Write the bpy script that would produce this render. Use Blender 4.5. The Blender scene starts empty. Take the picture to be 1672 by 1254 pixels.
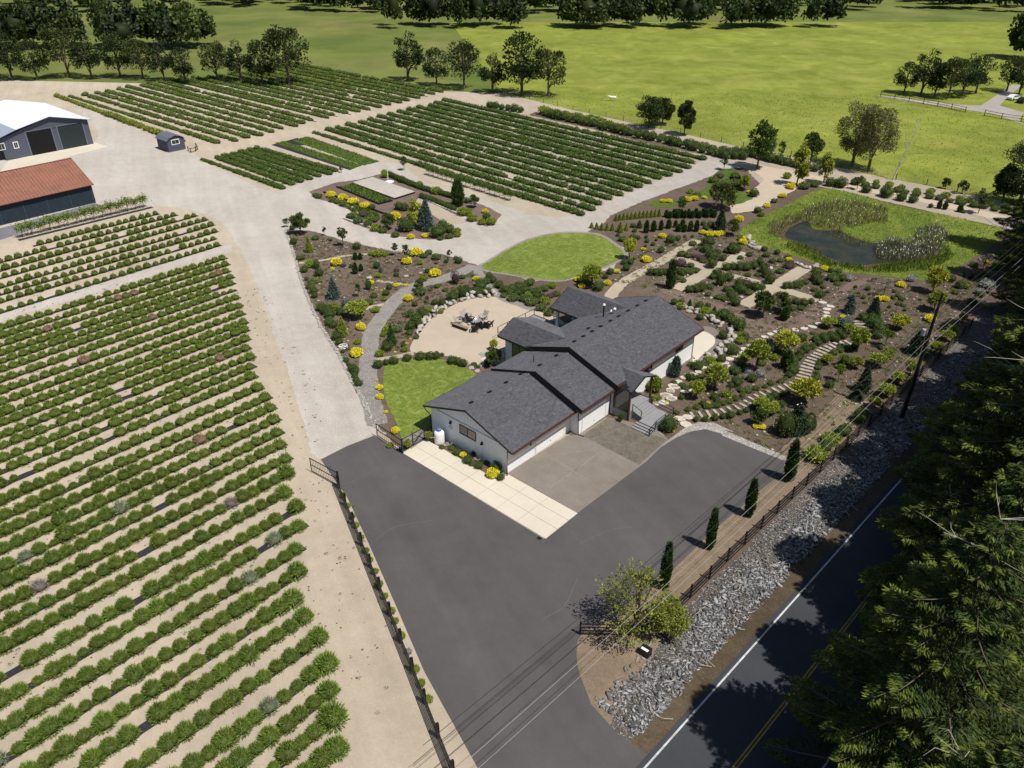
import bpy, bmesh, math, random
import numpy as np
from mathutils import Vector, Matrix
R = math.radians
C = bpy.context.scene.collection
scene = bpy.context.scene

# ---------------------------------------------------------------- camera
cam_d = bpy.data.cameras.new('camera'); cam = bpy.data.objects.new('camera', cam_d); C.objects.link(cam)
cam.location = (0, 0, 50); cam.rotation_euler = (R(90-31.4), 0, 0)
cam_d.sensor_width = 36; cam_d.lens = 27.776; cam_d.clip_start = .5; cam_d.clip_end = 4000
scene.camera = cam
# ---------------------------------------------------------------- light
SUN_EL, SUN_X, SUN_Y = R(62), .79, -.613
w = bpy.data.worlds.new('World'); scene.world = w; w.use_nodes = True
nt = w.node_tree; bg = nt.nodes['Background']
sky = nt.nodes.new('ShaderNodeTexSky'); sky.sky_type = 'NISHITA'; sky.sun_disc = False
sky.sun_elevation = SUN_EL; sky.sun_rotation = math.atan2(SUN_X, SUN_Y)
nt.links.new(sky.outputs[0], bg.inputs[0]); bg.inputs[1].default_value = .066
sd = bpy.data.lights.new('sun', 'SUN'); sd.energy = 5.0; sd.angle = R(.5); sd.color = (1, .955, .88)
sun = bpy.data.objects.new('sun', sd); C.objects.link(sun)
sv = Vector((SUN_X*math.cos(SUN_EL), SUN_Y*math.cos(SUN_EL), math.sin(SUN_EL)))
sun.rotation_euler = sv.to_track_quat('Z', 'Y').to_euler(); sun.location = (60, -40, 90)
vs = scene.view_settings; vs.view_transform = 'Standard'; vs.look = 'None'; vs.gamma = 1; vs.exposure = 0
vs.use_curve_mapping = False
scene.cycles.max_bounces = 6; scene.cycles.transparent_max_bounces = 8

rng = np.random.default_rng(7); random.seed(7)
# ---------------------------------------------------------------- helpers
def s2l(c):
    return tuple(((v/255)/12.92 if v/255 <= .04045 else ((v/255+.055)/1.055)**2.4) for v in c)

def tag(o, label=None, cat=None, group=None, kind=None):
    if label: o['label'] = label
    if cat: o['category'] = cat
    if group: o['group'] = group
    if kind: o['kind'] = kind
    return o

def empty(name, loc, rz=0, label=None, cat=None, group=None):
    o = bpy.data.objects.new(name, None); C.objects.link(o)
    o.location = loc; o.rotation_euler = (0, 0, rz); o.empty_display_size = .3
    return tag(o, label, cat, group)

def put(name, me, parent=None, loc=None, rz=0, scale=None):
    o = bpy.data.objects.new(name, me); C.objects.link(o)
    if parent: o.parent = parent
    if loc is not None: o.location = loc
    if rz: o.rotation_euler = (0, 0, rz)
    if scale is not None: o.scale = scale if hasattr(scale, '__len__') else (scale,)*3
    return o

def np_mesh(name, V, F, mat, col=None, smooth=False):
    """V (n,3), F (m,k) all faces of k corners, col (n,3) optional point colours"""
    V = np.asarray(V, dtype=np.float32); F = np.asarray(F, dtype=np.int32)
    me = bpy.data.meshes.new(name); n, k = F.shape
    me.vertices.add(len(V)); me.vertices.foreach_set('co', V.ravel())
    me.loops.add(n*k); me.loops.foreach_set('vertex_index', F.ravel())
    me.polygons.add(n); me.polygons.foreach_set('loop_start', np.arange(0, n*k, k, dtype=np.int32))
    try: me.polygons.foreach_set('loop_total', np.full(n, k, dtype=np.int32))
    except Exception: pass
    if smooth: me.polygons.foreach_set('use_smooth', np.ones(n, dtype=bool))
    if col is not None:
        a = me.color_attributes.new('col', 'FLOAT_COLOR', 'POINT')
        c = np.ones((len(V), 4), dtype=np.float32); c[:, :3] = col; a.data.foreach_set('color', c.ravel())
    me.update(calc_edges=True); me.validate()
    me.materials.append(mat)
    return me

class MB:
    def __init__(s): s.v = []; s.f = []
    def add(s, vs_, fs):
        n = len(s.v); s.v += [tuple(v) for v in vs_]; s.f += [tuple(i+n for i in f) for f in fs]
    def box(s, x0, x1, y0, y1, z0, z1):
        s.add([(x0,y0,z0),(x1,y0,z0),(x1,y1,z0),(x0,y1,z0),(x0,y0,z1),(x1,y0,z1),(x1,y1,z1),(x0,y1,z1)],
              [(0,3,2,1),(4,5,6,7),(0,1,5,4),(1,2,6,5),(2,3,7,6),(3,0,4,7)])
        return s
    def bar(s, a, b, w, h, up=(0,0,1)):
        a = Vector(a); b = Vector(b); d = (b-a).normalized(); up = Vector(up)
        x = d.cross(up)
        if x.length < 1e-3: x = d.cross(Vector((0,1,0)))
        x.normalize(); y = x.cross(d).normalized()
        vs_ = []
        for p in (a, b):
            for i, j in ((-1,-1),(1,-1),(1,1),(-1,1)): vs_.append(p+x*(w/2*i)+y*(h/2*j))
        s.add(vs_, [(3,2,1,0),(4,5,6,7),(0,1,5,4),(1,2,6,5),(2,3,7,6),(3,0,4,7)]); return s
    def tube(s, pts, rad, n=6, cap=True):
        pts = [Vector(p) for p in pts]
        if not hasattr(rad, '__len__'): rad = [rad]*len(pts)
        base = len(s.v)
        for i, p in enumerate(pts):
            d = (pts[min(i+1, len(pts)-1)]-pts[max(i-1, 0)]).normalized()
            x = d.cross(Vector((0,0,1)))
            if x.length < 1e-3: x = Vector((1,0,0))
            x.normalize(); y = d.cross(x)
            for k in range(n):
                a = 2*math.pi*k/n; s.v.append(tuple(p+x*math.cos(a)*rad[i]+y*math.sin(a)*rad[i]))
        for i in range(len(pts)-1):
            for k in range(n):
                a = base+i*n+k; b = base+i*n+(k+1) % n
                s.f.append((a, b, b+n, a+n))
        if cap:
            s.f.append(tuple(base+k for k in range(n))[::-1]); s.f.append(tuple(base+(len(pts)-1)*n+k for k in range(n)))
        return s
    def lathe(s, prof, n=16, c=(0,0,0)):
        base = len(s.v)
        for r_, z in prof:
            for k in range(n):
                a = 2*math.pi*k/n; s.v.append((c[0]+r_*math.cos(a), c[1]+r_*math.sin(a), c[2]+z))
        for i in range(len(prof)-1):
            for k in range(n):
                a = base+i*n+k; b = base+i*n+(k+1) % n; s.f.append((a, b, b+n, a+n))
        s.f.append(tuple(base+k for k in range(n))[::-1]); s.f.append(tuple(base+(len(prof)-1)*n+k for k in range(n)))
        return s
    def poly(s, pts, z=0):
        s.add([(p[0], p[1], p[2] if len(p) > 2 else z) for p in pts], [tuple(range(len(pts)))]); return s
    def prism(s, pts, axis_vec):
        n = len(pts); a = [Vector(p) for p in pts]; b = [p+Vector(axis_vec) for p in a]
        s.add(a+b, [tuple(range(n))[::-1], tuple(range(n, 2*n))]+[(i, (i+1) % n, (i+1) % n+n, i+n) for i in range(n)]); return s
    def mesh(s, name, mat, smooth=False):
        me = bpy.data.meshes.new(name); me.from_pydata(s.v, [], s.f); me.update()
        if smooth: me.polygons.foreach_set('use_smooth', [True]*len(me.polygons))
        me.materials.append(mat); return me
    def build(s, name, mat, parent=None, smooth=False, loc=None, rz=0):
        return put(name, s.mesh(name, mat, smooth), parent, loc, rz)

def area(p): return sum(p[i][0]*p[(i+1) % len(p)][1]-p[(i+1) % len(p)][0]*p[i][1] for i in range(len(p)))/2
def smooth_loop(p, n=4):
    out = []; m = len(p)
    for i in range(m):
        a, b, c, d = (np.array(p[(i+k-1) % m]) for k in range(4))
        for j in range(n):
            t = j/n; out.append(tuple(.5*((2*b)+(-a+c)*t+(2*a-5*b+4*c-d)*t*t+(-a+3*b-3*c+d)*t**3)))
    return out
def smooth_line(p, n=5):
    p = [p[0]]+list(p)+[p[-1]]; out = []
    for i in range(len(p)-3):
        a, b, c, d = (np.array(p[i+k]) for k in range(4))
        for j in range(n):
            t = j/n; out.append(tuple(.5*((2*b)+(-a+c)*t+(2*a-5*b+4*c-d)*t*t+(-a+3*b-3*c+d)*t**3)))
    out.append(tuple(p[-1])); return out
def resample(p, step):
    p = np.array(p, dtype=float); d = np.r_[0, np.cumsum(np.linalg.norm(np.diff(p, axis=0), axis=1))]
    n = max(1, int(d[-1]/step)); t = np.linspace(0, d[-1], n+1)
    return np.c_[np.interp(t, d, p[:, 0]), np.interp(t, d, p[:, 1])]
def normals2(p):
    d = np.gradient(np.array(p, dtype=float), axis=0); d /= np.linalg.norm(d, axis=1)[:, None]
    return np.c_[-d[:, 1], d[:, 0]]
def ribbon(p, wl, wr=None):
    p = np.array(p, dtype=float); wr = wl if wr is None else wr; n = normals2(p)
    return [tuple(v) for v in p+n*wl]+[tuple(v) for v in (p-n*wr)[::-1]]
def inside(p, x, y):
    p = np.array(p); x = np.atleast_1d(x); y = np.atleast_1d(y); r_ = np.zeros(len(x), bool); n = len(p); j = n-1
    for i in range(n):
        xi, yi = p[i]; xj, yj = p[j]
        c = ((yi > y) != (yj > y)) & (x < (xj-xi)*(y-yi)/((yj-yi) or 1e-9)+xi); r_ ^= c; j = i
    return r_
def scatter(p, n, g_=None):
    g_ = g_ or rng; q = np.array(p); lo = q.min(0); hi = q.max(0); out = np.zeros((0, 2))
    while len(out) < n:
        a = g_.uniform(lo, hi, (n*3, 2)); out = np.vstack([out, a[inside(p, a[:, 0], a[:, 1])]])
    return out[:n]
LAYER = {}
def sheet(name, pts, mat, z, label=None, wobble=0):
    pts = [tuple(p) for p in pts]
    if wobble:
        q = [tuple(v) for v in resample(pts+[pts[0]], .6)[:-1]]
        pts = [(x+float(rng.normal())*wobble, y+float(rng.normal())*wobble) for x, y in q]
    if area(pts) < 0: pts = pts[::-1]
    o = MB().poly(pts, z).build(name, mat); tag(o, label, kind='structure'); return o

# ---------------------------------------------------------------- materials
def nodes(name):
    m = bpy.data.materials.new(name); m.use_nodes = True; t = m.node_tree
    b = t.nodes['Principled BSDF']; return m, t, b
def N(t, ty, **k):
    n = t.nodes.new(ty)
    for a, v in k.items(): setattr(n, a, v)
    return n
def noise(t, scale, detail=4, rough=.6, vec=None, dist=0):
    n = N(t, 'ShaderNodeTexNoise'); n.inputs['Scale'].default_value = scale; n.inputs['Detail'].default_value = detail
    n.inputs['Roughness'].default_value = rough; n.inputs['Distortion'].default_value = dist
    if vec: t.links.new(vec, n.inputs['Vector'])
    return n.outputs['Fac']
def ramp(t, fac, stops):
    r_ = N(t, 'ShaderNodeValToRGB'); e = r_.color_ramp.elements
    while len(e) > 1: e.remove(e[-1])
    e[0].position = stops[0][0]; e[0].color = (*stops[0][1], 1)
    for p, c in stops[1:]:
        q = e.new(p); q.color = (*c, 1)
    t.links.new(fac, r_.inputs[0]); return r_.outputs[0]
def mix(t, a, b, fac, mode='MIX'):
    m = N(t, 'ShaderNodeMix', data_type='RGBA', blend_type=mode)
    for i, v in ((6, a), (7, b)):
        if isinstance(v, tuple): m.inputs[i].default_value = (*v, 1)
        else: t.links.new(v, m.inputs[i])
    if isinstance(fac, (int, float)): m.inputs[0].default_value = fac
    else: t.links.new(fac, m.inputs[0])
    return m.outputs[2]
def sc(c, k): return tuple(min(v*k, .9) for v in c)
def bump(t, b, h, strength=.4, dist=.05):
    n = N(t, 'ShaderNodeBump'); n.inputs['Strength'].default_value = strength; n.inputs['Distance'].default_value = dist
    t.links.new(h, n.inputs['Height']); t.links.new(n.outputs[0], b.inputs['Normal'])
def pos(t):
    return N(t, 'ShaderNodeNewGeometry').outputs['Position']
def ground_mat(name, c, big=.18, fine=.22, speck=None, rough=.9, bs=.5, bd=.05, fscale=3.5, c2=None, speck_scale=9, sthr=.68, streak=None):
    """earthy sheet: large soft patches, fine grain, optional pale or dark specks"""
    m, t, b = nodes(name); p = pos(t)
    c2 = c2 or sc(c, 1-2*big)
    col = ramp(t, noise(t, .07, 5, .65, p), [(.32, sc(c, 1+big*.4)), (.68, c2)])
    col = mix(t, col, ramp(t, noise(t, .6, 5, .7, p), [(.3, (1-fine,)*3), (.7, (1.,)*3)]), 1., 'MULTIPLY')
    col = mix(t, col, ramp(t, noise(t, fscale, 3, .8, p), [(.3, (1-fine,)*3), (.7, (1.,)*3)]), 1., 'MULTIPLY')
    if streak is not None:  # long soft wheel marks
        m0 = N(t, 'ShaderNodeMapping'); m0.inputs['Rotation'].default_value = (0, 0, -streak); t.links.new(p, m0.inputs[0])
        mp = N(t, 'ShaderNodeMapping'); mp.inputs['Scale'].default_value = (.03, .45, 1); t.links.new(m0.outputs[0], mp.inputs[0])
        col = mix(t, col, ramp(t, noise(t, 1., 4, .6, mp.outputs[0]), [(.35, (.93,)*3), (.65, (1.05,)*3)]), 1., 'MULTIPLY')
    if speck:
        f = ramp(t, noise(t, speck_scale, 2, .7, p), [(sthr, (0,)*3), (sthr+.06, (1,)*3)])
        col = mix(t, col, speck, f)
    t.links.new(col, b.inputs['Base Color']); b.inputs['Roughness'].default_value = rough
    b.inputs['Specular IOR Level'].default_value = .2
    bump(t, b, noise(t, fscale*1.7, 4, .8, p), bs, bd); return m
def plain(name, c, rough=.6, metal=0, var=.12, vs_=3., spec=.4, bs=0, grain=None):
    m, t, b = nodes(name); p = N(t, 'ShaderNodeTexCoord').outputs['Object']
    col = ramp(t, noise(t, vs_, 4, .65, p), [(.3, sc(c, 1-var)), (.7, sc(c, 1+var))])
    if grain: col = mix(t, col, ramp(t, noise(t, grain, 3, .7, p), [(.35, (.75,)*3), (.6, (1.,)*3)]), 1., 'MULTIPLY')
    t.links.new(col, b.inputs['Base Color']); b.inputs['Roughness'].default_value = rough
    b.inputs['Metallic'].default_value = metal; b.inputs['Specular IOR Level'].default_value = spec
    if bs: bump(t, b, noise(t, vs_*6, 4, .7, p), bs, .02)
    return m
def vcol(name, rough=.7, trans=.0, spec=.15, rnd=.18, grain=0, emit=None):
    m, t, b = nodes(name)
    a = N(t, 'ShaderNodeAttribute', attribute_name='col').outputs['Color']
    oi = N(t, 'ShaderNodeObjectInfo').outputs['Random']
    col = mix(t, a, ramp(t, oi, [(0, (1-rnd,)*3), (1, (1.,)*3)]), 1., 'MULTIPLY')
    if grain:
        col = mix(t, col, ramp(t, noise(t, grain, 3, .7, pos(t)), [(.3, (.7,)*3), (.65, (1.,)*3)]), 1., 'MULTIPLY')
    t.links.new(col, b.inputs['Base Color']); b.inputs['Roughness'].default_value = rough
    b.inputs['Specular IOR Level'].default_value = spec
    if trans:
        tr = N(t, 'ShaderNodeBsdfTranslucent'); t.links.new(col, tr.inputs[0])
        mx = N(t, 'ShaderNodeMixShader'); mx.inputs[0].default_value = trans
        t.links.new(b.outputs[0], mx.inputs[1]); t.links.new(tr.outputs[0], mx.inputs[2])
        t.links.new(mx.outputs[0], t.nodes['Material Output'].inputs[0])
    return m
M = {}
M['sand'] = ground_mat('sandy_soil', (.48, .41, .32), .08, .14, speck=(.64, .57, .48), fscale=5, bs=.45, streak=R(115))
M['gravel'] = ground_mat('pale_gravel', (.465, .43, .395), .08, .13, speck=(.70, .67, .63), fscale=7, bs=.5, speck_scale=12, sthr=.62, c2=(.40, .36, .315), streak=R(112))
M['patio'] = ground_mat('tan_gravel', (.52, .435, .335), .05, .10, fscale=8, bs=.3)
M['mulch'] = ground_mat('bark_mulch', (.19, .14, .108), .14, .30, speck=(.33, .26, .20), fscale=6, bs=.8, sthr=.64)
M['mulch_red'] = ground_mat('damp_red_mulch', (.24, .17, .14), .10, .3, speck=(.25, .19, .15), fscale=6, bs=.7)
M['verge'] = ground_mat('verge_soil', (.32, .245, .17), .15, .3, speck=(.45, .38, .28), fscale=5, bs=.6)
M['shoulder'] = ground_mat('road_shoulder', (.16, .12, .075), .2, .4, speck=(.35, .28, .18), fscale=4, bs=.6)
M['asphalt'] = ground_mat('drive_asphalt', (.108, .100, .102), .12, .10, speck=(.22, .21, .205), fscale=12, bs=.25, rough=.8, speck_scale=25, sthr=.7, streak=R(118))
M['road'] = ground_mat('road_asphalt', (.060, .063, .073), .10, .12, speck=(.10, .10, .10), fscale=12, bs=.25, rough=.8, speck_scale=25, sthr=.7)
M['concrete'] = ground_mat('pale_concrete', (.64, .58, .48), .05, .06, fscale=6, bs=.1, rough=.8)
M['aggregate'] = ground_mat('exposed_aggregate', (.27, .235, .20), .12, .18, speck=(.38, .35, .31), fscale=14, bs=.3, rough=.8)
M['aggregate_pale'] = ground_mat('aggregate_edge', (.36, .32, .28), .08, .1, fscale=14, bs=.3, rough=.8)
M['pebble'] = ground_mat('pebble_bed', (.44, .41, .38), .08, .40, speck=(.68, .66, .62), fscale=11, bs=.8, speck_scale=11, sthr=.56)
M['path'] = ground_mat('grey_pebble_path', (.33, .305, .28), .08, .30, speck=(.56, .53, .50), fscale=11, bs=.7, speck_scale=10, sthr=.60)
M['walk'] = ground_mat('fine_path_gravel', (.47, .40, .30), .08, .14, fscale=9, bs=.3)
M['fabric'] = ground_mat('weed_fabric', (.045, .045, .05), .1, .3, speck=(.13, .13, .14), fscale=5, bs=.6, rough=.7)
def grass_mat(name, c1, c2, c3, s1=.25, dist=1.5, wave=False):
    m, t, b = nodes(name); p = pos(t)
    col = ramp(t, noise(t, s1, 6, .7, p, dist), [(.30, c1), (.5, c2), (.70, c3)])
    col = mix(t, col, ramp(t, noise(t, 3.5, 4, .8, p, .6), [(.3, (.62,)*3), (.7, (1.15,)*3)]), 1., 'MULTIPLY')
    col = mix(t, col, ramp(t, noise(t, .035, 3, .6, p), [(.3, (.75,)*3), (.7, (1.1,)*3)]), 1., 'MULTIPLY')
    if wave:  # mower swirls
        col = mix(t, col, ramp(t, noise(t, .9, 3, .5, p, 5.), [(.35, (.74,)*3), (.5, (1.05,)*3), (.65, (.82,)*3)]), 1., 'MULTIPLY')
    t.links.new(col, b.inputs['Base Color']); b.inputs['Roughness'].default_value = .85; b.inputs['Specular IOR Level'].default_value = .15
    bump(t, b, noise(t, 7, 4, .8, p), .8, .07); return m
M['lawn'] = grass_mat('mown_lawn', (.13, .19, .028), (.20, .26, .045), (.34, .38, .10), .33, 3.5, wave=True)
M['pondlawn'] = grass_mat('pond_lawn', (.09, .14, .02), (.15, .195, .03), (.25, .265, .05), .12)
M['pasture'] = grass_mat('pasture_grass', (.165, .215, .030), (.24, .28, .042), (.33, .345, .08), .10, 1.)
M['groundcover'] = grass_mat('ground_cover', (.06, .11, .018), (.09, .145, .025), (.15, .18, .045), .5)
M['farfield'] = grass_mat('far_field_grass', (.11, .16, .03), (.17, .20, .05), (.24, .23, .08), .02, .5)
M['leaf'] = vcol('foliage', .6, .22, .2)
M['needle'] = vcol('needle_foliage', .6, .12, .15, rnd=.1)
M['flower'] = vcol('blossom', .7, .15, .1, rnd=.08)
M['bark'] = plain('bark', (.14, .105, .075), .9, bs=.6, vs_=4)
M['deadwood'] = plain('grey_dead_wood', (.42, .38, .33), .9, vs_=4)
M['stone'] = vcol('garden_stone', .85, rnd=.2, grain=5)
M['shingle'] = vcol('asphalt_shingle', .85, rnd=0, grain=18, spec=.25)
M['white'] = plain('white_siding_paint', (.88, .88, .89), .6, var=.02)
M['white_trim'] = plain('white_trim_paint', (.82, .81, .79), .5, var=.02)
M['black'] = plain('black_paint', (.012, .012, .013), .45, var=.2)
M['brown'] = plain('brown_gutter', (.075, .030, .022), .4, var=.1)
M['cedar'] = plain('weathered_post', (.085, .045, .03), .7, var=.2)
M['deckboard'] = plain('grey_deck_board', (.25, .25, .26), .7, var=.1)
M['grey_dark'] = plain('charcoal_siding', (.085, .095, .13), .6, var=.06)
M['navy'] = plain('dark_navy_siding', (.022, .034, .050), .55, var=.15, vs_=1.)
M['doordark'] = plain('dark_roller_door', (.022, .032, .034), .5, var=.1)
M['metalroof'] = plain('pale_metal_roof', (.80, .80, .82), .35, var=.03)
M['metalroof_grey'] = plain('grey_metal_roof', (.33, .36, .44), .4, var=.05)
M['steel'] = plain('galvanised_steel', (.55, .55, .56), .35, .6, var=.05)
M['glass'] = plain('window_glass', (.035, .04, .045), .06, var=.2, spec=.8)
M['glass_tan'] = plain('window_glass_blind', (.17, .14, .10), .12, var=.3, vs_=1, spec=.8)
M['wood'] = plain('silvered_timber', (.30, .22, .15), .8, var=.15, grain=12)
M['timber_dark'] = plain('stained_fence_board', (.010, .009, .009), .65, var=.3, grain=6)
M['linewhite'] = plain('road_paint_white', (.55, .56, .57), .8, var=.25, vs_=.6, grain=3)
M['lineyellow'] = plain('road_paint_yellow', (.42, .28, .05), .8, var=.25, vs_=.6, grain=3)
M['blue'] = plain('blue_plastic', (.05, .17, .42), .45, var=.1)
M['tank'] = plain('white_tank_paint', (.8, .8, .8), .3, var=.02)
M['rubber'] = plain('black_rubber', (.02, .02, .02), .8)
def rust_mat():
    m, t, b = nodes('rust_red_metal'); p = pos(t)
    col = ramp(t, noise(t, .35, 5, .7, p, 1.), [(.30, (.28, .105, .060)), (.55, (.22, .090, .055)), (.72, (.14, .068, .048))])
    col = mix(t, col, ramp(t, noise(t, 4, 3, .7, p), [(.3, (.8,)*3), (.7, (1.1,)*3)]), 1., 'MULTIPLY')
    t.links.new(col, b.inputs['Base Color']); b.inputs['Roughness'].default_value = .55; return m
M['rust'] = rust_mat()
def water_mat():
    m, t, b = nodes('pond_water'); p = pos(t)
    t.links.new(ramp(t, noise(t, .25, 4, .6, p), [(.35, (.014, .018, .013)), (.7, (.050, .045, .020))]), b.inputs['Base Color'])
    b.inputs['Roughness'].default_value = .18; b.inputs['Specular IOR Level'].default_value = .3
    bump(t, b, noise(t, 3, 3, .6, p), .12, .03); return m
M['water'] = water_mat()

for k_ in ('shingle', 'sand', 'gravel', 'mulch'):
    q_ = M[k_].node_tree.nodes['Principled BSDF'].inputs
    if 'Diffuse Roughness' in q_: q_['Diffuse Roughness'].default_value = 1.
M['swale'] = ground_mat('swale_grit', (.135,.12,.105), .15, .35, speck=(.33,.31,.29), fscale=6, bs=.9, speck_scale=7, sthr=.56)

# ---------------------------------------------------------------- ground and paved surfaces
RA = R(45.7); RD = np.array([math.cos(RA), math.sin(RA)]); RN = np.array([math.sin(RA), -math.cos(RA)]); RO = np.array([19.49, 52.07])
def rf(r_, s_): p = RO+RD*r_+RN*s_; return (float(p[0]), float(p[1]))
tag(MB().poly([(-1500,-60),(1500,-60),(1500,3000),(-1500,3000)]).build('ground', M['farfield']), 'wide green grassland under the farm', kind='structure')
pas_edge = [(105.63,142.25),(98.85,148.18),(92.77,153.00),(85.38,160.93),(78.94,166.03),(67.12,179.06),(52.75,192.81),(41.19,205.30),(28.60,217.87),(14.63,232.64),(7.90,240.70),(-3.00,252.86)]
sheet('farm_soil', [(-420,5),(70,5),(150,120)]+pas_edge+[(-60,262),(-420,300)], M['sand'], .01, 'pale sandy soil of the lavender farm')
sheet('pasture', [pas_edge[0]]+[(300,160),(330,420),(-30,420)]+[pas_edge[-1]]+pas_edge[::-1][1:-1], M['pasture'], .012, 'bright yellow green pasture')
# gravel yard and lanes
sheet('gravel_yard', smooth_loop([(-15.85,70.96),(-20.14,66.72),(-22.77,71.90),(-25.29,78.05),(-28.35,85.91),(-31.61,93.23),(-35.39,102.53),(-39.78,112.64),(-43.43,120.71),(-47.21,128.02),(-50.86,135.14),(-55.02,140.58),(-59.46,144.30),(-64.63,146.75),(-70.78,147.46),(-78.35,144.65),(-85.38,135.76),(-93.66,127.45),(-123.75,150.00),(-132.57,179.06),(-115.66,178.57),(-101.37,192.81),(-111.50,215.12),(-123.94,231.08),(-113.27,226.53),(-89.76,200.99),(-82.33,186.25),(-76.54,187.31),(-69.75,179.06),(-55.96,163.45),(-47.86,156.88),(-41.28,166.91),(-33.64,176.13),(-25.43,176.13),(-17.30,161.77),(-1.89,148.18),(5.03,142.25),(10.75,142.25),(17.73,149.27),(26.14,158.48),(36.36,170.04),(42.85,179.06),(43.39,185.19),(48.39,182.08),(51.34,174.22),(47.99,166.03),(39.95,161.77),(26.76,150.00),(17.27,138.95),(21.10,129.74),(18.26,119.43),(11.67,111.72),(2.27,112.64),(-4.49,116.93),(-12.64,109.91),(-25.65,109.91),(-18.95,85.91),(-13.50,73.58)], 3), M['gravel'], .02, 'pale gravel farmyard and lane', .12)
sheet('field_track', [(-73.88,94.10),(-69.34,101.14),(-63.27,106.86),(-56.92,113.81),(-50.72,120.97),(-46.83,124.69),(-48.17,127.74),(-51.96,124.69),(-58.44,117.67),(-65.09,110.81),(-71.25,104.76),(-77.14,99.59)], M['gravel'], .022, 'pale gravel track between two lavender fields', .12)
lane_l = [(-124.67,232.64),(-70.17,179.06),(-72.07,187.31),(-25.83,256.53),(-14.43,256.53),(-43.41,207.20),(-52.88,187.85),(-60.46,179.06)]
sheet('worn_yard_patch', smooth_loop([(-101.01,202.20),(-85.07,185.19),(-67.30,170.50),(-56.78,157.68),(-64.02,150.00),(-77.87,154.53),(-89.91,170.50)], 4), M['gravel'], .024, 'trodden gravel in the farmyard')
sheet('garden_bed_soil', [(-40.56,135.14),(-35.53,134.22),(-27.32,128.30),(-18.93,124.14),(-11.08,123.07),(-6.65,119.43),(-3.51,116.93),(3.21,112.18),(16.00,116.93),(19.06,126.06),(13.49,133.91),(16.61,137.98),(18.82,142.93),(27.03,151.86),(35.90,160.52),(42.33,166.91),(48.41,173.27),(51.11,173.27),(51.40,161.77),(63.43,159.70),(90.62,133.30),(96.58,127.45),(82.24,113.34),(66.26,100.56),(59.94,93.75),(49.97,83.21),(39.95,72.85),(34.74,67.80),(30.71,63.42),(26.26,58.87),(20.56,52.58),(16.42,48.50),(14.46,46.44),(14.18,50.67),(26.33,63.32),(28.60,66.62),(24.44,70.96),(20.25,73.58),(13.95,66.19),(4.36,72.37),(-9.26,72.37),(-11.17,67.59),(-12.85,69.58),(-15.43,73.58),(-17.67,78.05),(-22.63,89.05),(-28.52,102.53),(-33.67,115.71)], M['mulch'], .03, 'brown bark mulch of the garden beds', .1)
sheet('verge_soil', [rf(-12,-.3)]+[rf(r_,-.3) for r_ in (0,20,34)]+[rf(34,-5.5),rf(22,-4.8),rf(16,-4.6),rf(8,-3.4),rf(0,-3.3),rf(-8,-4.5),rf(-15,-6),rf(-19,-6.5),rf(-22,-3),rf(-22,3),rf(-12,1)], M['verge'], .035, 'tan soil between the drive and the black fence', .1)
# drive
drive = [(-20.06,66.67),(-17.78,69.02),(-15.17,70.96),(-11.42,67.59),(2.93,54.57),(6.28,58.15),(13.95,66.19)]+[(16.17,69.03),(17.96,70.75),(19.70,71.93),(21.50,72.38),(23.04,71.63),(24.39,70.75)]+[(25.92,68.84),(28.58,66.65),(27.55,63.41),(26.50,63.28),(19.87,56.78)]+[(17.59,54.41),(13.78,50.23),(8.71,45.12),(5.86,43.85),(5.20,42.86),(5.00,41.43),(5.08,39.89),(5.77,37.04),(7.49,34.56),(10.52,32.07),(12.34,28.88),(2.40,26.22),(-1.45,30.52),(-6.66,39.89),(-9.84,46.91),(-13.17,54.17),(-16.30,60.71),(-17.39,62.34)]
sheet('asphalt_drive', drive, M['asphalt'], .04, 'dark grey asphalt drive sweeping round the house')
ap = [(-0.50,64.33),(6.28,58.15),(13.95,66.19)]+[(17.02,70.17),(15.58,72.83)]+[(10.64,74.58),(7.24,71.11),(6.00,71.01)]
sheet('garage_apron', ap, M['aggregate'], .046, 'brown exposed aggregate apron before the garages')
# dark weathered half of the apron
sheet('damp_apron', [(7.69,71.01),(13.21,65.74),(16.89,70.24),(13.39,72.49),(12.11,73.71),(10.85,74.44)], plain('damp_aggregate', (.15,.13,.105), .8, var=.28, vs_=.6, grain=3), .050, 'darker patch of the apron by the front steps')
# straight joints across the apron
mj = MB()
def joint(a, b, z, m_=mj, w_=.035):
    a = np.array(a); b = np.array(b); d = (b-a)/np.linalg.norm(b-a); n = np.array([-d[1], d[0]])*w_/2
    m_.poly([a-n, b-n, b+n, a+n], z)
for a, b in ([(2.72,68.12),(7.69,63.22)], [(3.67,61.83),(7.94,66.31)], [(3.20,68.08),(6.47,64.63)], [(1.55,66.81),(9.92,68.63)], [(6.36,64.63),(9.92,68.63)], [(9.92,68.63),(12.70,65.57)]):
    joint(a, b, .054)
tag(mj.build('apron_joint', M['aggregate_pale']), kind='structure')
slab = [(-10.01,66.45),(2.74,55.31)]+[(6.28,58.15)]+[(-0.54,64.09),(-1.21,63.19),(-2.53,63.86),(-3.94,65.22),(-5.29,66.63),(-7.36,68.45),(-8.33,69.52),(-9.71,70.03),(-11.42,68.39)]
sheet('concrete_walk_base', slab, M['aggregate_pale'], .042)
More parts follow.
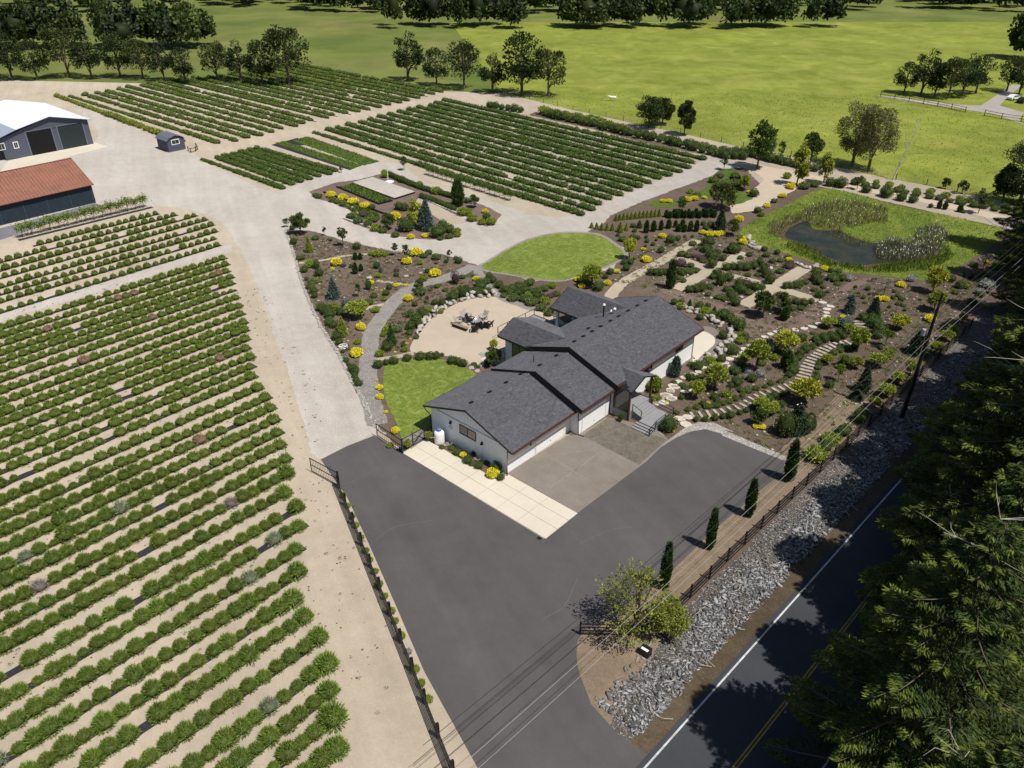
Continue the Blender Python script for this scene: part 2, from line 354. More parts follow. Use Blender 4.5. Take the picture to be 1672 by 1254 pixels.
# white slabs: cut into real flags, joints left open
HA = R(48); HO = np.array([-.50, 64.28])
UA = np.array([math.cos(HA), math.sin(HA)]); VB = np.array([-math.sin(HA), math.cos(HA)])
def hw(u, v): p = HO+UA*u+VB*v; return (float(p[0]), float(p[1]))
walk_root = empty('concrete_walk', (*hw(-2.5, 0), 0)); tag(walk_root, 'cream concrete walk of large flags along the garage gable', kind='structure')
def flag(u0, u1, v0, v1):
    b = MB(); g_ = .02
    b.box(u0+g_, u1-g_, v0+g_, v1-g_, .0, .062); return b
bed_u = -1.45
for i, (v0, v1) in enumerate(((10.6,7.9),(7.9,5.2),(5.2,2.5),(2.5,-.2),(-.2,-2.9),(-2.9,-5.6),(-5.6,-9.2))):
    for (u0, u1) in ((-4.85,-3.1),(-3.1,bed_u)) if v0 > 0 else ((-4.85,-3.1),(-3.1,-1.45),(-1.45,-.05)):
        flag(u0, u1, v1, v0).build('flagstone', M['concrete'], walk_root, loc=(0, 0, 0))
walk_root.location = (HO[0], HO[1], 0); walk_root.rotation_euler = (0, 0, HA)
o = MB().box(-5.35,-4.95,-8.9,-8.5,0,.055).build('drain_grate', M['black'], loc=(HO[0],HO[1],0), rz=HA); tag(o, 'small black drain grate at the tip of the cream walk', 'drain')
# pebble borders beside the drive
sheet('pebble_border', [(15.67,73.44),(17.02,70.17),(18.91,72.23),(20.89,73.59),(22.62,73.59),(24.60,71.63)]+[(23.37,72.17),(28.90,67.19),(28.64,66.33),(25.86,68.61),(23.10,70.95)]+[(22.99,71.39),(21.47,72.23),(19.67,71.75),(17.94,70.63),(16.17,69.03),(13.43,66.03)], M['pebble'], .044, 'white pebble border round the top of the drive')
# roadside
sheet('pebble_swale', [rf(-26,1.2),rf(-26,4.9),rf(90,4.9),rf(90,-.35),rf(-5,-.35)], M['swale'], .025, 'dry swale bedded with pale stones beside the road')
sheet('road_shoulder', [rf(-60,4.5),rf(-60,6.3),rf(200,6.3),rf(200,4.5)], M['shoulder'], .032, 'earth shoulder of the road', .06)
sheet('road', [rf(-90,6.0),rf(-90,15.6),rf(240,15.6),rf(240,6.0)], M['road'], .045, 'dark two lane asphalt road')
sheet('white_edge_line', [rf(-90,6.38),rf(-90,6.52),rf(240,6.52),rf(240,6.38)], M['linewhite'], .050, 'white edge line of the road')
for s_ in (10.62, 10.84):
    sheet('yellow_centre_line', [rf(-90,s_),rf(-90,s_+.12),rf(240,s_+.12),rf(240,s_)], M['lineyellow'], .050, 'double yellow centre line')
sheet('white_edge_line', [rf(-90,15.0),rf(-90,15.14),rf(240,15.14),rf(240,15.0)], M['linewhite'], .050, 'white line on the far road edge')
sheet('forest_floor', [rf(-90,15.6),rf(-90,80),rf(240,80),rf(240,15.6)], M['shoulder'], .02, 'brown floor under the big firs')
# garden: patio, paths, lawns
sheet('gravel_patio', smooth_loop([(-13.14,89.91),(-13.24,92.64),(-12.48,95.28),(-11.79,98.03),(-10.61,100.67),(-9.03,103.15),(-6.93,105.47),(-4.48,106.53),(-1.97,106.53),(0.53,104.95),(2.99,102.40),(7.74,97.57),(7.07,86.51),(0.45,86.51),(-3.24,86.51),(-4.00,85.93),(-5.19,86.51),(-7.04,88.28),(-8.66,88.81),(-10.72,89.70)], 3), M['patio'], .045, 'round tan gravel patio behind the house')
sheet('patio_spur', [(-12.86,90.03),(-15.40,88.81),(-17.69,88.16),(-17.57,87.37),(-15.10,88.00),(-12.65,89.05)], M['walk'], .05, 'narrow gravel path into the patio')
pth = lambda p, wl, name, mat, z, lab: sheet(name, ribbon(smooth_line(p, 5), wl), mat, z, lab, .05)
main_path = [(-6.06,118.40),(-8.18,115.63),(-10.89,112.95),(-13.60,111.39),(-15.11,110.09),(-16.25,107.88),(-17.42,104.43),(-18.21,100.42),(-18.81,97.10),(-18.96,93.95),(-18.64,90.53),(-18.28,87.29),(-17.86,84.22),(-17.32,81.31),(-16.71,78.54),(-15.86,75.91),(-15.01,73.09)]
pth(main_path, 1.15, 'pebble_path', M['path'], .052, 'grey pebble path winding down from the lawn to the gate')
pth([(-6.06,118.40),(-4.98,114.42),(-3.67,110.37),(-2.22,107.61),(-0.83,105.74),(1.42,103.92),(3.38,102.15)], .75, 'pebble_path', M['path'], .053, 'grey pebble path from the lawn to the patio edge')
pth([(-14.94,110.65),(-17.37,111.39),(-19.34,111.96),(-20.84,112.54)], .35, 'garden_trail', M['walk'], .051, 'thin trail between the beds')
pth([(-34.57,119.48),(-31.96,120.12),(-29.25,121.62),(-26.92,122.74),(-23.94,123.28)], .35, 'garden_trail', M['walk'], .051, 'thin trail along the upper bed')
pth([(-22.60,100.67),(-20.77,102.90),(-19.13,103.82),(-18.28,104.18)], .4, 'garden_trail', M['walk'], .051, 'thin trail from the lime tree to the pebble path')
lane_edge = [(-40.58,134.82),(-37.71,127.41),(-35.34,120.64),(-33.03,113.83),(-30.69,107.61),(-28.48,102.15),(-26.23,97.10),(-24.09,92.64),(-22.09,88.48),(-20.41,84.60),(-18.90,81.31),(-17.47,78.20),(-16.57,75.91)]
pth(lane_edge, .22, 'pebble_edging', M['pebble'], .054, 'white pebble edging between lane and garden bed')
lawn1 = smooth_loop([(-3.59,120.37),(0.17,126.42),(4.20,130.72),(9.15,132.97),(14.79,132.21),(17.28,127.83),(18.62,123.67),(17.84,121.34),(15.27,118.45),(12.09,115.98),(8.01,112.70),(3.75,113.29),(-1.05,115.37),(-3.50,116.28),(-4.90,118.14)], 4)
sheet('lawn_edging', [tuple(np.array(lawn1).mean(0)+(np.array(p)-np.array(lawn1).mean(0))*1.06) for p in lawn1], M['path'], .055, 'pale stone edging round the oval lawn')
sheet('oval_lawn', lawn1, M['lawn'], .065, 'mown oval lawn with swirling tracks')
lawn2 = smooth_loop([(-15.96,84.22),(-15.69,86.51),(-13.50,87.77),(-11.37,88.16),(-8.58,87.77),(-6.54,86.31),(-4.52,84.41),(-0.68,80.96),(-0.63,72.79),(-8.87,72.79)], 3)
lawn2 = smooth_loop([(-15.93,84.10),(-15.76,86.83),(-13.48,87.93),(-11.47,88.25),(-8.61,87.77),(-6.49,86.21),(-4.49,84.39),(-2.63,80.09),(-6.61,73.58),(-8.99,72.37),(-11.55,69.81),(-12.92,73.34),(-14.42,76.87),(-15.30,80.09)], 3)
sheet('small_lawn', lawn2, M['lawn'], .065, 'mown lawn beside the garage')
sheet('gate_gravel', [(-11.93,69.99),(-10.75,68.49),(-9.60,70.21),(-9.02,71.54),(-10.12,72.23),(-11.29,71.10)], M['path'], .07, 'pale gravel behind the small gate')
pondlawn = smooth_loop([(40.69,134.57),(44.44,139.49),(48.48,143.75),(53.06,148.22),(58.23,154.00),(63.87,158.45),(68.97,155.09),(73.30,148.73),(79.40,143.75),(83.32,140.42),(85.83,137.22),(87.87,134.57),(82.54,127.90),(74.35,120.28),(66.90,113.36),(62.59,112.71),(56.67,114.70),(51.73,116.05),(47.82,121.01),(42.38,127.10),(40.04,129.52)], 3)
sheet('pond_lawn', pondlawn, M['pondlawn'], .05, 'rough grass around the pond')
pond = smooth_loop([(47.04,132.01),(49.53,136.33),(52.24,139.03),(54.06,139.77),(53.61,135.45),(55.80,134.57),(58.26,134.57),(59.77,130.34),(63.31,127.90),(68.09,128.70),(71.28,125.92),(69.72,122.49),(64.18,119.56),(59.55,118.49),(55.11,117.79),(51.94,120.65),(49.62,126.71),(47.63,129.93)], 3)
sheet('pond_mud', [tuple(np.array(pond).mean(0)+(np.array(p)-np.array(pond).mean(0))*1.05) for p in pond], M['shoulder'], .055)
pond = [tuple(np.array(pond).mean(0)+(np.array(p)-np.array(pond).mean(0))*.93) for p in pond]
sheet('pond_water', pond, M['water'], .062, 'dark still water of the pond')
# right garden gravel paths
pth([(32.12,129.62),(28.74,125.72),(23.89,119.72),(19.48,114.77)]+[(16.94,111.58),(15.15,108.22),(14.13,105.02)], .95, 'gravel_walk', M['walk'], .052, 'tan gravel walk running down behind the house')
pth([(38.81,123.95),(35.39,120.32),(32.20,117.16),(28.48,113.24),(24.88,109.14)], 1.1, 'gravel_walk', M['walk'], .052, 'tan walk crossing the rock garden, left one')
pth([(46.74,117.34),(42.81,113.24),(40.05,110.26),(36.19,106.27),(33.49,103.66)], 1.15, 'gravel_walk', M['walk'], .052, 'tan walk crossing the rock garden, right one')
pth([(27.10,121.62),(29.62,119.04),(31.82,116.54),(34.83,113.83),(37.65,111.79),(39.54,110.09),(41.99,108.15),(44.99,105.37)], 1.0, 'gravel_walk', M['walk'], .053, 'long tan walk joining the crossings')
sheet('mulch_path', smooth_loop([(21.96,109.81),(24.85,108.97),(27.78,106.27),(30.65,103.92),(33.40,102.40),(35.82,99.94),(40.01,100.18),(43.89,103.41),(48.02,107.61),(52.87,112.66),(55.84,112.95),(50.52,108.15),(46.92,104.43),(43.68,99.46),(40.13,97.10),(35.37,95.28),(31.90,93.95),(31.13,98.50),(29.20,101.40),(26.73,104.43),(23.37,107.07)], 3), M['mulch_red'], .04, 'reddish mulch path curving round the rock garden', .08)
sheet('field_walk', [(50.54,179.31),(52.71,178.61),(56.20,174.24),(64.22,168.27),(70.73,159.82),(79.00,154.22),(86.30,147.91),(93.38,140.14),(96.80,137.22),(95.27,134.57),(90.77,137.67),(84.76,144.72),(77.90,151.64),(69.80,157.31),(63.33,165.53),(56.48,156.20),(52.75,152.92),(47.25,145.21),(41.21,143.26),(42.17,148.73),(45.57,150.28),(48.92,154.00),(48.75,157.31),(53.11,164.32),(52.35,171.21),(49.54,175.18)], M['patio'], .045, 'tan gravel walk along the pasture', .08)
sheet('gravel_pad', [(87.48,141.08),(93.28,139.96),(92.67,135.45),(89.10,134.57),(87.40,137.22)], M['gravel'], .056, 'grey gravel pad at the end of the walk', .05)
sheet('field_margin', [(4.51,223.81),(11.37,216.67),(21.95,206.69),(28.77,198.22),(36.84,189.65),(47.71,181.06),(48.85,182.98),(37.31,192.44),(29.15,201.23),(22.17,209.11),(12.41,221.09),(6.72,227.53)], M['mulch'], .035, 'bare soil strip along the lavender', .1)
gc = lambda p, lab, z=.047: sheet('ground_cover', p, M['groundcover'], z, lab, .12)
gc(smooth_loop([(26.71,149.69),(28.95,151.55),(31.89,151.08),(32.30,148.31),(29.62,146.52),(27.04,146.96)], 3), 'low green ground cover at the walk bend')
gc(smooth_loop([(35.00,156.38),(38.62,157.37),(40.74,161.47),(41.97,165.74),(46.46,172.53),(48.74,170.79),(48.29,163.58),(44.01,156.38),(39.44,152.49),(36.40,152.49)], 3), 'green ground cover on the mound')
gc(smooth_loop([(48.12,169.28),(48.68,165.53),(46.22,158.45),(47.89,154.00),(46.85,151.32),(43.05,148.22),(40.73,149.76),(43.39,158.45)], 3), 'green ground cover beside the gravel walk')
sheet('covered_patio', smooth_loop([(24.83,94.71),(25.44,95.73),(26.52,97.12),(27.83,96.42),(28.72,93.70),(28.65,92.05),(27.58,90.77),(26.43,89.35),(24.89,87.46),(22.52,86.77),(23.79,91.40)], 3), M['aggregate'], .05, 'aggregate terrace at the end of the house')
sheet('terrace_slab', smooth_loop([(24.83,94.71),(25.64,95.56),(26.40,95.39),(27.10,94.20),(27.12,93.03),(26.64,91.73),(25.45,90.13),(24.01,88.27),(22.96,86.77),(23.79,91.40)], 3), M['concrete'], .056, 'pale rounded concrete slab at the end of the house')
# island bed
isl = [(-41.03,156.38),(-36.76,162.52),(-32.26,164.44),(-30.61,166.29),(-27.72,169.08),(-24.53,167.40),(-11.79,153.45),(-5.21,147.86),(-1.83,142.60),(-3.23,137.65),(-4.59,136.06),(-9.71,143.46),(-10.52,142.60),(-14.70,147.86),(-15.86,144.32),(-12.24,138.45),(-9.16,133.73),(-11.60,129.62),(-17.00,130.36),(-24.18,133.73),(-31.07,140.09),(-30.10,144.32),(-35.21,149.69),(-39.11,152.49)]
sheet('island_bed', isl, M['mulch_red'], .034, 'island garden bed in the gravel yard', .08)
sheet('island_path', [(-18.42,152.49),(-14.73,148.31),(-10.18,141.76),(-8.30,138.45),(-11.59,137.25),(-15.49,143.46),(-19.04,149.69)], M['walk'], .038, 'tan path cutting the island bed')
sheet('weedy_bed', [(-35.75,158.89),(-33.05,161.47),(-23.41,151.08),(-25.50,148.77)], M['groundcover'], .045, 'weedy planting strip by the concrete pad', .1)
sheet('weedy_bed', [(-34.85,152.49),(-25.32,143.46),(-24.26,140.09),(-25.44,138.45),(-29.23,142.60),(-32.49,147.86),(-36.98,152.49)], M['groundcover'], .045, 'weedy slope below the black edging', .1)
sheet('weed_fabric', [(-58.02,192.44),(-53.24,198.97),(-47.27,192.44),(-53.03,191.73),(-33.31,174.89),(-35.42,171.36)], M['fabric'], .03)
for q, lab in (([(-57.27,193.86),(-55.87,195.73),(-33.35,175.13),(-34.91,172.29)], 'weedy green strip beside the lavender block'), ([(-53.75,196.31),(-50.90,200.47),(-29.65,177.93),(-32.97,174.89)], 'wider weedy green strip beside the main lavender')):
    sheet('ground_cover', q, M['groundcover'], .04, lab, .12)
sheet('shed_apron', [(-92.93,134.50),(-91.80,135.43),(-81.03,149.50),(-78.90,147.41),(-88.58,129.62),(-89.37,128.18)], plain('grey_ground_mat', (.17,.17,.19), .9, var=.2, vs_=.5), .03, 'grey strip of ground mat before the red roofed shed')
sheet('barn_apron', [(-113.83,178.55),(-110.88,183.07),(-109.15,188.77),(-101.80,194.78),(-96.47,190.74),(-102.05,181.24),(-105.44,174.78),(-110.80,169.78)], M['concrete'], .04, 'pale concrete in front of the barn')
# distant ground at the upper right
sheet('farm_track', [(136.45,218.85),(134.52,212.66),(133.10,224.94),(126.66,231.34),(117.97,239.46),(110.43,247.11),(110.89,249.59),(119.73,243.47),(129.14,236.47),(134.55,235.34),(144.65,247.11),(150.73,254.68),(159.74,265.45),(163.05,265.45),(148.80,247.11),(140.01,235.34),(142.24,226.62)], M['gravel'], .03, 'pale farm track beyond the pasture fence')

sheet('gable_bed', [(-8.69,69.80),(-7.75,69.23),(-6.62,68.77),(-4.90,67.48),(-3.34,66.31),(-1.82,65.17),(-0.63,64.19),(-1.24,63.25),(-2.53,63.89),(-3.94,65.22),(-5.29,66.63),(-7.36,68.45),(-8.33,69.52)], M['mulch'], .046, 'narrow mulch bed along the garage gable', .05)
# expansion seam and a few repaired cracks in the drive
sm = MB()
for ln in ([(-16.96,62.48),(-15.84,63.23),(-14.66,64.32),(-13.64,65.26)], [(-12.49,54.43),(-10.88,56.21),(-7.49,57.07)], [(5.96,53.72),(8.81,55.57),(11.32,56.21)], [(2.46,45.05),(4.29,46.37),(5.66,49.51)]):
    q = smooth_line(ln, 4)
    for a, b in zip(q[:-1], q[1:]): joint((a[0]+rng.normal()*.02, a[1]), (b[0], b[1]+rng.normal()*.02), .046, sm, .035)
tag(sm.build('asphalt_seam', plain('dusty_seam', (.135,.128,.125), .9)), 'thin dusty seams in the drive', kind='structure')

# ---------------------------------------------------------------- house
HX = (HO[0], HO[1], 0)
house = empty('farmhouse', HX, HA, 'long white farmhouse with dark shingle roofs stepping up from the garage', 'house')
def vec(*a): return np.array(a, dtype=float)
def shingle_roof(P0, e, s, L, Wd, exp=.19, wid=.36, parent=house, poly=None):
    """P0 eave start, e along the eave, s up the slope"""
    e = e/np.linalg.norm(e); s = s/np.linalg.norm(s); n = np.cross(e, s)
    if n[2] < 0: n = -n
    rows = int(Wd/exp); V = []; Fc = []; Cc = []
    for j in range(rows+1):
        d0 = j*exp; d1 = min(d0+exp*1.15, Wd)
        if d1-d0 < .05: continue
        off = rng.uniform(0, wid); x = -off
        while x < L:
            a = max(x, 0); b = min(x+wid*rng.uniform(.75, 1.2), L)
            x = x+wid if b <= x else b
            if b-a < .04: continue
            th = rng.uniform(.012, .024); g_ = .006
            p = P0+e*(a+g_)+s*d0; q = P0+e*(b-g_)+s*d0; r_ = P0+e*(b-g_)+s*d1; t = P0+e*(a+g_)+s*d1
            if poly is not None:
                cx = (p+r_)/2
                if not poly(cx): continue
            k = len(V); V += [p+n*th, q+n*th, r_+n*.006, t+n*.006, p, q]
            Fc += [(k, k+1, k+2, k+3), (k+4, k+5, k+1, k)]
            tone = rng.normal(1, .12); tone = min(max(tone, .5), 1.75)
            Cc += [np.array((.125, .125, .142))*tone]*6
    me = np_mesh('shingles', V, Fc, M['shingle'], Cc)
    return tag(put('shingles', me, parent), kind='stuff')
def deck_slab(P0, e, s, L, Wd, th=.16, name='roof', parent=house, mat=None):
    e = e/np.linalg.norm(e); s = s/np.linalg.norm(s); n = np.cross(e, s)
    if n[2] < 0: n = -n
    P0 = P0-n*.005
    pts = [P0, P0+e*L, P0+e*L+s*Wd, P0+s*Wd]
    b = MB(); b.prism([tuple(p) for p in pts], tuple(-n*th)); return b.build(name, mat or M['black'], parent)
def gable(u0, u1, vL, vR, vr, ze, zr, zeL=None, gut=True, short=None):
    """ridge along u. front eave at v=vR, back eave vL"""
    zeL = ze if zeL is None else zeL
    f = deck_slab(vec(u0, vR, ze), vec(1,0,0), vec(0, vr-vR, zr-ze), u1-u0, math.hypot(vr-vR, zr-ze))
    b = deck_slab(vec(u0, vL, zeL), vec(1,0,0), vec(0, vr-vL, zr-zeL), u1-u0, math.hypot(vr-vL, zr-zeL))
    shingle_roof(vec(u0, vR, ze), vec(1,0,0), vec(0, vr-vR, zr-ze), u1-u0, math.hypot(vr-vR, zr-ze), parent=f)
    shingle_roof(vec(u0, vL, zeL), vec(1,0,0), vec(0, vr-vL, zr-zeL), u1-u0, math.hypot(vr-vL, zr-zeL), parent=b)
    cap = MB(); 
    x = u0
    while x < u1-.05:
        cap.prism([(x,vr-.17,zr-.02),(x,vr,zr+.06),(x,vr+.17,zr-.02)], (min(.28, u1-x), 0, .012)); x += .3
    cap.build('ridge_cap', plain('ridge_shingle', (.085,.085,.095), .9, var=.2), f)
    if gut:
        g_ = MB().box(u0+.02, u1-.02, vR-.16, vR-.01, ze-.19, ze-.06); g_.build('gutter', M['brown'], house)
    return f, b
# main volumes: walls as closed prisms (gable profile)
def wall_block(u0, u1, v0, v1, vr, zr_in, z0in, zL=None, name='wall'):
    zL = z0in if zL is None else zL
    b = MB().prism([(u0,v0,0),(u0,v1,0),(u0,v1,zL),(u0,vr,zr_in),(u0,v0,z0in)], (u1-u0, 0, 0)); return b.build(name, M['white'], house)
pit = lambda v, vR, ze, vr, zr: ze+(zr-ze)*(v-vR)/(vr-vR)
wall_block(0, 10.25, 0, 11.1, 5.5, 5.5-.22, pit(0,-.97,3.25,5.5,5.5)-.2, pit(11.1,12,3.3,5.5,5.5)-.2)
wall_block(10.3, 16.15, -1.15, 10.3, 4.6, 6.05-.22, pit(-1.15,-2,3.85,4.6,6.05)-.2, pit(10.3,11.25,3.85,4.6,6.05)-.2)
wall_block(16.2, 33.4, -1.42, 10.2, 4.5, 6.78-.22, pit(-1.42,-2.35,4.47,4.5,6.78)-.2, pit(10.2,11.1,4.47,4.5,6.78)-.2)
gable(-.35, 10.05, 12.0, -.97, 5.5, 3.25, 5.5, 3.3)
gable(9.72, 15.85, 11.25, -2.0, 4.6, 3.85, 6.05)
gable(15.5, 33.9, 11.1, -2.35, 4.5, 4.47, 6.78)
# barge boards (black)
def barge(u, pts, t=.24, parent=house, w_=.05):
    b = MB()
    for a, c in zip(pts[:-1], pts[1:]):
        b.bar((u, a[0], a[1]-t/2+.03), (u, c[0], c[1]-t/2+.03), w_, t)
    return b.build('barge_board', M['black'], parent)
barge(-.38, [(-.97,3.25),(5.5,5.5),(12,3.3)], .2)
barge(9.66, [(-2.0,3.85),(4.6,6.05),(11.25,3.85)], .56)
barge(15.46, [(-2.35,4.47),(4.5,6.78),(11.1,4.47)], .66)
barge(33.93, [(-2.35,4.47),(4.5,6.78),(11.1,4.47)], .2)
MB().box(-.35,10.05,12.0,12.1,3.12,3.27).build('gutter', M['black'], house)
# gable wall battens and trim line
for v in np.arange(2.2, 8.9, .42):
    zt = 5.5-.22-abs(v-5.5)*.347-.12
    if zt > 3.55: MB().box(-.045,-.004,v-.025,v+.025,3.45,zt-.05).build('batten', M['white_trim'], house)
MB().box(-.06,-.004,.9,10.2,3.36,3.44).build('trim_board', plain('grey_trim', (.45,.48,.52), .6), house)
for i, z in enumerate(np.arange(.35, 3.3, .3)):
    MB().box(-.014,-.004,.02,11.08,z,z+.012).build('siding_lap', M['white_trim'], house)
# corner boards
for (u, v, h_) in ((0,0,3.3),(0,11.1,3.3)):
    MB().box(u-.02,u+.12,v-.03 if v == 0 else v-.1,v+.1 if v == 0 else v+.03,0,h_).build('corner_board', M['white_trim'], house)
# gable window
def window(u0, u1, v, z0, z1, axis='u', parent=house, panes=2, glass='glass', frame='black', out=-1, fw=.07, base=0.):
    """axis 'u': lies in a wall v=const; axis 'v': wall u=const (u0,u1 are v values)"""
    fr = MB(); gl = []
    d0, d1 = sorted((v, v+out*.07))
    def bx(m_, a, b, c, d, k0, k1):
        if axis == 'u': m_.box(a, b, k0, k1, c, d)
        else: m_.box(k0, k1, a, b, c, d)
    bx(fr, u0, u1, z0, z0+fw, d0, d1); bx(fr, u0, u1, z1-fw, z1, d0, d1)
    bx(fr, u0, u0+fw, z0+fw, z1-fw, d0, d1); bx(fr, u1-fw, u1, z0+fw, z1-fw, d0, d1)
    w_ = (u1-u0-2*fw)/panes
    for i in range(1, panes):
        x = u0+fw+w_*i; bx(fr, x-.02, x+.02, z0+fw, z1-fw, d0, d1)
    f = fr.build('window', M[frame], parent)
    e0, e1 = sorted((v+out*.004, v+out*.03))
    for i in range(panes):
        m_ = MB(); bx(m_, u0+fw+w_*i+.021, u0+fw+w_*(i+1)-.021, z0+fw+.002, z1-fw-.002, e0, e1); m_.build('pane', M[glass if not isinstance(glass, (list, tuple)) else glass[i]], f)
    return f
window(4.35, 6.75, 0, 1.95, 3.1, 'v', panes=2, glass=('glass_tan','glass'), out=-1)
# wall lamps and hose hook
for v, z in ((8.05, 2.55), (3.45, 2.0)):
    MB().box(-.16,-.004,v-.09,v+.09,z,z+.34).lathe([(.11,0),(.13,.04),(.05,.2)], 10, (-.2,v,z+.1)).build('wall_lamp', M['black'], house)
b = MB(); b.tube([(-.1, 8.05+.22*math.cos(a), 2.1+.22*math.sin(a)) for a in np.linspace(0, 2*math.pi, 14)], .02, 5); b.build('hose_ring', M['black'], house)
b = MB(); b.tube([(-.08,3.3,1.95),(-.1,3.35,1.3),(-.12,3.5,.8),(-.1,3.6,.5)], .02, 5); b.build('conduit', M['white_trim'], house)
# downspouts
def spout(pts, m_='black', r_=.05): return MB().tube(pts, r_, 6).build('downspout', M[m_], house)
spout([(-.3,-.95,3.1),(-.12,-.25,2.95),(-.06,-.08,2.8),(-.06,-.08,.1),(-.3,-.3,.08)])
spout([(-.3,11.95,3.15),(-.15,11.9,2.7),(-.08,11.18,2.3),(-.08,11.18,.1)])
spout([(10.22,-1.1,2.9),(10.22,-1.25,.15),(10.4,-1.9,.1)])
spout([(33.3,-2.2,4.2),(33.44,-1.5,3.9),(33.44,-1.5,.4),(33.6,-1.9,.1)])
spout([(16.0,-1.2,3.6),(16.0,-1.25,.2)])
# garage doors with panels
def garage_door(u0, u1, v, h_=2.35, rows_=4, cols=6):
    fr = MB().box(u0-.1,u0,v-.07,v-.003,0,h_+.1).box(u1,u1+.1,v-.07,v-.003,0,h_+.1).box(u0,u1,v-.07,v-.003,h_,h_+.1)
    d = fr.build('garage_door', M['white_trim'], house)
    for j in range(rows_):
        z0 = .03+j*(h_-.05)/rows_
        MB().box(u0+.01,u1-.01,v-.035,v-.004,z0,z0+(h_-.05)/rows_-.02).build('door_panel', M['white'], d)
    MB().box((u0+u1)/2-.06,(u0+u1)/2+.06,v-.07,v-.036,.55,.62).build('handle', M['black'], d)
    return d
garage_door(4.55, 9.2, 0); garage_door(11.0, 15.2, -1.15, 2.4)
MB().box(4.35,4.43,-.06,-.003,0,2.7).build('corner_board', M['white_trim'], house)
for u, v, z in ((3.6,0,1.7),(7.4,0,2.75),(13.2,-1.15,2.9)):
    MB().box(u-.08,u+.08,v-.14,v-.004,z,z+.22).build('wall_lamp', M['black'], house)
# main front windows
window(21.9, 24.0, -1.42, 2.5, 3.75, 'u', panes=2); window(29.2, 30.9, -1.42, 2.55, 3.75, 'u', panes=2)
MB().box(20.6,33.38,-1.5,-1.425,.0,.22).build('foundation', plain('foundation_concrete', (.42,.40,.37), .9), house)
# roof vents
def vent(u, v, z, slope, par=house):
    b = MB().box(-.2,.2,-.17,.17,0,.14); me = b.mesh('roof_vent', M['black'])
    o = put('roof_vent', me, par, (u, v, z)); o.rotation_euler = (slope, 0, 0); return o
sl = math.atan(.345)
def back_z(v, vr, zr, ze, vL): return zr-(zr-ze)*(v-vr)/(vL-vr)
for u in (1.4, 4.2, 6.8, 9.2): vent(u, 6.3, back_z(6.3,5.5,5.5,3.3,12)+.03, -sl)
for u in (11.4, 14.3): vent(u, 5.4, back_z(5.4,4.6,6.05,3.85,11.25)+.03, -sl)
for u in (17.2,18.9,20.6,22.3,24.3,26.0,28.0,30.0,31.9): vent(u, 5.1, back_z(5.1,4.5,6.78,4.47,11.1)+.03, -sl)
vent(21.6,6.4,back_z(6.4,4.5,6.78,4.47,11.1)+.03,-sl)
def flue(u, v, z, h_, r_=.09, mat='steel', cap=True):
    b = MB().lathe([(r_*1.6,0),(r_,.08),(r_,h_)], 12, (u,v,z-.15))
    f = b.build('flue_pipe', M[mat], house)
    if cap: MB().lathe([(r_*2.1,0),(r_*2.3,.05),(r_*1.2,.2),(.02,.24)], 12, (u,v,z-.15+h_)).build('flue_cap', M['white_trim'], f)
flue(26.0, 7.4, back_z(7.4,4.5,6.78,4.47,11.1), 1.75, .085, 'black'); flue(27.1, 7.0, back_z(7,4.5,6.78,4.47,11.1), .5); flue(27.2, 6.6, back_z(6.6,4.5,6.78,4.47,11.1), .75)
flue(12.3, 7.1, back_z(7.1,4.6,6.05,3.85,11.25), .95, .045, 'black', False)
# back left wing (ridge along v)
def gable_v(uL, uR, ur, v0, v1, zeL, zeR, zr, nm='roof'):
    L = v1-v0
    def clip(c):  # drop shingles that would lie inside the main roof
        return c[2] > back_z(c[1], 4.5, 6.78, 4.47, 11.1)-.02 or c[1] > 11.15
    for ue, ze in ((uL, zeL), (uR, zeR)):
        s = vec(ur-ue, 0, zr-ze); Wd = float(np.linalg.norm(s))
        d = deck_slab(vec(ue, v0, ze), vec(0,1,0), s, L, Wd); shingle_roof(vec(ue, v0, ze), vec(0,1,0), s, L, Wd, parent=d, poly=clip)
    b = MB(); b.bar((uL, v1+.03, zeL-.08), (ur, v1+.03, zr-.08), .05, .2, up=(0,1,0)); b.bar((ur, v1+.03, zr-.08), (uR, v1+.03, zeR-.08), .05, .2, up=(0,1,0)); b.build('barge_board', M['black'], house)
    for u_, z_ in ((uL, zeL), (uR, zeR)): MB().box(u_-.06, u_+.04, 10.9, v1, z_-.2, z_-.06).build('gutter', M['black'], house)
gable_v(15.35, 22.1, 18.3, 7.2, 15.5, 4.45, 4.45, 5.85)
MB().prism([(15.9,0,1.),(21.4,0,1.),(21.4,0,4.5),(18.3,0,5.62),(15.9,0,4.5)], (0,4.6,0)).build('wall', plain('blue_grey_siding', (.62,.68,.74), .6, var=.03), house, loc=(0,10.15,0))
MB().box(15.95,21.35,10.2,14.7,0,.995).build('foundation', M['black'], house)
window(11.2, 13.6, 15.9, 2.0, 3.9, 'v', panes=2, out=-1)
window(16.6, 20.6, 14.75, 1.3, 3.6, 'u', panes=3, out=1)
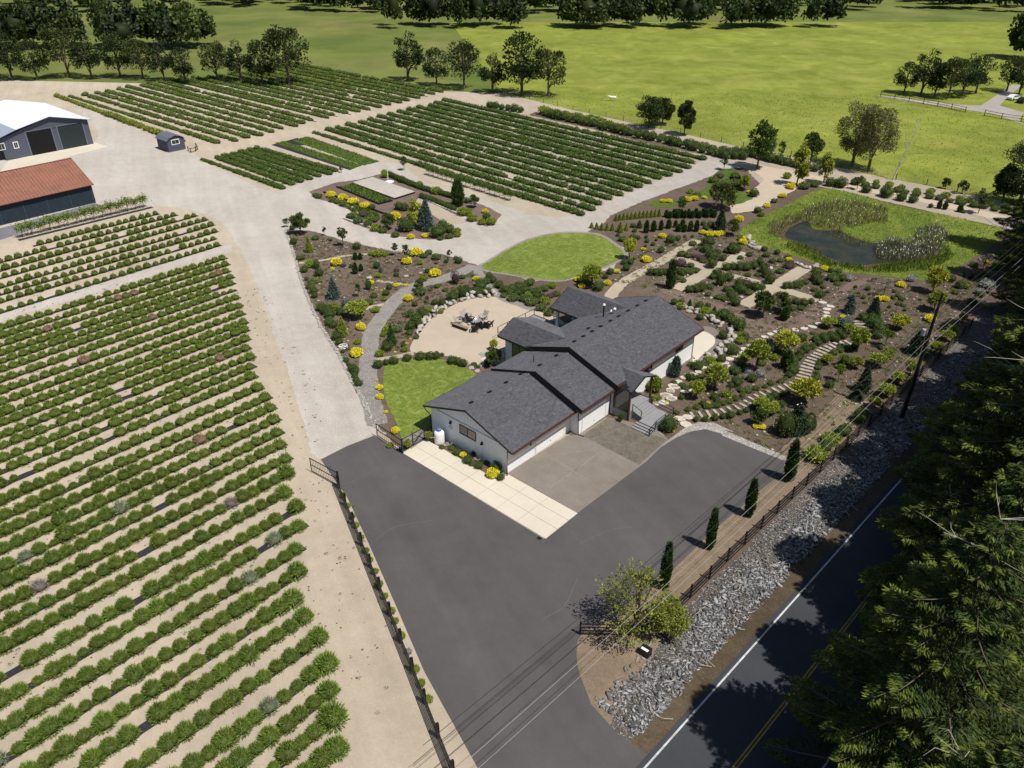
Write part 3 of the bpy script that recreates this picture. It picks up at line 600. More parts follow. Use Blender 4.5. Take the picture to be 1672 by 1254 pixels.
# covered deck wing
gable_v(25.75, 33.3, 29.5, 5.6, 15.7, 4.45, 4.45, 6.2)
dk = MB()
deck = MB().box(21.45,33.2,10.25,14.9,.82,.97).box(21.45,28.1,14.9,20.5,.82,.97)
deck_o = deck.build('deck', M['deckboard'], house)
for k, v in enumerate(np.arange(14.95, 20.4, .28)): MB().box(21.5,28.05,v,v+.25,.972,.995).build('deck_board', M['deckboard'], deck_o)
for u, v in ((26.1,14.75),(29.6,14.75),(33.0,14.75),(33.0,12.4)):
    MB().box(u-.17,u+.17,v-.17,v+.17,.97,4.35).build('porch_post', plain('pale_blue_post', (.42,.50,.60), .6), house)
for u, v in ((21.6,20.3),(24.8,20.3),(28.0,20.3),(28.0,17.5)):
    MB().box(u-.08,u+.08,v-.08,v+.08,0,.82).build('deck_leg', M['cedar'], deck_o)
def railing(pts, z0, h_=.95, step=1.6, par=house, bars=0, mat='black'):
    r_ = MB(); 
    for a, b in zip(pts[:-1], pts[1:]):
        a3 = a if len(a) == 3 else (*a, z0); b3 = b if len(b) == 3 else (*b, z0)
        for hh in ([h_, .1]+([.5] if bars == 1 else [])):
            r_.bar((a3[0],a3[1],a3[2]+hh), (b3[0],b3[1],b3[2]+hh), .05, .05)
        n = max(1, int(math.dist(a3, b3)/step))
        for i in range(n+1):
            t = i/n; p = [a3[k]+(b3[k]-a3[k])*t for k in range(3)]
            r_.box(p[0]-.035,p[0]+.035,p[1]-.035,p[1]+.035,p[2],p[2]+h_)
    return r_.build('railing', M[mat], par)
railing([(20.6,20.4),(28.0,20.4),(28.0,15.1)], .97)
# back steps to the patio
for i in range(5): MB().box(16.2+i*.02,18.9,15.0+i*.0+(4-i)*.42,15.42+(4-i)*.42,.02,.18+i*.17).build('step', M['concrete'], house)
railing([(16.2,17.1,.1),(16.2,15.1,.85)], 0, .95, 1.2)
MB().box(18.9,21.45,14.9,17.2,.82,.97).build('deck', M['deckboard'], house)
# terrace sofa and planters on the deck
MB().box(23.2,24.6,18.6,19.4,.97,1.35).box(23.2,24.6,19.25,19.45,1.35,1.7).build('deck_sofa', plain('grey_cushion', (.30,.29,.28), .9), house)
# front porch
for ue in (16.0, 21.0):
    s = vec(18.45-ue, 0, 1.0); Wd = float(np.linalg.norm(s))
    d = deck_slab(vec(ue,-3.95,4.0), vec(0,1,0), s, 4.7, Wd)
    shingle_roof(vec(ue,-3.95,4.0), vec(0,1,0), s, 4.7, Wd, parent=d, poly=lambda c: c[2] > 4.47+(6.78-4.47)*(c[1]+2.35)/6.85-.02)
b = MB(); b.bar((16.0,-3.99,3.93),(18.45,-3.99,4.93),.05,.16,up=(0,1,0)); b.bar((18.45,-3.99,4.93),(21.0,-3.99,3.93),.05,.16,up=(0,1,0)); b.build('barge_board', M['black'], house)
for u, v, z0 in ((16.3,-3.6,0),(20.6,-3.6,.0),(16.3,-1.6,1.0)):
    MB().box(u-.1,u+.1,v-.1,v+.1,z0,3.95+.02).build('porch_post', M['cedar'], house)
MB().box(16.25,20.7,-3.6,-1.45,.0,1.0).build('porch_floor', M['deckboard'], house)
MB().box(17.2,18.2,-1.5,-1.424,1.0,3.1).build('front_door', plain('dark_front_door', (.03,.03,.035), .4), house)
MB().box(16.25,16.28,-3.5,-1.5,1.05,3.8).build('porch_screen', M['glass'], house)
# upper flight going down towards the drive, landing, lower flight
for i in range(4): MB().box(17.0,20.0,-3.95-i*.34,-3.6-i*.34,0,.90-i*.1).build('step', M['deckboard'], house)
MB().box(16.35,20.0,-7.15,-4.98,0,.52).build('landing', M['deckboard'], house)
for i in range(3): MB().box(15.98-i*.34,16.33-i*.34,-7.1,-4.75,0,.39-i*.125).build('step', M['deckboard'], house)
for i in range(3): MB().box(15.975-i*.34,15.995-i*.34,-7.1,-4.75,.0,.37-i*.125).build('riser', M['black'], house)
railing([(16.9,-3.7,1.0),(16.9,-4.9,.55)], 0, .95, 1.2)
railing([(20.0,-4.2,.75),(20.0,-7.15,.52),(16.4,-7.15,.52),(15.2,-7.15,.05)], 0, .95, 1.5, bars=1)
# ---------------------------------------------------------------- fences and gates
def rail_fence(pts, n_rails, h_, lab, name='board_fence', cat='fence', post=.14, step=2.9, rail_h=.10, mat='timber_dark', lean=0):
    root = empty(name, (*pts[0], 0), 0, lab, cat); ox, oy = pts[0]
    p = resample(pts, step); m = M[mat]
    pm = MB().box(-post/2,post/2,-post/2,post/2,0,h_+.1).mesh('post', m)
    for i, q in enumerate(p):
        o = put('post', pm, root, (q[0]-ox, q[1]-oy, 0), math.atan2(*(p[min(i+1,len(p)-1)]-p[max(i-1,0)])[::-1]))
    for i in range(len(p)-1):
        a, b = p[i]-[ox,oy], p[i+1]-[ox,oy]; n = np.array([-(b-a)[1], (b-a)[0]])/np.linalg.norm(b-a)*(post/2+.02)
        for k in range(n_rails):
            z = h_-.08-k*(h_-.3)/(n_rails-1)
            MB().bar((*(a-n), z+rng.normal()*.01), (*(b-n), z+rng.normal()*.01), .035, rail_h).build('rail', m, root)
    return root
rail_fence([rf(-9.5,.1), rf(0,0), rf(62,0)], 4, 1.5, 'long black board fence running beside the stone swale and road')
fe = [(5.43,43.48),(9.08,43.23)]
rail_fence([fe[0], fe[1], rf(-9.5,.1)], 4, 1.35, 'short black board fence by the drive mouth behind the yellow bush', 'board_fence')
rail_fence([(-17.32,61.95),(-7.55,39.89),(-4.18,32.07),(-2.59,28.88)], 4, 1.5, 'black board fence between the sand and the asphalt drive', rail_h=.19, post=.2)
def gate(a, b, z0, h_, lab, nb=12):
    a = np.array(a); b = np.array(b); L = float(np.linalg.norm(b-a)); root = empty('drive_gate', (*a, 0), math.atan2(*(b-a)[::-1]), lab, 'gate')
    MB().box(0,L,-.03,.03,z0,z0+.08).box(0,L,-.03,.03,h_-.08,h_).box(0,L,-.03,.03,(z0+h_)/2-.03,(z0+h_)/2+.03).box(0,.08,-.03,.03,z0+.08,h_-.08).box(L-.08,L,-.03,.03,z0+.08,h_-.08).build('gate_frame', M['black'], root)
    for i in range(nb):
        x = .08+(L-.16)*(i+1)/(nb+1); MB().box(x-.012,x+.012,-.012,.012,z0+.08,h_-.08).build('bar', M['black'], root)
    MB().box(-.14,-.01,-.09,.09,0,h_+.15).build('gate_post', M['black'], root)
    return root
ga = [(-17.35,62.14),(-20.57,64.53)]; gb = [(-11.65,67.80),(-14.76,70.84)]
gate(ga[0], ga[1], .15, 1.85, 'open black metal gate leaf standing on the sand by the lavender', 14)
gate(gb[0], gb[1], .15, 1.75, 'open black metal gate leaf beside the pebble path', 12)
gc_ = [(-11.69,67.96),(-10.63,69.08),(-9.52,70.32),(-8.85,71.88)]
root = empty('metal_fence', (*gc_[0], 0), 0, 'black metal fence with crossed panel joining the gate to the garage', 'fence')
for i in range(3):
    a = np.array(gc_[i])-gc_[0]; b = np.array(gc_[i+1])-gc_[0]
    f = MB(); f.bar((*a,1.6),(*b,1.6),.05,.07); f.bar((*a,.12),(*b,.12),.05,.07); f.build('rail', M['black'], root)
    if i == 1: MB().bar((*a,.2),(*b,1.5),.04,.05).bar((*a,1.5),(*b,.2),.04,.05).build('brace', M['black'], root)
    for t in np.linspace(.1, .9, 9): 
        q = a+(b-a)*t; MB().box(q[0]-.01,q[0]+.01,q[1]-.01,q[1]+.01,.14,1.58).build('bar', M['black'], root)
for q in gc_: MB().box(q[0]-gc_[0][0]-.05,q[0]-gc_[0][0]+.05,q[1]-gc_[0][1]-.05,q[1]-gc_[0][1]+.05,0,1.75).build('post', M['black'], root)
# blue keypad bin at the gate post
q = [(-11.83,68.27)][0]
root = empty('blue_bin', (*q, 0), .6, 'small blue bin at the foot of the right gate post', 'bin')
MB().box(-.16,.16,-.16,.16,0,.5).build('bin_body', M['blue'], root); MB().box(-.18,.18,-.18,.18,.503,.55).build('lid', M['blue'], root)
# water tank
q = [(-7.82,69.65)][0]
root = empty('propane_tank', (*q, 0), 0, 'white upright tank with blue cap against the garage gable', 'tank')
MB().lathe([(.50,.06),(.55,.12),(.56,.3),(.56,1.35),(.50,1.52),(.3,1.62),(.2,1.64)], 24).build('tank_body', M['tank'], root, smooth=True)
MB().lathe([(.24,1.63),(.26,1.66),(.26,1.84),(.20,1.92),(.05,1.94)], 20).build('cap', M['blue'], root, smooth=True)
MB().lathe([(.45,0),(.45,.07)], 20).build('foot_ring', M['black'], root)
# ---------------------------------------------------------------- farm buildings
def bar_wall(root, pts, vec_, mat, name='wall'): return MB().prism(pts, vec_).build(name, mat, root)
BO = (-101.18, 193.41)
barn = empty('barn', (*BO, 0), HA, 'charcoal barn with pale metal roof and two big doorways', 'barn')
MB().prism([(-19.6,0,0),(0,0,0),(0,0,5.65),(-8.3,0,7.65),(-19.6,0,4.7)], (0,26,0)).build('wall', M['grey_dark'], barn)
def slab2(a, b, c, d, mat, th=.12, name='roof', par=None):
    n = (Vector(b)-Vector(a)).cross(Vector(d)-Vector(a)).normalized()
    if n.z < 0: n = -n
    return MB().prism([a,b,c,d], tuple(n*-th)).build(name, mat, par)
rr = slab2((-8.3,-.5,7.9),(.75,-.5,5.7),(.75,26.5,5.7),(-8.3,26.5,7.9), M['metalroof'], par=barn)
rl = slab2((-8.3,-.5,7.905),(-16,-.5,6.3),(-16,26.5,6.3),(-8.3,26.5,7.905), M['metalroof'], par=barn)
rg = slab2((-16.02,-.5,6.28),(-23,-.5,4.2),(-23,26.5,4.2),(-16.02,26.5,6.28), M['metalroof_grey'], par=barn)
for y in np.arange(0, 26.4, .9):
    MB().bar((-8.4,y,7.95),(-15.9,y,6.38),.04,.03).build('roof_rib', M['metalroof'], rl); MB().bar((-8.2,y,7.93),(.7,y,5.76),.04,.03).build('roof_rib', M['metalroof'], rr)
MB().bar((-8.3,-.52,7.82),(.75,-.52,5.62),.06,.3,up=(0,1,0)).bar((-8.3,-.52,7.82),(-16,-.52,6.22),.06,.3,up=(0,1,0)).bar((-16,-.52,6.2),(-23,-.52,4.1),.06,.3,up=(0,1,0)).build('barge_board', plain('dark_blue_fascia', (.018,.04,.10), .4), barn)
for x in np.arange(-19.2, 0, .55):
    zt = min(5.65+(-x)*.24 if x > -8.3 else 7.65-(-8.3-x)*.26, 7.5)-.1
    if -14.4 < x < -8.2 or -7.3 < x < -1.2: z0 = 5.45
    else: z0 = .1
    if zt-z0 > .3: MB().box(x-.03,x+.03,-.045,-.004,z0,zt).build('batten', M['grey_dark'], barn)
MB().box(-14.0,-8.6,-.08,-.003,0,5.2).build('doorway', plain('painted_door_shade', (.004,.004,.005), .9), barn)  # near-black panel on the wall paints the shade of the open doorway
d2 = MB().box(-7.1,-1.5,-.06,-.003,0,5.25).build('roller_door', M['black'], barn)
for z in np.arange(.1, 5.1, .42): MB().box(-7.0,-1.6,-.09,-.062,z,z+.38).build('door_slat', M['doordark'], d2)
for a, b in ((-14.3,-14.0),(-8.6,-8.35),(-7.35,-7.1),(-1.5,-1.25)): MB().box(a,b,-.12,-.004,0,5.3).build('door_trim', plain('slate_trim', (.13,.15,.20), .6), barn)
MB().box(-14.3,-1.25,-.12,-.004,5.31,5.5).build('door_header', plain('slate_header', (.11,.13,.18), .6), barn)
window(-17.3,-16.2,0,2.2,3.7,'u',parent=barn,frame='white_trim',out=-1,fw=.16); window(-20.4,-19.0,-.0,2.4,3.9,'u',parent=barn,frame='white_trim',out=-1,fw=.12)
MB().box(-22.8,-19.63,1.5,24,0,4.1).build('lean_to', M['grey_dark'], barn)
# shed with the rust red roof
SO = (-80.96, 149.69)
shed = empty('open_shed', (*SO, 0), HA, 'long dark shed with rusty red metal roof', 'shed')
MB().prism([(-26,0,0),(-26,14.2,0),(-26,14.2,3.3),(-26,7.2,6.9),(-26,0,3.55)], (26,0,0)).build('wall', M['navy'], shed)
fr_ = slab2((-26.5,-.6,3.65),(.3,-.6,3.65),(.3,7.2,7.25),(-26.5,7.2,7.25), M['rust'], par=shed)
bk_ = slab2((-26.5,14.8,3.65),(.3,14.8,3.65),(.3,7.2,7.255),(-26.5,7.2,7.255), M['rust'], par=shed)
ribm = MB().bar((0,-.6,3.69),(0,7.15,7.285),.06,.05).mesh('roof_rib', plain('rib_worn', (.40,.22,.17), .6, var=.3, vs_=1))
for x in np.arange(-26.3, .3, .62): put('roof_rib', ribm, fr_, (float(x), 0, 0))
MB().box(-26.5,.3,7.05,7.35,7.25,7.33).build('ridge_cap', M['rust'], shed)
for x in np.arange(-25, 0, 4.1): MB().box(x,x+.12,-.06,-.003,0,3.5).build('batten', plain('navy_trim', (.05,.07,.09), .6), shed)
for x in np.arange(-24.8, -.3, .42): MB().box(x,x+.02,-.02,-.003,.1,3.4).build('batten', M['navy'], shed)
# garden shed
GO = (-80.03, 185.6)
gs = empty('garden_shed', (*GO, 0), HA, 'small charcoal shed with barn style roof and white window', 'shed')
MB().prism([(0,0,0),(4.2,0,0),(4.2,0,2.7),(3.5,0,3.2),(2.1,0,3.55),(.7,0,3.2),(0,0,2.7)], (0,5,0)).build('wall', M['grey_dark'], gs)
prof = [(-.2,2.6),(.65,3.27),(2.1,3.65),(3.55,3.27),(4.4,2.6)]
for a, b in zip(prof[:-1], prof[1:]): 
    p = slab2((a[0],-.3,a[1]),(b[0],-.3,b[1]),(b[0],5.3,b[1]),(a[0],5.3,a[1]), plain('slate_felt', (.12,.13,.17), .7), .07, par=gs)
window(1.0,3.0,0,1.5,2.7,'u',parent=gs,frame='white_trim',out=-1,fw=.16,panes=2)
for x in np.arange(.3,4.2,.5): MB().box(x-.02,x+.02,-.03,-.003,.05,1.45).build('batten', M['grey_dark'], gs)
for y in np.arange(.3,5,.5): MB().box(-.03,-.003,y-.02,y+.02,.05,2.6).build('batten', M['grey_dark'], gs)
# rail pen beside the shed
rail_fence([(-76.01,186.93),(-74.69,185.20),(-73.89,187.61),(-75.27,190.06)], 2, 1.0, 'little timber pen beside the garden shed', 'pen_fence', step=1.8)

# ---------------------------------------------------------------- plant kit
ORD = ['zeroth','first','second','third','fourth','fifth','sixth','seventh','eighth','ninth','tenth','eleventh','twelfth','thirteenth','fourteenth','fifteenth','sixteenth','seventeenth','eighteenth','nineteenth','twentieth']
TENS = {20:'twenty',30:'thirty',40:'forty',50:'fifty'}
def ordinal(n):
    if n <= 20: return ORD[n]
    t, u = n//10*10, n % 10
    if u == 0: return {30:'thirtieth',40:'fortieth',50:'fiftieth'}.get(t, str(n)+'th')
    return TENS.get(t, 'sixty')+'-'+ORD[u]
def leaves(P, D, L, Wd, g_=rng, up=.0, jitter=.5):
    """one rhombic leaf per point P, growing along D"""
    n = len(P); D = D+g_.normal(0, jitter, (n, 3)); D[:, 2] += up; D /= np.linalg.norm(D, axis=1)[:, None]
    X = np.cross(D, g_.normal(0, 1, (n, 3))); X /= np.linalg.norm(X, axis=1)[:, None]
    L = np.broadcast_to(np.asarray(L, float), (n,))[:, None]; Wd = np.broadcast_to(np.asarray(Wd, float), (n,))[:, None]
    V = np.stack([P, P+D*L*.5+X*Wd*.5, P+D*L, P+D*L*.5-X*Wd*.5], 1).reshape(-1, 3)
    F_ = np.arange(4*n).reshape(n, 4); return V, F_
def sph(n, g_=rng, zmin=-1.):
    z = g_.uniform(zmin, 1, n); a = g_.uniform(0, 2*np.pi, n); r_ = np.sqrt(1-z*z); return np.c_[r_*np.cos(a), r_*np.sin(a), z]
_ico = {}
def ico(sub):
    if sub not in _ico:
        b = bmesh.new(); bmesh.ops.create_icosphere(b, subdivisions=sub, radius=1)
        _ico[sub] = (np.array([v.co[:] for v in b.verts]), np.array([[v.index for v in f.verts] for f in b.faces])); b.free()
    return _ico[sub]
def tri2quad(F_): return np.c_[F_, F_[:, 2]]
class NP:
    """gathers triangle pieces (leaves are split into two triangles)"""
    def __init__(s): s.V = []; s.F = []; s.C = []; s.n = 0
    def quads(s, V, F_, col): s.tris(V, np.vstack([F_[:, [0,1,2]], F_[:, [0,2,3]]]), col)
    def tris(s, V, F_, col):
        s.V.append(V); s.F.append(F_+s.n); s.n += len(V); c = np.broadcast_to(np.asarray(col, float), (len(V), 3)); s.C.append(c)
    def mesh(s, name, mat): return np_mesh(name, np.vstack(s.V), np.vstack(s.F), mat, np.vstack(s.C))
def tones(n, base, sp=.22, g_=rng, per=4):
    k = np.clip(g_.normal(1, sp, n), .45, 1.7)[:, None]; hue = g_.normal(0, .05, n)
    c = np.array(base)[None]*k; c[:, 0] *= 1+hue; return np.repeat(c, per, 0)
def blob(sub=2, rx=.5, ry=.5, h=.8, rough=.08, g_=rng, z0=0):
    V, F_ = ico(sub); V = V*(1+g_.normal(0, rough, (len(V), 1))); V = V*[rx, ry, h/2]+[0, 0, h/2+z0]; V[:, 2] = np.maximum(V[:, 2], z0-.02); return V, F_
def shrub(name, col, h=.8, n=260, L=.12, Wd=.05, spread=.5, mat='leaf', core=.85, up=.2, jit=.5, tip=None, sp=.22, lumps=0, g_=None):
    """unit wide shrub: uneven core and leaf shell"""
    g_ = g_ or rng; a = NP()
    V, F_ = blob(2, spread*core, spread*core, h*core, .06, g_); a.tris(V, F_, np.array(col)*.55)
    d = sph(n, g_, -.55); bump_ = 1+.10*np.sin(d[:, 0]*5+g_.uniform(0, 6))+.08*np.sin(d[:, 1]*6+g_.uniform(0, 6))
    if lumps:
        q = sph(lumps, g_, -.1); dd = (d@q.T).max(1); bump_ = .78+.28*np.clip(dd, 0, 1)**3
    P = d*[spread*.88, spread*.88, h*.46]*bump_[:, None]+[0, 0, h*.46]; P[:, 2] = np.maximum(P[:, 2], .01)
    V, F_ = leaves(P, d*[1, 1, 1], g_.uniform(.7, 1.3, n)*L, Wd, g_, up, jit); V[:, 2] = np.maximum(V[:, 2], 0)
    c = tones(n, col, sp, g_)
    if tip is not None: m_ = np.repeat(g_.random(n) < .5, 4); c[m_] = np.array(tip)*g_.uniform(.8, 1.15, (m_.sum(), 1))
    a.quads(V, F_, c); return a.mesh(name, M[mat])
def variants(k, f): return [f(np.random.default_rng(100+7*i)) for i in range(k)]
GRN = (.055,.095,.022); DGR = (.032,.062,.018); LIME = (.17,.23,.028); YEL = (.80,.66,.03); OLV = (.10,.12,.025); BLU = (.14,.19,.17); SIL = (.33,.35,.31)
K = {}
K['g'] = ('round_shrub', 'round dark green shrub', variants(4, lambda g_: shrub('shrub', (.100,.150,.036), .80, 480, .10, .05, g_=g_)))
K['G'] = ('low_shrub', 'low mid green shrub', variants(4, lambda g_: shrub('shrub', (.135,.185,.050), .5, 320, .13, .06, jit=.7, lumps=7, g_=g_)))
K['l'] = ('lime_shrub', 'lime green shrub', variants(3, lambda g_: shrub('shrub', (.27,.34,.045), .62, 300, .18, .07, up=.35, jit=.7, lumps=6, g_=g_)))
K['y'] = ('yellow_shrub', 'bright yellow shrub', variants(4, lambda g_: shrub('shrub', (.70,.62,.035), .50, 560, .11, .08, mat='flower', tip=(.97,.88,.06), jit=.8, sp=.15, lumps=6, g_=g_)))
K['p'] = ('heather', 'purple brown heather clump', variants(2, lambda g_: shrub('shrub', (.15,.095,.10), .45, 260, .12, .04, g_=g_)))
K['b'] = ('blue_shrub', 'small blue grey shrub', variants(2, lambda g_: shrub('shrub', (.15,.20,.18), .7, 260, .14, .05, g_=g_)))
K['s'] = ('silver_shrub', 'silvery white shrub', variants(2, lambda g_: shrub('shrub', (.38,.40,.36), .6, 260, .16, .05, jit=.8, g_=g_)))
def rock_mesh(g_, flat=.6):
    V, F_ = ico(2); V = V.copy()
    for _ in range(5):
        d = sph(1, g_)[0]; t = g_.uniform(.45, .8); k = V@d; V -= np.outer(np.maximum(k-t, 0), d)
    V *= [.55, .42, .42*flat]; V[:, 2] += .22*flat; V[:, 2] = np.maximum(V[:, 2], -.03)
    me = np_mesh('boulder', V, F_, M['stone'], np.array((.47,.44,.39))*g_.uniform(.75, 1.15)); return me
ROCKS = variants(6, rock_mesh)
K['r'] = ('boulder', 'pale grey garden boulder', ROCKS)
def cone_mesh(col, h, n, L, Wd, tip=None, tiers=0):
    def f(g_):
        a = NP(); t = g_.random(n)**.75; ang = g_.uniform(0, 2*np.pi, n)
        if tiers: t = np.clip((np.floor(t*tiers)+g_.random(n)**2*.7)/tiers, 0, .98)
        rr_ = .5*(1-t)**.85*g_.uniform(.55, 1.0, n)*(1 if not tiers else 1)
        P = np.c_[rr_*np.cos(ang), rr_*np.sin(ang), .04*h+t*h*.94]; D = np.c_[np.cos(ang), np.sin(ang), np.full(n, .15)]
        V, F_ = leaves(P, D, g_.uniform(.7, 1.3, n)*L*(1.15-t*.7), Wd, g_, .1, .45); V[:, 2] = np.maximum(V[:, 2], 0)
        c = tones(n, col, .25, g_)
        if tip is not None: m_ = np.repeat(g_.random(n) < .45, 4); c[m_] = np.array(tip)*g_.uniform(.8, 1.15, (m_.sum(), 1))
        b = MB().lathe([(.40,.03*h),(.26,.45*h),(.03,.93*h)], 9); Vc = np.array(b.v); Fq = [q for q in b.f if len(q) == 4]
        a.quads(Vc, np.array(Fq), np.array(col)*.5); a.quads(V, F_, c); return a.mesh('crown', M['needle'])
    return f
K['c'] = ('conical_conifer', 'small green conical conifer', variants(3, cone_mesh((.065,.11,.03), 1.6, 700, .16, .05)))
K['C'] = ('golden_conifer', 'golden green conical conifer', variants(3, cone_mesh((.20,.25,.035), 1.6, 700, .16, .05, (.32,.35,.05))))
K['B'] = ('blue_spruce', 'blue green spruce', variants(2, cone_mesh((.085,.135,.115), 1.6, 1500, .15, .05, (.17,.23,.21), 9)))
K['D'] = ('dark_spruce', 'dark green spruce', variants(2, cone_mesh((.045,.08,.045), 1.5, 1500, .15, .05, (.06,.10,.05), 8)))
def col_mesh(col, h, n=900, tip=None, taper=.3):
    def f(g_):
        a = NP(); t = g_.random(n); ang = g_.uniform(0, 2*np.pi, n); pr = .5*np.clip(np.sin(np.pi*np.clip(t*.86+.12, 0, 1))**.6, .05, 1)*(1-.35*t*taper*3)
        pr *= 1+.12*np.sin(ang*3+t*14+g_.uniform(0, 6)); rr_ = pr*g_.uniform(.8, 1., n)
        P = np.c_[rr_*np.cos(ang), rr_*np.sin(ang), t*h*.97]; D = np.c_[np.cos(ang)*.5, np.sin(ang)*.5, np.ones(n)]
        V, F_ = leaves(P, D, g_.uniform(.7, 1.3, n)*.28, .1, g_, 0, .35); V[:, 2] = np.maximum(V[:, 2], 0)
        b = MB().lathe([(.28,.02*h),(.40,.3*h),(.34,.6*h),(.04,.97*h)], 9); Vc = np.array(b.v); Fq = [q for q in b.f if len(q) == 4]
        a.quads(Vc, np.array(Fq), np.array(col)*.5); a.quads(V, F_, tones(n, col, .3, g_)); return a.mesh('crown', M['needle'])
    return f
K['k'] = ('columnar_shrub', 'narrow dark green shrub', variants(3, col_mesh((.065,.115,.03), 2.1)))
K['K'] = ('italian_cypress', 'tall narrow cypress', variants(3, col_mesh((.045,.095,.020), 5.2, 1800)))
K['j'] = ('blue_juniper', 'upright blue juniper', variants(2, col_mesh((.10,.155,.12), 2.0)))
def tree_meshes(col, h, n, L, Wd, clumps, g_, trunk_h=.25, tip=None, cr=.5, ch=None, up=.1, sp=.2, open_=.9, droop=0, weep=0):
    """unit crown width. trunk + limbs, and a crown of leaf clumps with gaps"""
    ch = ch or h*(1-trunk_h); zc = h-ch/2
    q = sph(clumps, g_, -.85)*g_.uniform(.35, 1, (clumps, 1))**.5*[cr*.80, cr*.80, ch*.42]+[0, 0, zc]
    tr = MB(); tr.tube([(0,0,0),(.01,.01,h*.3),(0,.02,zc),(.01,0,h*.9)], [.035,.028,.018,.005], 6)
    for i in range(min(clumps, 12)):
        p = q[i]; z0 = g_.uniform(trunk_h*h*.8, max(zc, trunk_h*h)); m_ = (p*[.5,.5,1]+[0,0,z0])/2; m_[2] = (z0+p[2])/2-.02; tr.tube([(0,0,z0), tuple(m_), tuple(p)], [.018,.012,.004], 4)
    trunk = tr.mesh('trunk', M['bark'])
    a = NP(); per = n//clumps
    for i in range(clumps):
        rad = g_.uniform(.10, .19)*2*cr*open_; d = sph(per, g_); rr_ = g_.uniform(.45, 1, (per, 1))
        P = q[i]+d*rr_*rad*[1, 1, .75]
        Dv = d+(P-[0, 0, zc])*1.2
        if weep: P[:, 2] -= g_.random(per)*weep; Dv[:, 2] -= 1.5
        V, F_ = leaves(P, Dv, g_.uniform(.7, 1.3, per)*L, Wd, g_, up-droop, .6); V[:, 2] = np.maximum(V[:, 2], .01)
        base = np.array(col)*g_.uniform(.72, 1.25); c = tones(per, base, sp, g_)
        if tip is not None: m_ = np.repeat(g_.random(per) < .35, 4); c[m_] = np.array(tip)*g_.uniform(.8, 1.15, (m_.sum(), 1))
        a.quads(V, F_, c)
    return (trunk, a.mesh('crown', M['leaf']))
K['T'] = ('leafy_tree', 'small round leafy tree', variants(2, lambda g_: tree_meshes((.10,.145,.032), 1.15, 2600, .09, .05, 26, g_, .2)))
K['L'] = ('lime_tree', 'small lime green tree', variants(2, lambda g_: tree_meshes((.27,.34,.045), .95, 2600, .11, .05, 22, g_, .22, ch=.6, tip=(.42,.46,.07))))
K['Y'] = ('golden_tree', 'small yellow leaved tree', variants(2, lambda g_: tree_meshes((.38,.41,.045), .95, 2600, .11, .05, 22, g_, .24, ch=.6, tip=(.62,.60,.08))))
K['W'] = ('weeping_tree', 'weeping golden green conifer', variants(2, lambda g_: tree_meshes((.30,.34,.035), 1.9, 2600, .13, .04, 26, g_, .08, ch=1.7, weep=.22, droop=.6, cr=.42)))
K['t'] = ('sapling', 'thin young sapling', variants(3, lambda g_: tree_meshes((.085,.125,.035), 1.9, 420, .17, .09, 12, g_, .3, open_=.8, cr=.42)))
K['o'] = ('lollipop_tree', 'small ball topped tree', variants(1, lambda g_: tree_meshes((.15,.22,.030), 1.6, 1500, .10, .05, 16, g_, .5, ch=.72)))
K['V'] = ('olive_tree', 'wide olive green tree', variants(1, lambda g_: tree_meshes((.11,.13,.030), .85, 3600, .09, .03, 30, g_, .15, tip=(.16,.18,.05))))
K['S'] = ('pale_tree', 'small silvery twigged tree', variants(1, lambda g_: tree_meshes((.42,.40,.32), 1.7, 420, .14, .03, 12, g_, .45, open_=.8)))
KH = dict(g=.82,G=.5,l=.62,y=.55,p=.45,b=.7,s=.6,r=.4,c=1.6,C=1.6,B=1.6,D=1.5,k=2.1,K=5.2,j=2.0,T=1.15,L=.95,Y=.95,W=1.9,t=1.9,o=1.6,V=.85,S=1.7)
planted = []
def plant(lst, where, group):
    for t in lst:
        k, x, y, wd = t[:4]; sc_ = wd*(.9 if k == 'y' else .78 if k == 'r' else 1.04)
        zs = (t[4]/KH[k]) if len(t) > 4 else sc_*(1 if k in 'gGlyrpbs' else 1)
        me = K[k][2][random.randrange(len(K[k][2]))]
        rz = random.uniform(0, 6.28)
        if isinstance(me, tuple):
            o = empty(K[k][0], (x, y, .03), rz); o.scale = (sc_, sc_, zs); put('trunk', me[0], o); put('crown', me[1], o)
        else:
            o = put(K[k][0], me, None, (x, y, .03), rz, (sc_, sc_*(random.uniform(.85, 1.1)), zs))
        planted.append((o, k, where, group, x, y, wd))
CAT = dict(r='boulder', T='tree', L='tree', Y='tree', W='tree', t='tree', o='tree', V='tree', S='tree', K='cypress', c='conifer', C='conifer', B='spruce', D='spruce', j='juniper')
def label_planted():
    from collections import defaultdict
    d = defaultdict(list)
    for p in planted: d[(p[1], p[2])].append(p)
    for (k, where), L in d.items():
        L.sort(key=lambda p: p[4]/ (p[5]*.8535+26.05))
        for i, p in enumerate(L):
            desc = K[k][1]
            lab = f'{desc} {where}' if len(L) == 1 else f'{desc} {where}, {ordinal(i+1)} from left'
            w_ = lab.split()
            if len(w_) > 16: print('LONG', lab)
            tag(p[0], lab, CAT.get(k, 'shrub'), p[3])
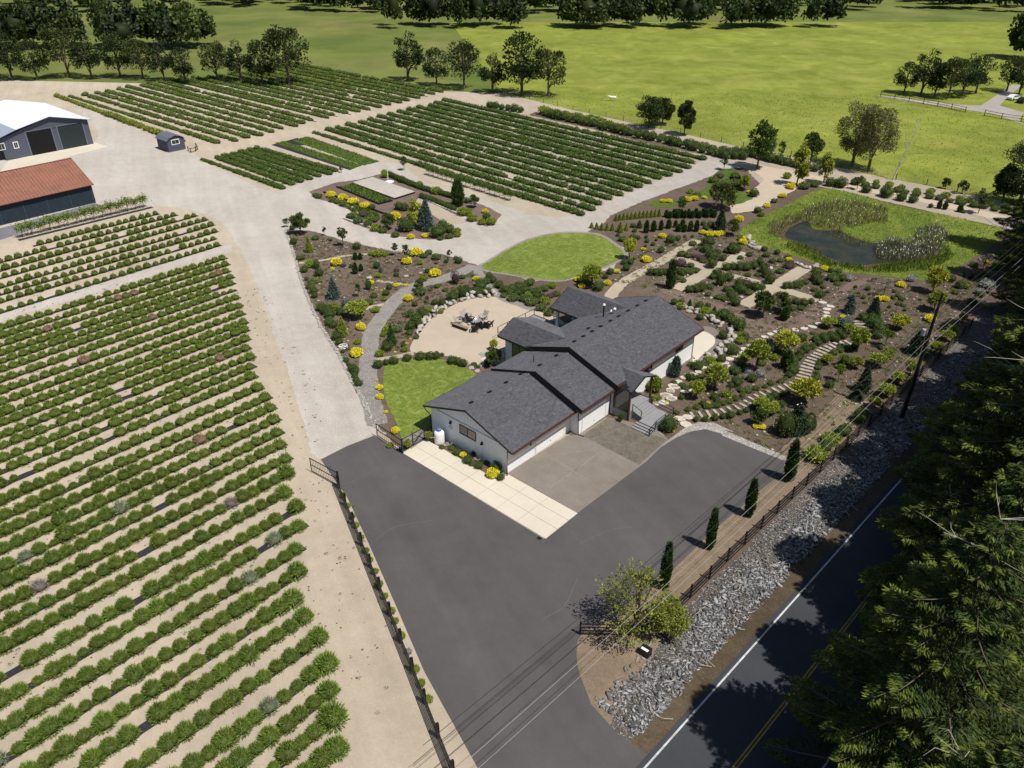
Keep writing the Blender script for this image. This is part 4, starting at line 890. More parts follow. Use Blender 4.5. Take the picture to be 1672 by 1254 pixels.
# ---------------------------------------------------------------- garden planting
plant([('T',-37.09,132.15,3.24),('g',-39.21,134.82,1.10),('g',-37.32,127.77,1.32),('C',-33.88,124.29,1.60,2.84),('G',-33.99,129.93,1.39),('t',-32.87,131.78,0.86,1.69),('t',-28.66,126.71,1.88,3.68),('g',-26.13,125.66,1.43),('G',-34.54,120.97,1.51),('k',-25.60,120.97,0.76,1.21),('k',-24.79,120.97,0.65,1.13),('g',-32.78,115.93,1.22),('g',-30.15,114.42,1.49),('l',-29.61,111.79,0.90),('k',-24.61,115.14,0.82,1.82),('k',-23.90,116.23,0.63,1.18),('g',-25.64,117.59,0.84),('g',-21.56,117.47,1.28),('b',-20.69,115.63,0.61,1.04),('l',-20.84,113.83,1.01),('p',-18.27,116.11,1.02),('g',-18.05,114.19,0.87),('r',-16.47,113.83,1.20),('r',-14.45,115.20,1.11),('g',-13.39,115.50,0.83),('y',-12.09,114.54,2.22),('l',-13.71,112.54,1.38),('l',-32.37,117.97,1.53),('g',-31.09,117.16,0.98,1.57),('y',-28.22,118.85,2.28),('y',-28.58,116.85,0.73),('p',-27.09,118.09,0.94),('l',-23.45,122.88,0.92),('l',-22.11,122.48,1.58),('l',-20.89,122.61,1.12),('t',-19.26,122.61,1.27,2.42),('t',-17.04,119.87,1.50,3.17),('y',-15.86,122.94,2.35),('G',-14.47,121.82,1.39),('G',-13.86,123.41,1.28),('G',-12.39,121.10,1.61),('t',-10.27,121.42,1.01,1.55),('g',-8.64,119.48,1.30),('g',-9.18,120.97,0.76),('y',-17.10,119.35,2.04),('l',-14.82,118.97,1.04),('G',-12.21,119.16,0.65),('g',-32.77,118.09,0.74),('G',-32.23,119.04,0.75),('t',-31.37,129.20,1.06,0.56),('g',-10.65,119.67,0.75)], 'in the upper mulch bed', 'plants of the upper mulch bed')
plant([('B',-26.27,106.11,2.09,3.44),('t',-22.72,106.64,1.00,2.23),('y',-21.71,111.22,1.37),('g',-21.62,109.25,0.93,1.76),('r',-22.26,113.24,1.39),('g',-18.52,109.36,1.02),('y',-17.60,110.37,1.08),('y',-16.09,110.48,0.84),('g',-18.70,107.23,1.10),('y',-19.54,108.70,0.51),('l',-18.80,105.47,0.86),('G',-20.81,104.18,1.48),('G',-20.40,106.64,1.19),('G',-30.48,109.81,1.45),('g',-29.63,108.04,1.15),('g',-29.15,106.43,1.05),('r',-28.41,105.16,0.81),('g',-27.27,102.15,1.46),('g',-26.30,101.16,1.66),('g',-25.60,99.84,1.43),('y',-22.77,102.90,1.46),('L',-21.79,99.70,3.35,2.39),('b',-23.84,103.31,1.56),('l',-25.53,102.30,1.46),('g',-24.37,100.81,1.22),('l',-19.36,101.60,1.23),('g',-25.35,97.47,0.94),('g',-24.49,96.87,1.14),('C',-22.81,94.39,1.70,2.89),('g',-23.46,93.42,1.36),('y',-20.69,96.28,1.77),('y',-20.09,88.97,2.07),('l',-20.42,92.13,0.94),('g',-22.82,92.00,0.94),('g',-21.07,87.21,0.82),('g',-19.93,85.16,1.15),('g',-19.42,84.41,1.15),('g',-19.33,83.41,0.83),('g',-19.00,82.46,0.83),('g',-18.54,81.52,0.97),('G',-25.45,98.50,1.29),('G',-30.55,111.22,1.41),('g',-31.69,112.66,0.71),('G',-21.46,90.53,0.52),('g',-21.91,89.70,0.60),('g',-20.62,86.31,0.58),('g',-23.66,95.28,0.84)], 'in the lower mulch bed', 'plants of the lower mulch bed')
plant([('y',-15.29,105.47,1.72),('t',-12.38,104.54,0.67,1.18),('G',-13.58,107.61,1.93),('T',-14.05,108.81,1.48),('g',-14.05,103.51,0.80),('g',-11.22,104.07,0.94),('g',-10.06,103.76,1.25),('g',-8.73,105.37,1.85),('g',-7.32,106.43,1.37,1.98),('g',-6.23,107.88,1.20),('p',-8.65,111.39,1.23,2.03),('G',-7.74,113.42,1.05),('y',-5.49,112.66,1.29),('g',-4.83,110.26,1.68),('y',-7.48,109.81,0.75),('G',-11.36,109.97,0.98),('g',-5.17,107.82,1.24),('G',-4.07,108.04,1.15),('g',-14.34,100.03,0.91),('g',-12.81,100.81,1.35),('g',-12.15,99.84,1.21),('g',-13.28,98.41,1.59),('g',-12.82,97.01,1.31),('g',-13.93,96.37,1.31),('G',-13.88,94.74,1.08),('G',-12.80,93.60,0.91),('l',-11.78,101.80,0.97),('l',-10.09,101.30,0.92),('c',-15.92,92.00,1.87,2.85),('g',-16.29,90.40,1.45),('l',-16.87,95.64,1.30),('G',-15.61,95.64,1.34),('l',-17.36,94.30,0.79),('y',-13.88,92.00,0.53),('y',-13.59,93.29,0.41),('l',-14.04,90.03,0.92),('l',-17.07,88.81,1.23),('y',-15.16,89.70,0.40),('g',-14.32,91.37,0.61),('G',-14.40,101.40,0.88),('G',-10.10,108.70,0.83),('g',-6.89,109.25,0.93),('G',-8.71,108.70,0.69),('G',-12.30,108.70,0.69)], 'in the bed above the patio', 'plants of the bed above the patio')
plant([('g',-16.84,85.85,1.24),('g',-15.90,86.63,0.90),('g',-14.93,86.82,1.25),('g',-13.36,87.61,1.14),('g',-11.73,88.00,1.22),('g',-10.47,88.00,1.26),('g',-9.70,88.16,1.18),('g',-9.02,88.81,0.56),('g',-7.59,86.98,1.21),('g',-6.85,86.70,1.17),('g',-6.13,86.24,1.13),('r',-5.14,85.55,1.23),('r',-4.30,84.79,1.03),('G',-4.79,86.31,0.82),('r',-5.67,86.51,0.51),('y',-16.53,82.67,0.41),('y',-15.92,80.78,1.04),('y',-15.59,78.61,1.12),('y',-14.41,75.52,0.60)], 'round the small lawn', 'shrubs round the small lawn')
plant([('y',-12.84,71.66,1.14),('L',-11.21,68.70,0.95),('l',-13.06,68.91,0.76)], 'beside the right drive gate', 'shrubs at the gate')
plant([('Y',-2.38,90.31,1.15,1.47)], 'by the back steps on the patio', None)
plant([('T',-2.30,86.19,2.07),('g',-3.12,86.34,0.89),('G',-4.88,86.04,0.66),('G',-4.21,85.90,0.59),('r',-5.43,86.71,0.59),('r',-5.01,85.60,0.88)], 'at the corner of garage and patio', 'plants at the patio corner')
plant([('g',-3.54,113.32,1.24),('g',-2.91,111.87,1.23),('g',-1.94,109.99,1.40),('g',-1.04,108.33,1.29),('G',-0.02,109.21,1.53),('G',1.10,109.77,1.77),('G',2.64,111.01,1.79),('g',1.78,108.22,1.52),('g',0.80,107.03,1.42),('g',2.92,107.68,1.24),('G',3.90,108.22,1.48),('G',4.84,108.88,1.48),('l',6.05,109.88,1.26),('G',0.16,105.55,1.72),('G',1.74,105.28,1.72),('G',2.84,103.99,1.92),('G',4.18,102.36,1.68),('l',4.87,104.40,1.48),('g',5.57,101.37,1.14),('p',5.63,106.50,1.23),('G',6.61,107.14,1.24),('g',3.57,106.07,1.27),('G',-1.21,106.60,1.14),('p',3.76,104.76,1.12),('G',5.16,100.49,1.31),('l',2.45,106.87,1.05),('G',-0.18,107.68,1.15),('g',4.47,106.07,1.04),('G',-3.85,111.58,1.42),('g',-4.72,109.32,1.63),('G',-3.53,108.22,1.38),('g',-4.87,107.14,1.14),('y',3.00,111.58,1.28),('y',-5.21,113.32,0.72)], 'on the slope behind the house', 'mounds on the slope behind the house')
plant([('y',10.15,112.44,1.33),('L',11.99,110.33,3.42,3.27),('y',10.66,109.77,1.45),('g',13.03,108.99,1.72),('y',14.65,111.12,1.46),('l',11.26,111.47,1.18),('y',16.44,115.59,1.26),('g',14.51,113.32,0.96),('g',15.42,115.10,1.21),('l',10.33,113.32,0.96)], 'by the oval lawn tip', 'shrubs at the tip of the oval lawn')
plant([('Y',19.20,121.15,2.12,3.45),('y',21.81,120.05,1.90),('g',18.18,118.96,1.14),('g',19.10,118.96,1.09),('g',18.12,116.47,1.27),('l',20.12,121.02,0.86),('g',24.83,124.01,1.18),('y',22.10,125.03,0.98),('g',23.34,130.58,0.70),('g',23.18,128.54,0.85),('g',21.79,129.99,0.85),('G',19.09,129.26,1.65),('g',18.49,131.46,0.70),('g',24.02,127.12,0.79),('G',21.13,131.09,1.07),('g',28.66,129.62,1.06),('y',26.18,130.72,1.66),('y',24.89,131.09,0.64),('g',27.20,128.54,1.64),('y',33.66,132.59,1.46),('y',34.64,131.46,1.88),('y',35.81,131.61,1.78),('y',36.83,132.21,1.62),('g',30.10,130.94,0.59),('g',31.44,130.94,0.59),('G',26.38,127.12,0.63),('g',24.88,129.26,0.58),('g',31.09,127.12,0.63),('g',22.61,126.42,0.57),('G',27.69,127.12,0.79)], 'right of the oval lawn', 'plants right of the oval lawn')
# rows of little conifers
cones = [('C',19.11,139.43,0.96,1.23),('C',19.78,139.60,0.96,1.29),('C',20.52,139.84,0.96,1.35),('C',21.26,140.09,0.96,1.41),('C',21.99,140.26,0.97,1.41),('C',22.76,140.50,0.97,1.41),('C',23.52,140.67,0.97,1.47),('C',24.27,140.92,0.97,1.47),('C',25.01,141.09,0.97,1.47),('C',25.77,141.25,0.97,1.47),('C',26.55,141.51,0.97,1.48),('C',27.32,141.67,0.97,1.54)]
plant(cones, 'in the cone row by the lane', 'row of golden cones')
plant([('k',28.61,141.34,0.86,1.33),('k',29.17,140.75,0.85,1.24),('k',29.96,141.34,0.86,1.47),('k',30.54,140.75,0.85,1.35),('k',31.31,141.25,0.86,1.47),('k',31.90,140.75,0.85,1.47),('k',32.70,141.34,0.86,1.53),('k',33.27,140.75,0.85,1.35),('k',34.10,141.51,0.86,1.59),('k',34.64,140.75,0.85,1.35),('k',35.47,141.51,0.86,1.59),('k',36.07,141.09,0.86,1.47),('k',36.86,141.59,0.86,1.59),('k',37.44,141.09,0.86,1.47)], 'in the upper conifer row', 'upper row of small conifers')
plant([('C',14.27,135.67,0.94,1.04),('C',15.11,135.12,0.94,1.26),('C',15.95,134.50,0.93,1.43),('C',16.90,134.34,0.93,1.43),('C',17.86,134.34,0.93,1.43),('C',19.14,133.58,1.53,1.87),('C',20.35,134.34,0.99,1.43),('g',21.71,135.90,1.00),('c',22.83,135.67,1.22,1.44),('k',23.71,133.12,0.92,2.26),('k',25.10,133.88,0.93,1.88),('k',26.51,134.50,0.82,1.77),('k',28.04,135.43,0.94,1.61),('k',29.37,135.90,0.77,1.27),('k',29.48,133.88,0.93,1.31),('k',30.55,135.59,0.94,1.55),('k',30.54,133.73,0.93,1.31),('k',31.61,133.88,0.93,1.88),('k',32.70,133.88,0.98,1.99),('g',34.60,137.01,1.00),('g',35.68,136.06,1.38),('g',34.47,134.50,1.26),('g',21.73,133.58,0.82)], 'in the row above the oval lawn', 'conifer row above the oval lawn')
plant([('D',37.16,134.89,2.47,3.83),('T',38.50,131.84,2.48),('T',32.10,144.76,1.75),('V',39.78,145.90,5.57,4.91),('L',46.93,156.87,2.18,3.14),('G',36.40,152.49,1.83),('y',29.43,149.87,1.32),('y',30.63,149.69,1.44),('y',34.25,150.43,1.92),('y',35.82,151.08,1.93),('y',37.98,152.02,1.15),('y',41.71,139.43,2.03),('y',40.29,129.62,1.60),('y',39.67,127.68,1.37),('t',46.25,171.59,2.35,3.34),('p',43.93,165.74,1.96),('G',42.09,162.52,2.25),('G',47.19,165.74,1.96),('g',33.15,149.69,1.50),('y',42.53,165.74,0.78),('G',43.77,159.40,2.84),('G',46.23,160.43,2.54),('y',47.76,161.47,1.28),('l',35.74,155.39,1.24)], 'round the walk bend mound', 'plants round the mound')
plant([('T',53.75,172.52,6.45,9.98),('t',60.45,178.61,1.72,4.62),('W',58.57,160.17,4.63,9.31),('W',64.68,161.92,3.59,7.13),('T',65.85,174.51,4.98,7.14),('y',56.81,158.45,2.33),('G',59.63,158.45,2.47),('G',62.02,159.82,2.13),('g',65.34,160.17,2.14),('g',67.37,159.36,2.48),('g',66.59,160.17,1.78),('y',53.60,152.92,1.85),('y',48.70,146.90,1.72),('y',41.74,139.49,1.91),('y',47.69,155.64,1.11),('g',48.02,153.46,1.86),('L',47.21,157.88,2.32,2.31),('l',58.21,165.53,1.83),('G',51.00,149.76,1.35),('g',46.20,143.75,1.43),('G',46.34,141.83,1.29),('y',39.63,127.90,1.60),('g',37.50,124.00,1.33),('g',69.38,156.20,0.00),('t',70.18,157.88,2.11,3.02),('g',71.29,155.97,2.02),('g',74.08,153.13,2.54),('g',76.12,150.80,2.03),('g',77.97,149.76,1.75),('k',81.45,146.20,0.86,1.56),('k',82.34,145.70,0.86,1.42),('k',84.46,144.23,0.98,1.34),('t',87.46,143.26,2.60,4.95),('g',80.09,146.70,0.99),('G',84.94,143.75,0.98)], 'along the walk above the pond', 'plants along the walk above the pond')
# trees at the pasture edge
def big_tree(lst, col, lab, leaf=.34, n=5200, cl=44, h_trunk=.18, tip=None, seed=3, grp='trees along the pasture fence', name='field_tree'):
    for i, t in enumerate(lst):
        _, x, y, wd, h = t; g_ = np.random.default_rng(seed+i)
        tr, cr_ = tree_meshes(col, h/wd, n, leaf/wd, leaf*.55/wd, cl, g_, h_trunk, tip=tip)
        o = empty(name, (x, y, 0), g_.uniform(0, 6)); o.scale = (wd, wd, wd); put('trunk', tr, o); put('crown', cr_, o)
        tag(o, lab if isinstance(lab, str) else lab[i], 'tree', grp)
big_tree([('x',75.23,174.51,10.34,14.69),('x',77.35,170.56,10.14,14.46)], (.17,.18,.06), ['tall bronze green tree at the pasture edge above the pond, left of the pair', 'tall bronze green tree at the pasture edge above the pond, right of the pair'], .36, 9000, 70, .07, tip=(.30,.27,.12), seed=11)
big_tree([('x',35.32,209.11,7.57,8.20),('x',39.44,212.41,6.06,7.35),('x',43.18,201.69,4.63,9.07)], (.055,.075,.020), ['dark dense tree by the pasture fence, left of three', 'dark dense tree by the pasture fence, middle of three','narrow dark tree standing alone in front of the pasture'], .40, 5600, 48, .07, seed=21)
big_tree([('x',97.52,147.71,10.99,13.72),('x',95.44,149.76,5.72,7.42)], (.040,.062,.018), ['broad dark tree at the right end of the pasture','smaller dark tree left of the broad one at the right end'], .38, 6500, 60, .08, seed=31)
big_tree([('x',88.40,158.45,1.76,2.32),('x',90.12,155.09,2.43,2.81)], (.05,.075,.025), ['left of two little dark trees at the pasture edge','right of two little dark trees at the pasture edge'], .25, 900, 14, .1, seed=41)
# bare leaning birch
q = [('x',80.02,164.07,2.18)][0]
birch = empty('bare_tree', (q[1], q[2], 0), 0, 'leaning bare silver birch at the pasture edge', 'tree')
b = MB(); b.tube([(0,0,0),(.6,.2,3),(1.7,.4,7),(3.2,.8,13)], [.16,.12,.07,.02], 6); b.build('trunk', plain('birch_bark', (.5,.48,.44), .8, var=.3), birch)
b = MB()
for i in range(26):
    t = random.uniform(.1, .95); z = 13*t; x0 = 3.2*t**1.5+.1; a = random.uniform(0, 6.28); l = random.uniform(.8, 2.4)*(1.15-t*.6)
    b.tube([(x0,.8*t,z),(x0+math.cos(a)*l*.5,.8*t+math.sin(a)*l*.5,z+l*.5),(x0+math.cos(a)*l,.8*t+math.sin(a)*l,z+l*1.1)], [.03,.02,.006], 4, False)
b.build('branch', M['deadwood'], birch)
# right hand rock garden
plant([('g',33.23,126.71,2.20),('g',32.45,124.22,1.65),('g',32.62,121.16,2.12),('g',31.85,117.59,1.58,1.84),('g',36.86,123.82,2.15),('G',28.02,122.48,1.63),('G',28.98,121.95,1.37),('G',31.62,125.18,1.19),('r',33.42,121.62,0.66),('r',30.01,120.97,0.86),('p',30.99,120.84,1.91),('G',30.78,127.27,1.42),('g',34.38,120.51,1.26),('r',35.24,126.92,0.99),('g',37.22,125.87,1.20),('r',31.40,122.61,0.66),('r',31.37,124.98,0.88),('G',34.12,123.62,1.28),('r',29.00,120.97,0.55),('p',29.95,121.95,1.17),('g',35.73,123.95,1.03),('r',32.43,119.35,0.50),('G',31.00,119.67,1.10)], 'in the upper left rock plot', 'plants and rocks of the upper left rock plot')
plant([('g',34.06,116.72,1.47),('g',35.07,116.85,1.47),('g',36.14,116.72,1.47),('g',37.21,116.60,1.47),('g',38.59,117.22,1.47),('g',39.72,118.22,1.14,1.58),('g',39.65,115.87,1.31,1.56),('g',39.51,113.83,1.30,1.55),('g',39.51,111.50,1.56,1.78),('G',36.87,114.30,1.06),('r',41.33,117.34,1.13),('r',43.73,117.97,1.04),('p',44.23,117.59,1.87),('G',42.27,115.50,1.31),('G',37.41,121.16,1.11),('G',39.21,122.48,1.17),('r',41.44,114.30,0.63),('G',38.31,114.30,0.87),('G',45.09,119.23,1.14),('r',36.16,119.35,0.55),('r',37.94,120.97,0.65),('r',40.96,120.51,0.75),('G',42.23,119.67,1.25),('G',43.57,119.99,1.10),('r',42.53,118.09,0.74),('p',40.89,117.97,0.99)], 'in the upper right rock plot', 'plants and rocks of the upper right rock plot')
plant([('y',39.56,127.98,1.74),('r',41.27,125.46,2.33),('r',40.42,126.71,1.57),('y',45.15,120.25,1.35),('r',46.09,119.23,1.14),('r',46.56,118.59,1.39),('r',46.87,117.59,1.48),('r',47.52,117.34,1.38),('r',48.48,117.72,1.72),('r',45.81,119.61,0.85),('y',49.47,116.54,1.56),('G',48.19,115.63,1.60),('G',41.95,122.28,1.52),('g',42.21,124.63,1.03),('r',49.16,118.72,0.99),('G',45.31,121.62,1.01),('g',50.32,115.63,0.97),('G',51.54,115.63,1.21),('G',50.43,113.83,1.44),('r',49.07,114.42,0.72),('g',44.01,123.28,1.02),('l',39.43,129.57,1.06)], 'by the pond lawn edge', 'border of the pond lawn')
plant([('k',23.93,109.70,1.31,4.37),('g',21.80,114.90,1.35),('g',22.49,114.72,1.35),('g',23.26,114.66,1.35),('g',23.95,114.78,1.21),('G',26.50,115.50,1.55),('G',27.80,115.32,1.60),('p',27.08,118.72,2.08),('p',27.81,117.97,1.23),('G',28.98,115.81,1.31),('r',27.53,114.54,0.72),('G',25.83,113.12,1.05),('G',26.38,111.96,1.04),('g',26.59,114.42,1.06),('r',25.59,113.83,0.62),('G',25.65,116.23,1.07),('r',29.01,117.16,0.64),('G',28.67,117.97,1.23)], 'in the left rock plot', 'plants and rocks of the left rock plot')
plant([('g',26.62,108.31,1.38),('g',27.53,108.48,1.48),('g',28.39,108.70,1.39),('g',28.75,109.70,1.21),('g',31.95,113.83,1.78),('g',31.80,110.82,1.50,2.15),('g',33.33,112.54,1.76),('G',29.99,109.70,1.26),('p',35.56,110.82,2.02),('g',34.12,108.04,1.84),('g',32.24,105.90,1.72),('g',32.32,103.82,1.47),('r',33.30,107.50,0.83),('r',33.95,106.43,1.00),('g',36.72,109.14,1.53),('g',37.67,109.25,1.16),('g',36.19,109.81,1.17),('G',35.18,107.50,1.47),('G',31.25,105.37,1.22),('r',29.39,106.16,0.82),('G',30.49,106.00,1.23),('g',34.33,109.81,1.40,1.77),('r',34.61,108.15,0.60),('r',31.49,107.61,0.69),('G',33.00,108.15,1.15),('g',31.22,113.24,1.19),('r',31.34,104.95,0.68),('G',29.08,107.07,1.01),('r',28.51,107.61,0.55),('g',32.20,108.70,1.02)], 'in the lower left rock plot', 'plants and rocks of the lower left rock plot')
plant([('g',41.41,109.70,1.26),('g',42.14,109.81,1.26),('g',42.87,109.92,1.26),('g',43.64,110.14,1.17),('G',44.86,111.39,1.27),('g',46.88,112.54,1.76),('g',46.81,111.16,1.51),('r',45.03,112.54,0.76),('r',46.17,111.68,0.61),('G',49.50,112.54,2.00),('g',50.97,112.54,1.28),('g',45.52,106.43,1.46),('l',43.62,109.70,0.61),('r',44.53,108.04,0.60),('G',49.66,110.82,1.03),('r',47.82,109.70,0.61),('s',52.12,112.54,1.28),('G',47.15,109.81,0.93),('r',44.85,109.53,0.79),('G',45.39,108.70,1.02),('r',48.87,112.08,0.71),('r',47.97,112.95,0.57),('G',47.29,108.15,0.69)], 'in the right rock plot', 'plants and rocks of the right rock plot')
plant([('T',35.27,99.94,3.25),('T',38.19,101.40,2.63),('k',38.08,99.07,1.21,1.91),('g',42.23,103.66,1.34),('g',41.31,104.43,0.99),('g',43.55,104.43,0.99),('G',40.22,102.30,1.19),('G',41.46,102.40,1.10),('r',42.09,103.00,0.44),('B',48.06,101.40,1.84,2.88),('b',45.80,96.64,1.90,1.65),('D',50.74,99.84,2.04,3.33),('g',48.97,98.88,1.38),('g',50.44,97.71,1.36),('S',55.05,106.80,1.69,3.09),('y',53.84,105.47,1.36),('y',54.70,105.37,1.49),('y',59.17,110.37,1.55),('g',53.60,108.97,0.79),('g',51.78,106.00,0.68),('G',51.40,104.43,0.67),('g',53.20,107.34,0.50),('g',56.99,106.53,0.68),('g',56.09,106.00,0.68),('G',56.12,103.92,0.89),('g',51.70,107.61,0.51),('g',57.20,108.15,0.55),('g',52.05,109.81,0.56),('G',57.23,105.47,0.90),('g',54.37,102.90,0.58),('g',56.16,101.90,0.57),('b',49.96,106.00,0.91)], 'on the mulch round the red path', 'plants round the red mulch path')
plant([('g',23.55,104.18,1.03),('G',24.79,104.85,0.85),('l',24.30,102.80,1.37),('c',25.70,103.51,0.80,1.13),('g',26.91,102.55,1.37),('g',28.23,103.05,0.89),('l',27.37,100.81,1.57),('c',28.68,101.01,0.96,1.21),('g',28.31,99.84,1.17),('g',29.63,99.46,1.81),('g',30.30,99.07,1.59),('l',30.78,98.65,1.29),('g',26.34,99.22,1.16),('g',28.27,93.64,1.36),('g',31.03,96.32,1.98),('g',30.71,97.47,1.36),('g',31.07,92.99,1.31),('l',30.26,92.34,1.31),('l',30.82,93.95,1.03),('g',28.22,90.44,1.09),('g',28.65,89.21,1.47),('g',26.57,87.21,1.25),('l',25.08,87.02,1.25),('g',23.17,85.47,1.43),('G',22.56,86.31,0.97),('G',24.15,86.51,0.97),('G',31.08,94.83,1.04),('g',28.56,98.50,0.94),('G',27.75,99.22,0.86)], 'above the terrace boulder wall', 'shrubs above the boulder wall')
plant([('j',20.06,83.66,1.18,2.72),('L',24.23,80.60,2.99,3.20),('L',21.73,78.71,2.03,2.33),('l',17.13,80.08,1.21,1.93),('G',20.57,81.31,0.93),('g',21.97,82.75,1.13),('G',20.90,80.60,0.92),('G',17.86,82.38,0.56),('l',17.23,78.37,0.72),('g',21.60,83.30,0.83),('G',23.07,83.11,1.13),('G',19.67,82.02,0.75),('y',22.30,77.54,0.72),('y',18.11,77.70,0.47),('g',23.76,78.47,0.98),('g',22.20,77.04,0.89),('y',22.77,77.21,0.79),('l',25.35,79.05,1.20),('g',23.96,77.70,0.79),('y',25.82,78.37,0.62),('G',24.84,79.22,0.80),('g',27.15,81.59,1.38),('g',29.24,82.49,1.20),('s',28.67,83.22,0.83),('s',30.66,83.78,1.22),('g',27.71,84.15,1.22),('g',26.38,81.13,0.82),('G',27.58,84.97,1.15),('G',27.42,80.08,1.10),('G',29.21,80.60,0.92),('G',31.12,84.22,0.95),('g',19.97,78.54,0.73)], 'in front of the long house wall', 'plants before the long house wall')
plant([('Y',35.30,89.70,3.30,2.82),('b',35.97,93.86,1.08,1.39),('L',30.36,84.97,3.07,4.14),('j',33.20,89.70,1.12,1.92),('k',34.31,85.66,1.47,2.54),('l',33.57,87.81,1.06),('g',40.41,92.77,1.11),('g',38.53,92.99,1.31),('G',38.15,93.42,0.91),('l',38.94,93.21,1.11),('L',43.36,96.64,2.01,1.53),('g',44.75,97.47,1.36),('g',44.22,94.74,1.12),('y',46.36,99.36,1.17),('L',44.87,89.91,2.30,3.37),('g',43.07,92.77,1.11),('G',41.83,93.95,1.12),('g',42.73,96.64,0.85),('G',43.16,94.83,0.83),('L',45.46,94.83,1.67,1.40),('G',31.30,89.29,1.19),('l',29.70,87.69,1.38),('g',30.50,89.29,1.00),('G',31.54,86.51,1.17),('s',29.31,84.60,0.96),('G',40.66,94.83,0.63),('G',28.77,86.31,1.17)], 'between the two stepping paths', 'plants between the stepping paths')
plant([('Y',34.01,77.37,3.50,3.14),('L',45.90,85.93,2.42,1.77),('o',39.72,82.38,1.50,2.38),('o',41.62,85.74,1.55,1.77),('L',43.05,85.55,1.77,1.66),('L',39.74,86.59,1.64,1.34),('D',41.92,80.26,1.77,3.61),('D',40.55,78.54,1.81,1.28),('o',49.06,91.37,1.70,2.39),('l',48.22,88.28,1.26),('Y',53.00,96.19,2.42,2.11),('L',46.76,81.84,1.57,1.52),('L',44.10,79.05,1.91,1.50),('G',47.08,93.08,1.03),('g',48.29,90.95,0.69),('g',51.13,99.46,1.08),('g',38.26,81.13,1.11),('G',46.28,97.10,1.06),('L',28.51,75.91,1.95,1.68),('L',29.84,75.59,1.59,1.26),('g',31.27,76.88,0.89),('G',30.72,75.59,0.88)], 'beside the timber steps', 'plants beside the timber steps')
plant([('Y',62.77,107.91,3.01,3.98),('y',59.20,110.41,1.51),('L',60.27,101.90,2.65,2.90),('y',58.35,98.87,1.90),('D',52.40,89.45,2.80,3.60),('L',57.89,93.04,1.90,1.39),('L',59.34,94.58,1.50,1.41),('L',62.43,98.16,1.16,1.43),('L',49.06,83.78,1.64,2.09),('L',54.70,89.45,1.68,1.59),('L',46.70,81.77,1.76,1.63),('L',44.07,78.96,1.90,1.61),('g',39.24,73.91,1.81,1.67),('g',36.49,71.33,1.60,1.23),('L',41.87,76.62,1.50,1.27),('g',42.14,86.84,1.18),('G',49.74,98.97,1.30),('g',62.45,113.30,0.72),('g',48.20,90.48,0.61),('g',53.80,100.42,0.44),('G',57.24,106.02,0.78),('G',55.92,103.93,0.67),('G',59.97,105.50,0.55),('G',56.60,103.42,0.76),('g',67.75,109.85,1.41),('g',67.66,112.13,1.29),('s',61.60,112.42,1.43),('g',73.02,113.30,1.44),('g',66.69,103.93,1.35),('s',69.69,107.64,1.38),('l',48.81,89.24,1.40)], 'along the slope above the black fence', 'plants above the black fence')
plant([('D',31.26,71.72,2.55,3.84),('g',29.90,71.13,2.20,3.03),('g',32.45,71.72,1.87,2.45),('T',27.58,73.22,1.81),('y',27.70,72.41,1.03),('y',27.15,72.56,0.86),('L',29.26,74.93,1.93,1.46),('l',34.30,69.69,1.67),('g',33.33,68.28,1.48),('l',31.81,66.65,2.10),('l',35.33,70.26,1.01)], 'in the drive corner bed', 'plants of the drive corner bed')
plant([('K',17.84,53.28,0.86,4.78),('K',12.93,48.44,0.84,5.26),('K',22.53,57.77,0.91,4.45)], 'on the strip beside the black fence', 'cypresses by the drive')
plant([('K',27.94,63.16,1.12,5.05)], 'at the drive corner', None)
big_tree([('x',9.78,43.47,6.89,7.22),('x',12.22,43.31,3.68,3.97)], (.22,.26,.04), ['large loose yellow green bush leaning over the short black fence','smaller green bush against the short black fence'], .22, 3200, 52, .05, tip=(.30,.31,.06), seed=51, grp='bushes at the drive mouth', name='loose_bush')
plant([('l',-16.58,60.58,0.67),('l',-15.89,59.08,0.60),('l',-15.18,57.51,0.61),('l',-14.60,56.21,0.63),('l',-13.83,54.58,0.62),('l',-13.16,52.83,0.64),('l',-12.58,51.72,0.57),('l',-11.96,50.28,0.67),('l',-11.37,48.74,0.69),('l',-10.73,47.36,0.67),('l',-9.95,45.71,0.71),('l',-9.48,44.68,0.62),('l',-8.78,43.19,0.66),('s',-8.07,41.65,0.60),('l',-7.40,39.99,0.75),('l',-6.78,38.67,0.69),('l',-6.14,37.34,0.68)], 'on the strip between black fence and drive', 'tufts along the drive edge')
plant([('L',-8.95,70.03,0.94,1.09),('g',-5.83,67.53,0.80),('y',-5.16,67.28,0.87),('g',-4.62,66.10,1.01),('g',-4.03,67.35,0.69),('g',-3.41,65.22,0.89),('y',-2.02,63.86,1.67),('g',-1.65,64.74,1.27),('g',-1.14,63.30,0.77),('L',-3.60,67.57,0.72,1.34),('G',-6.43,68.49,0.81),('G',-7.49,68.67,0.66),('G',-2.58,65.96,0.64),('G',-4.17,65.61,0.64)], 'in the bed along the garage gable', 'plants along the garage gable')
plant([('g',17.29,71.90,1.70,2.04),('y',17.84,71.80,0.41),('y',16.78,71.60,0.27),('G',18.81,75.38,0.70),('T',12.29,73.82,0.81),('l',16.98,80.27,1.60,1.86),('l',15.10,79.12,0.73),('L',16.24,77.77,1.08,0.85),('g',14.56,75.17,0.35)], 'around the front steps', 'plants round the front steps')
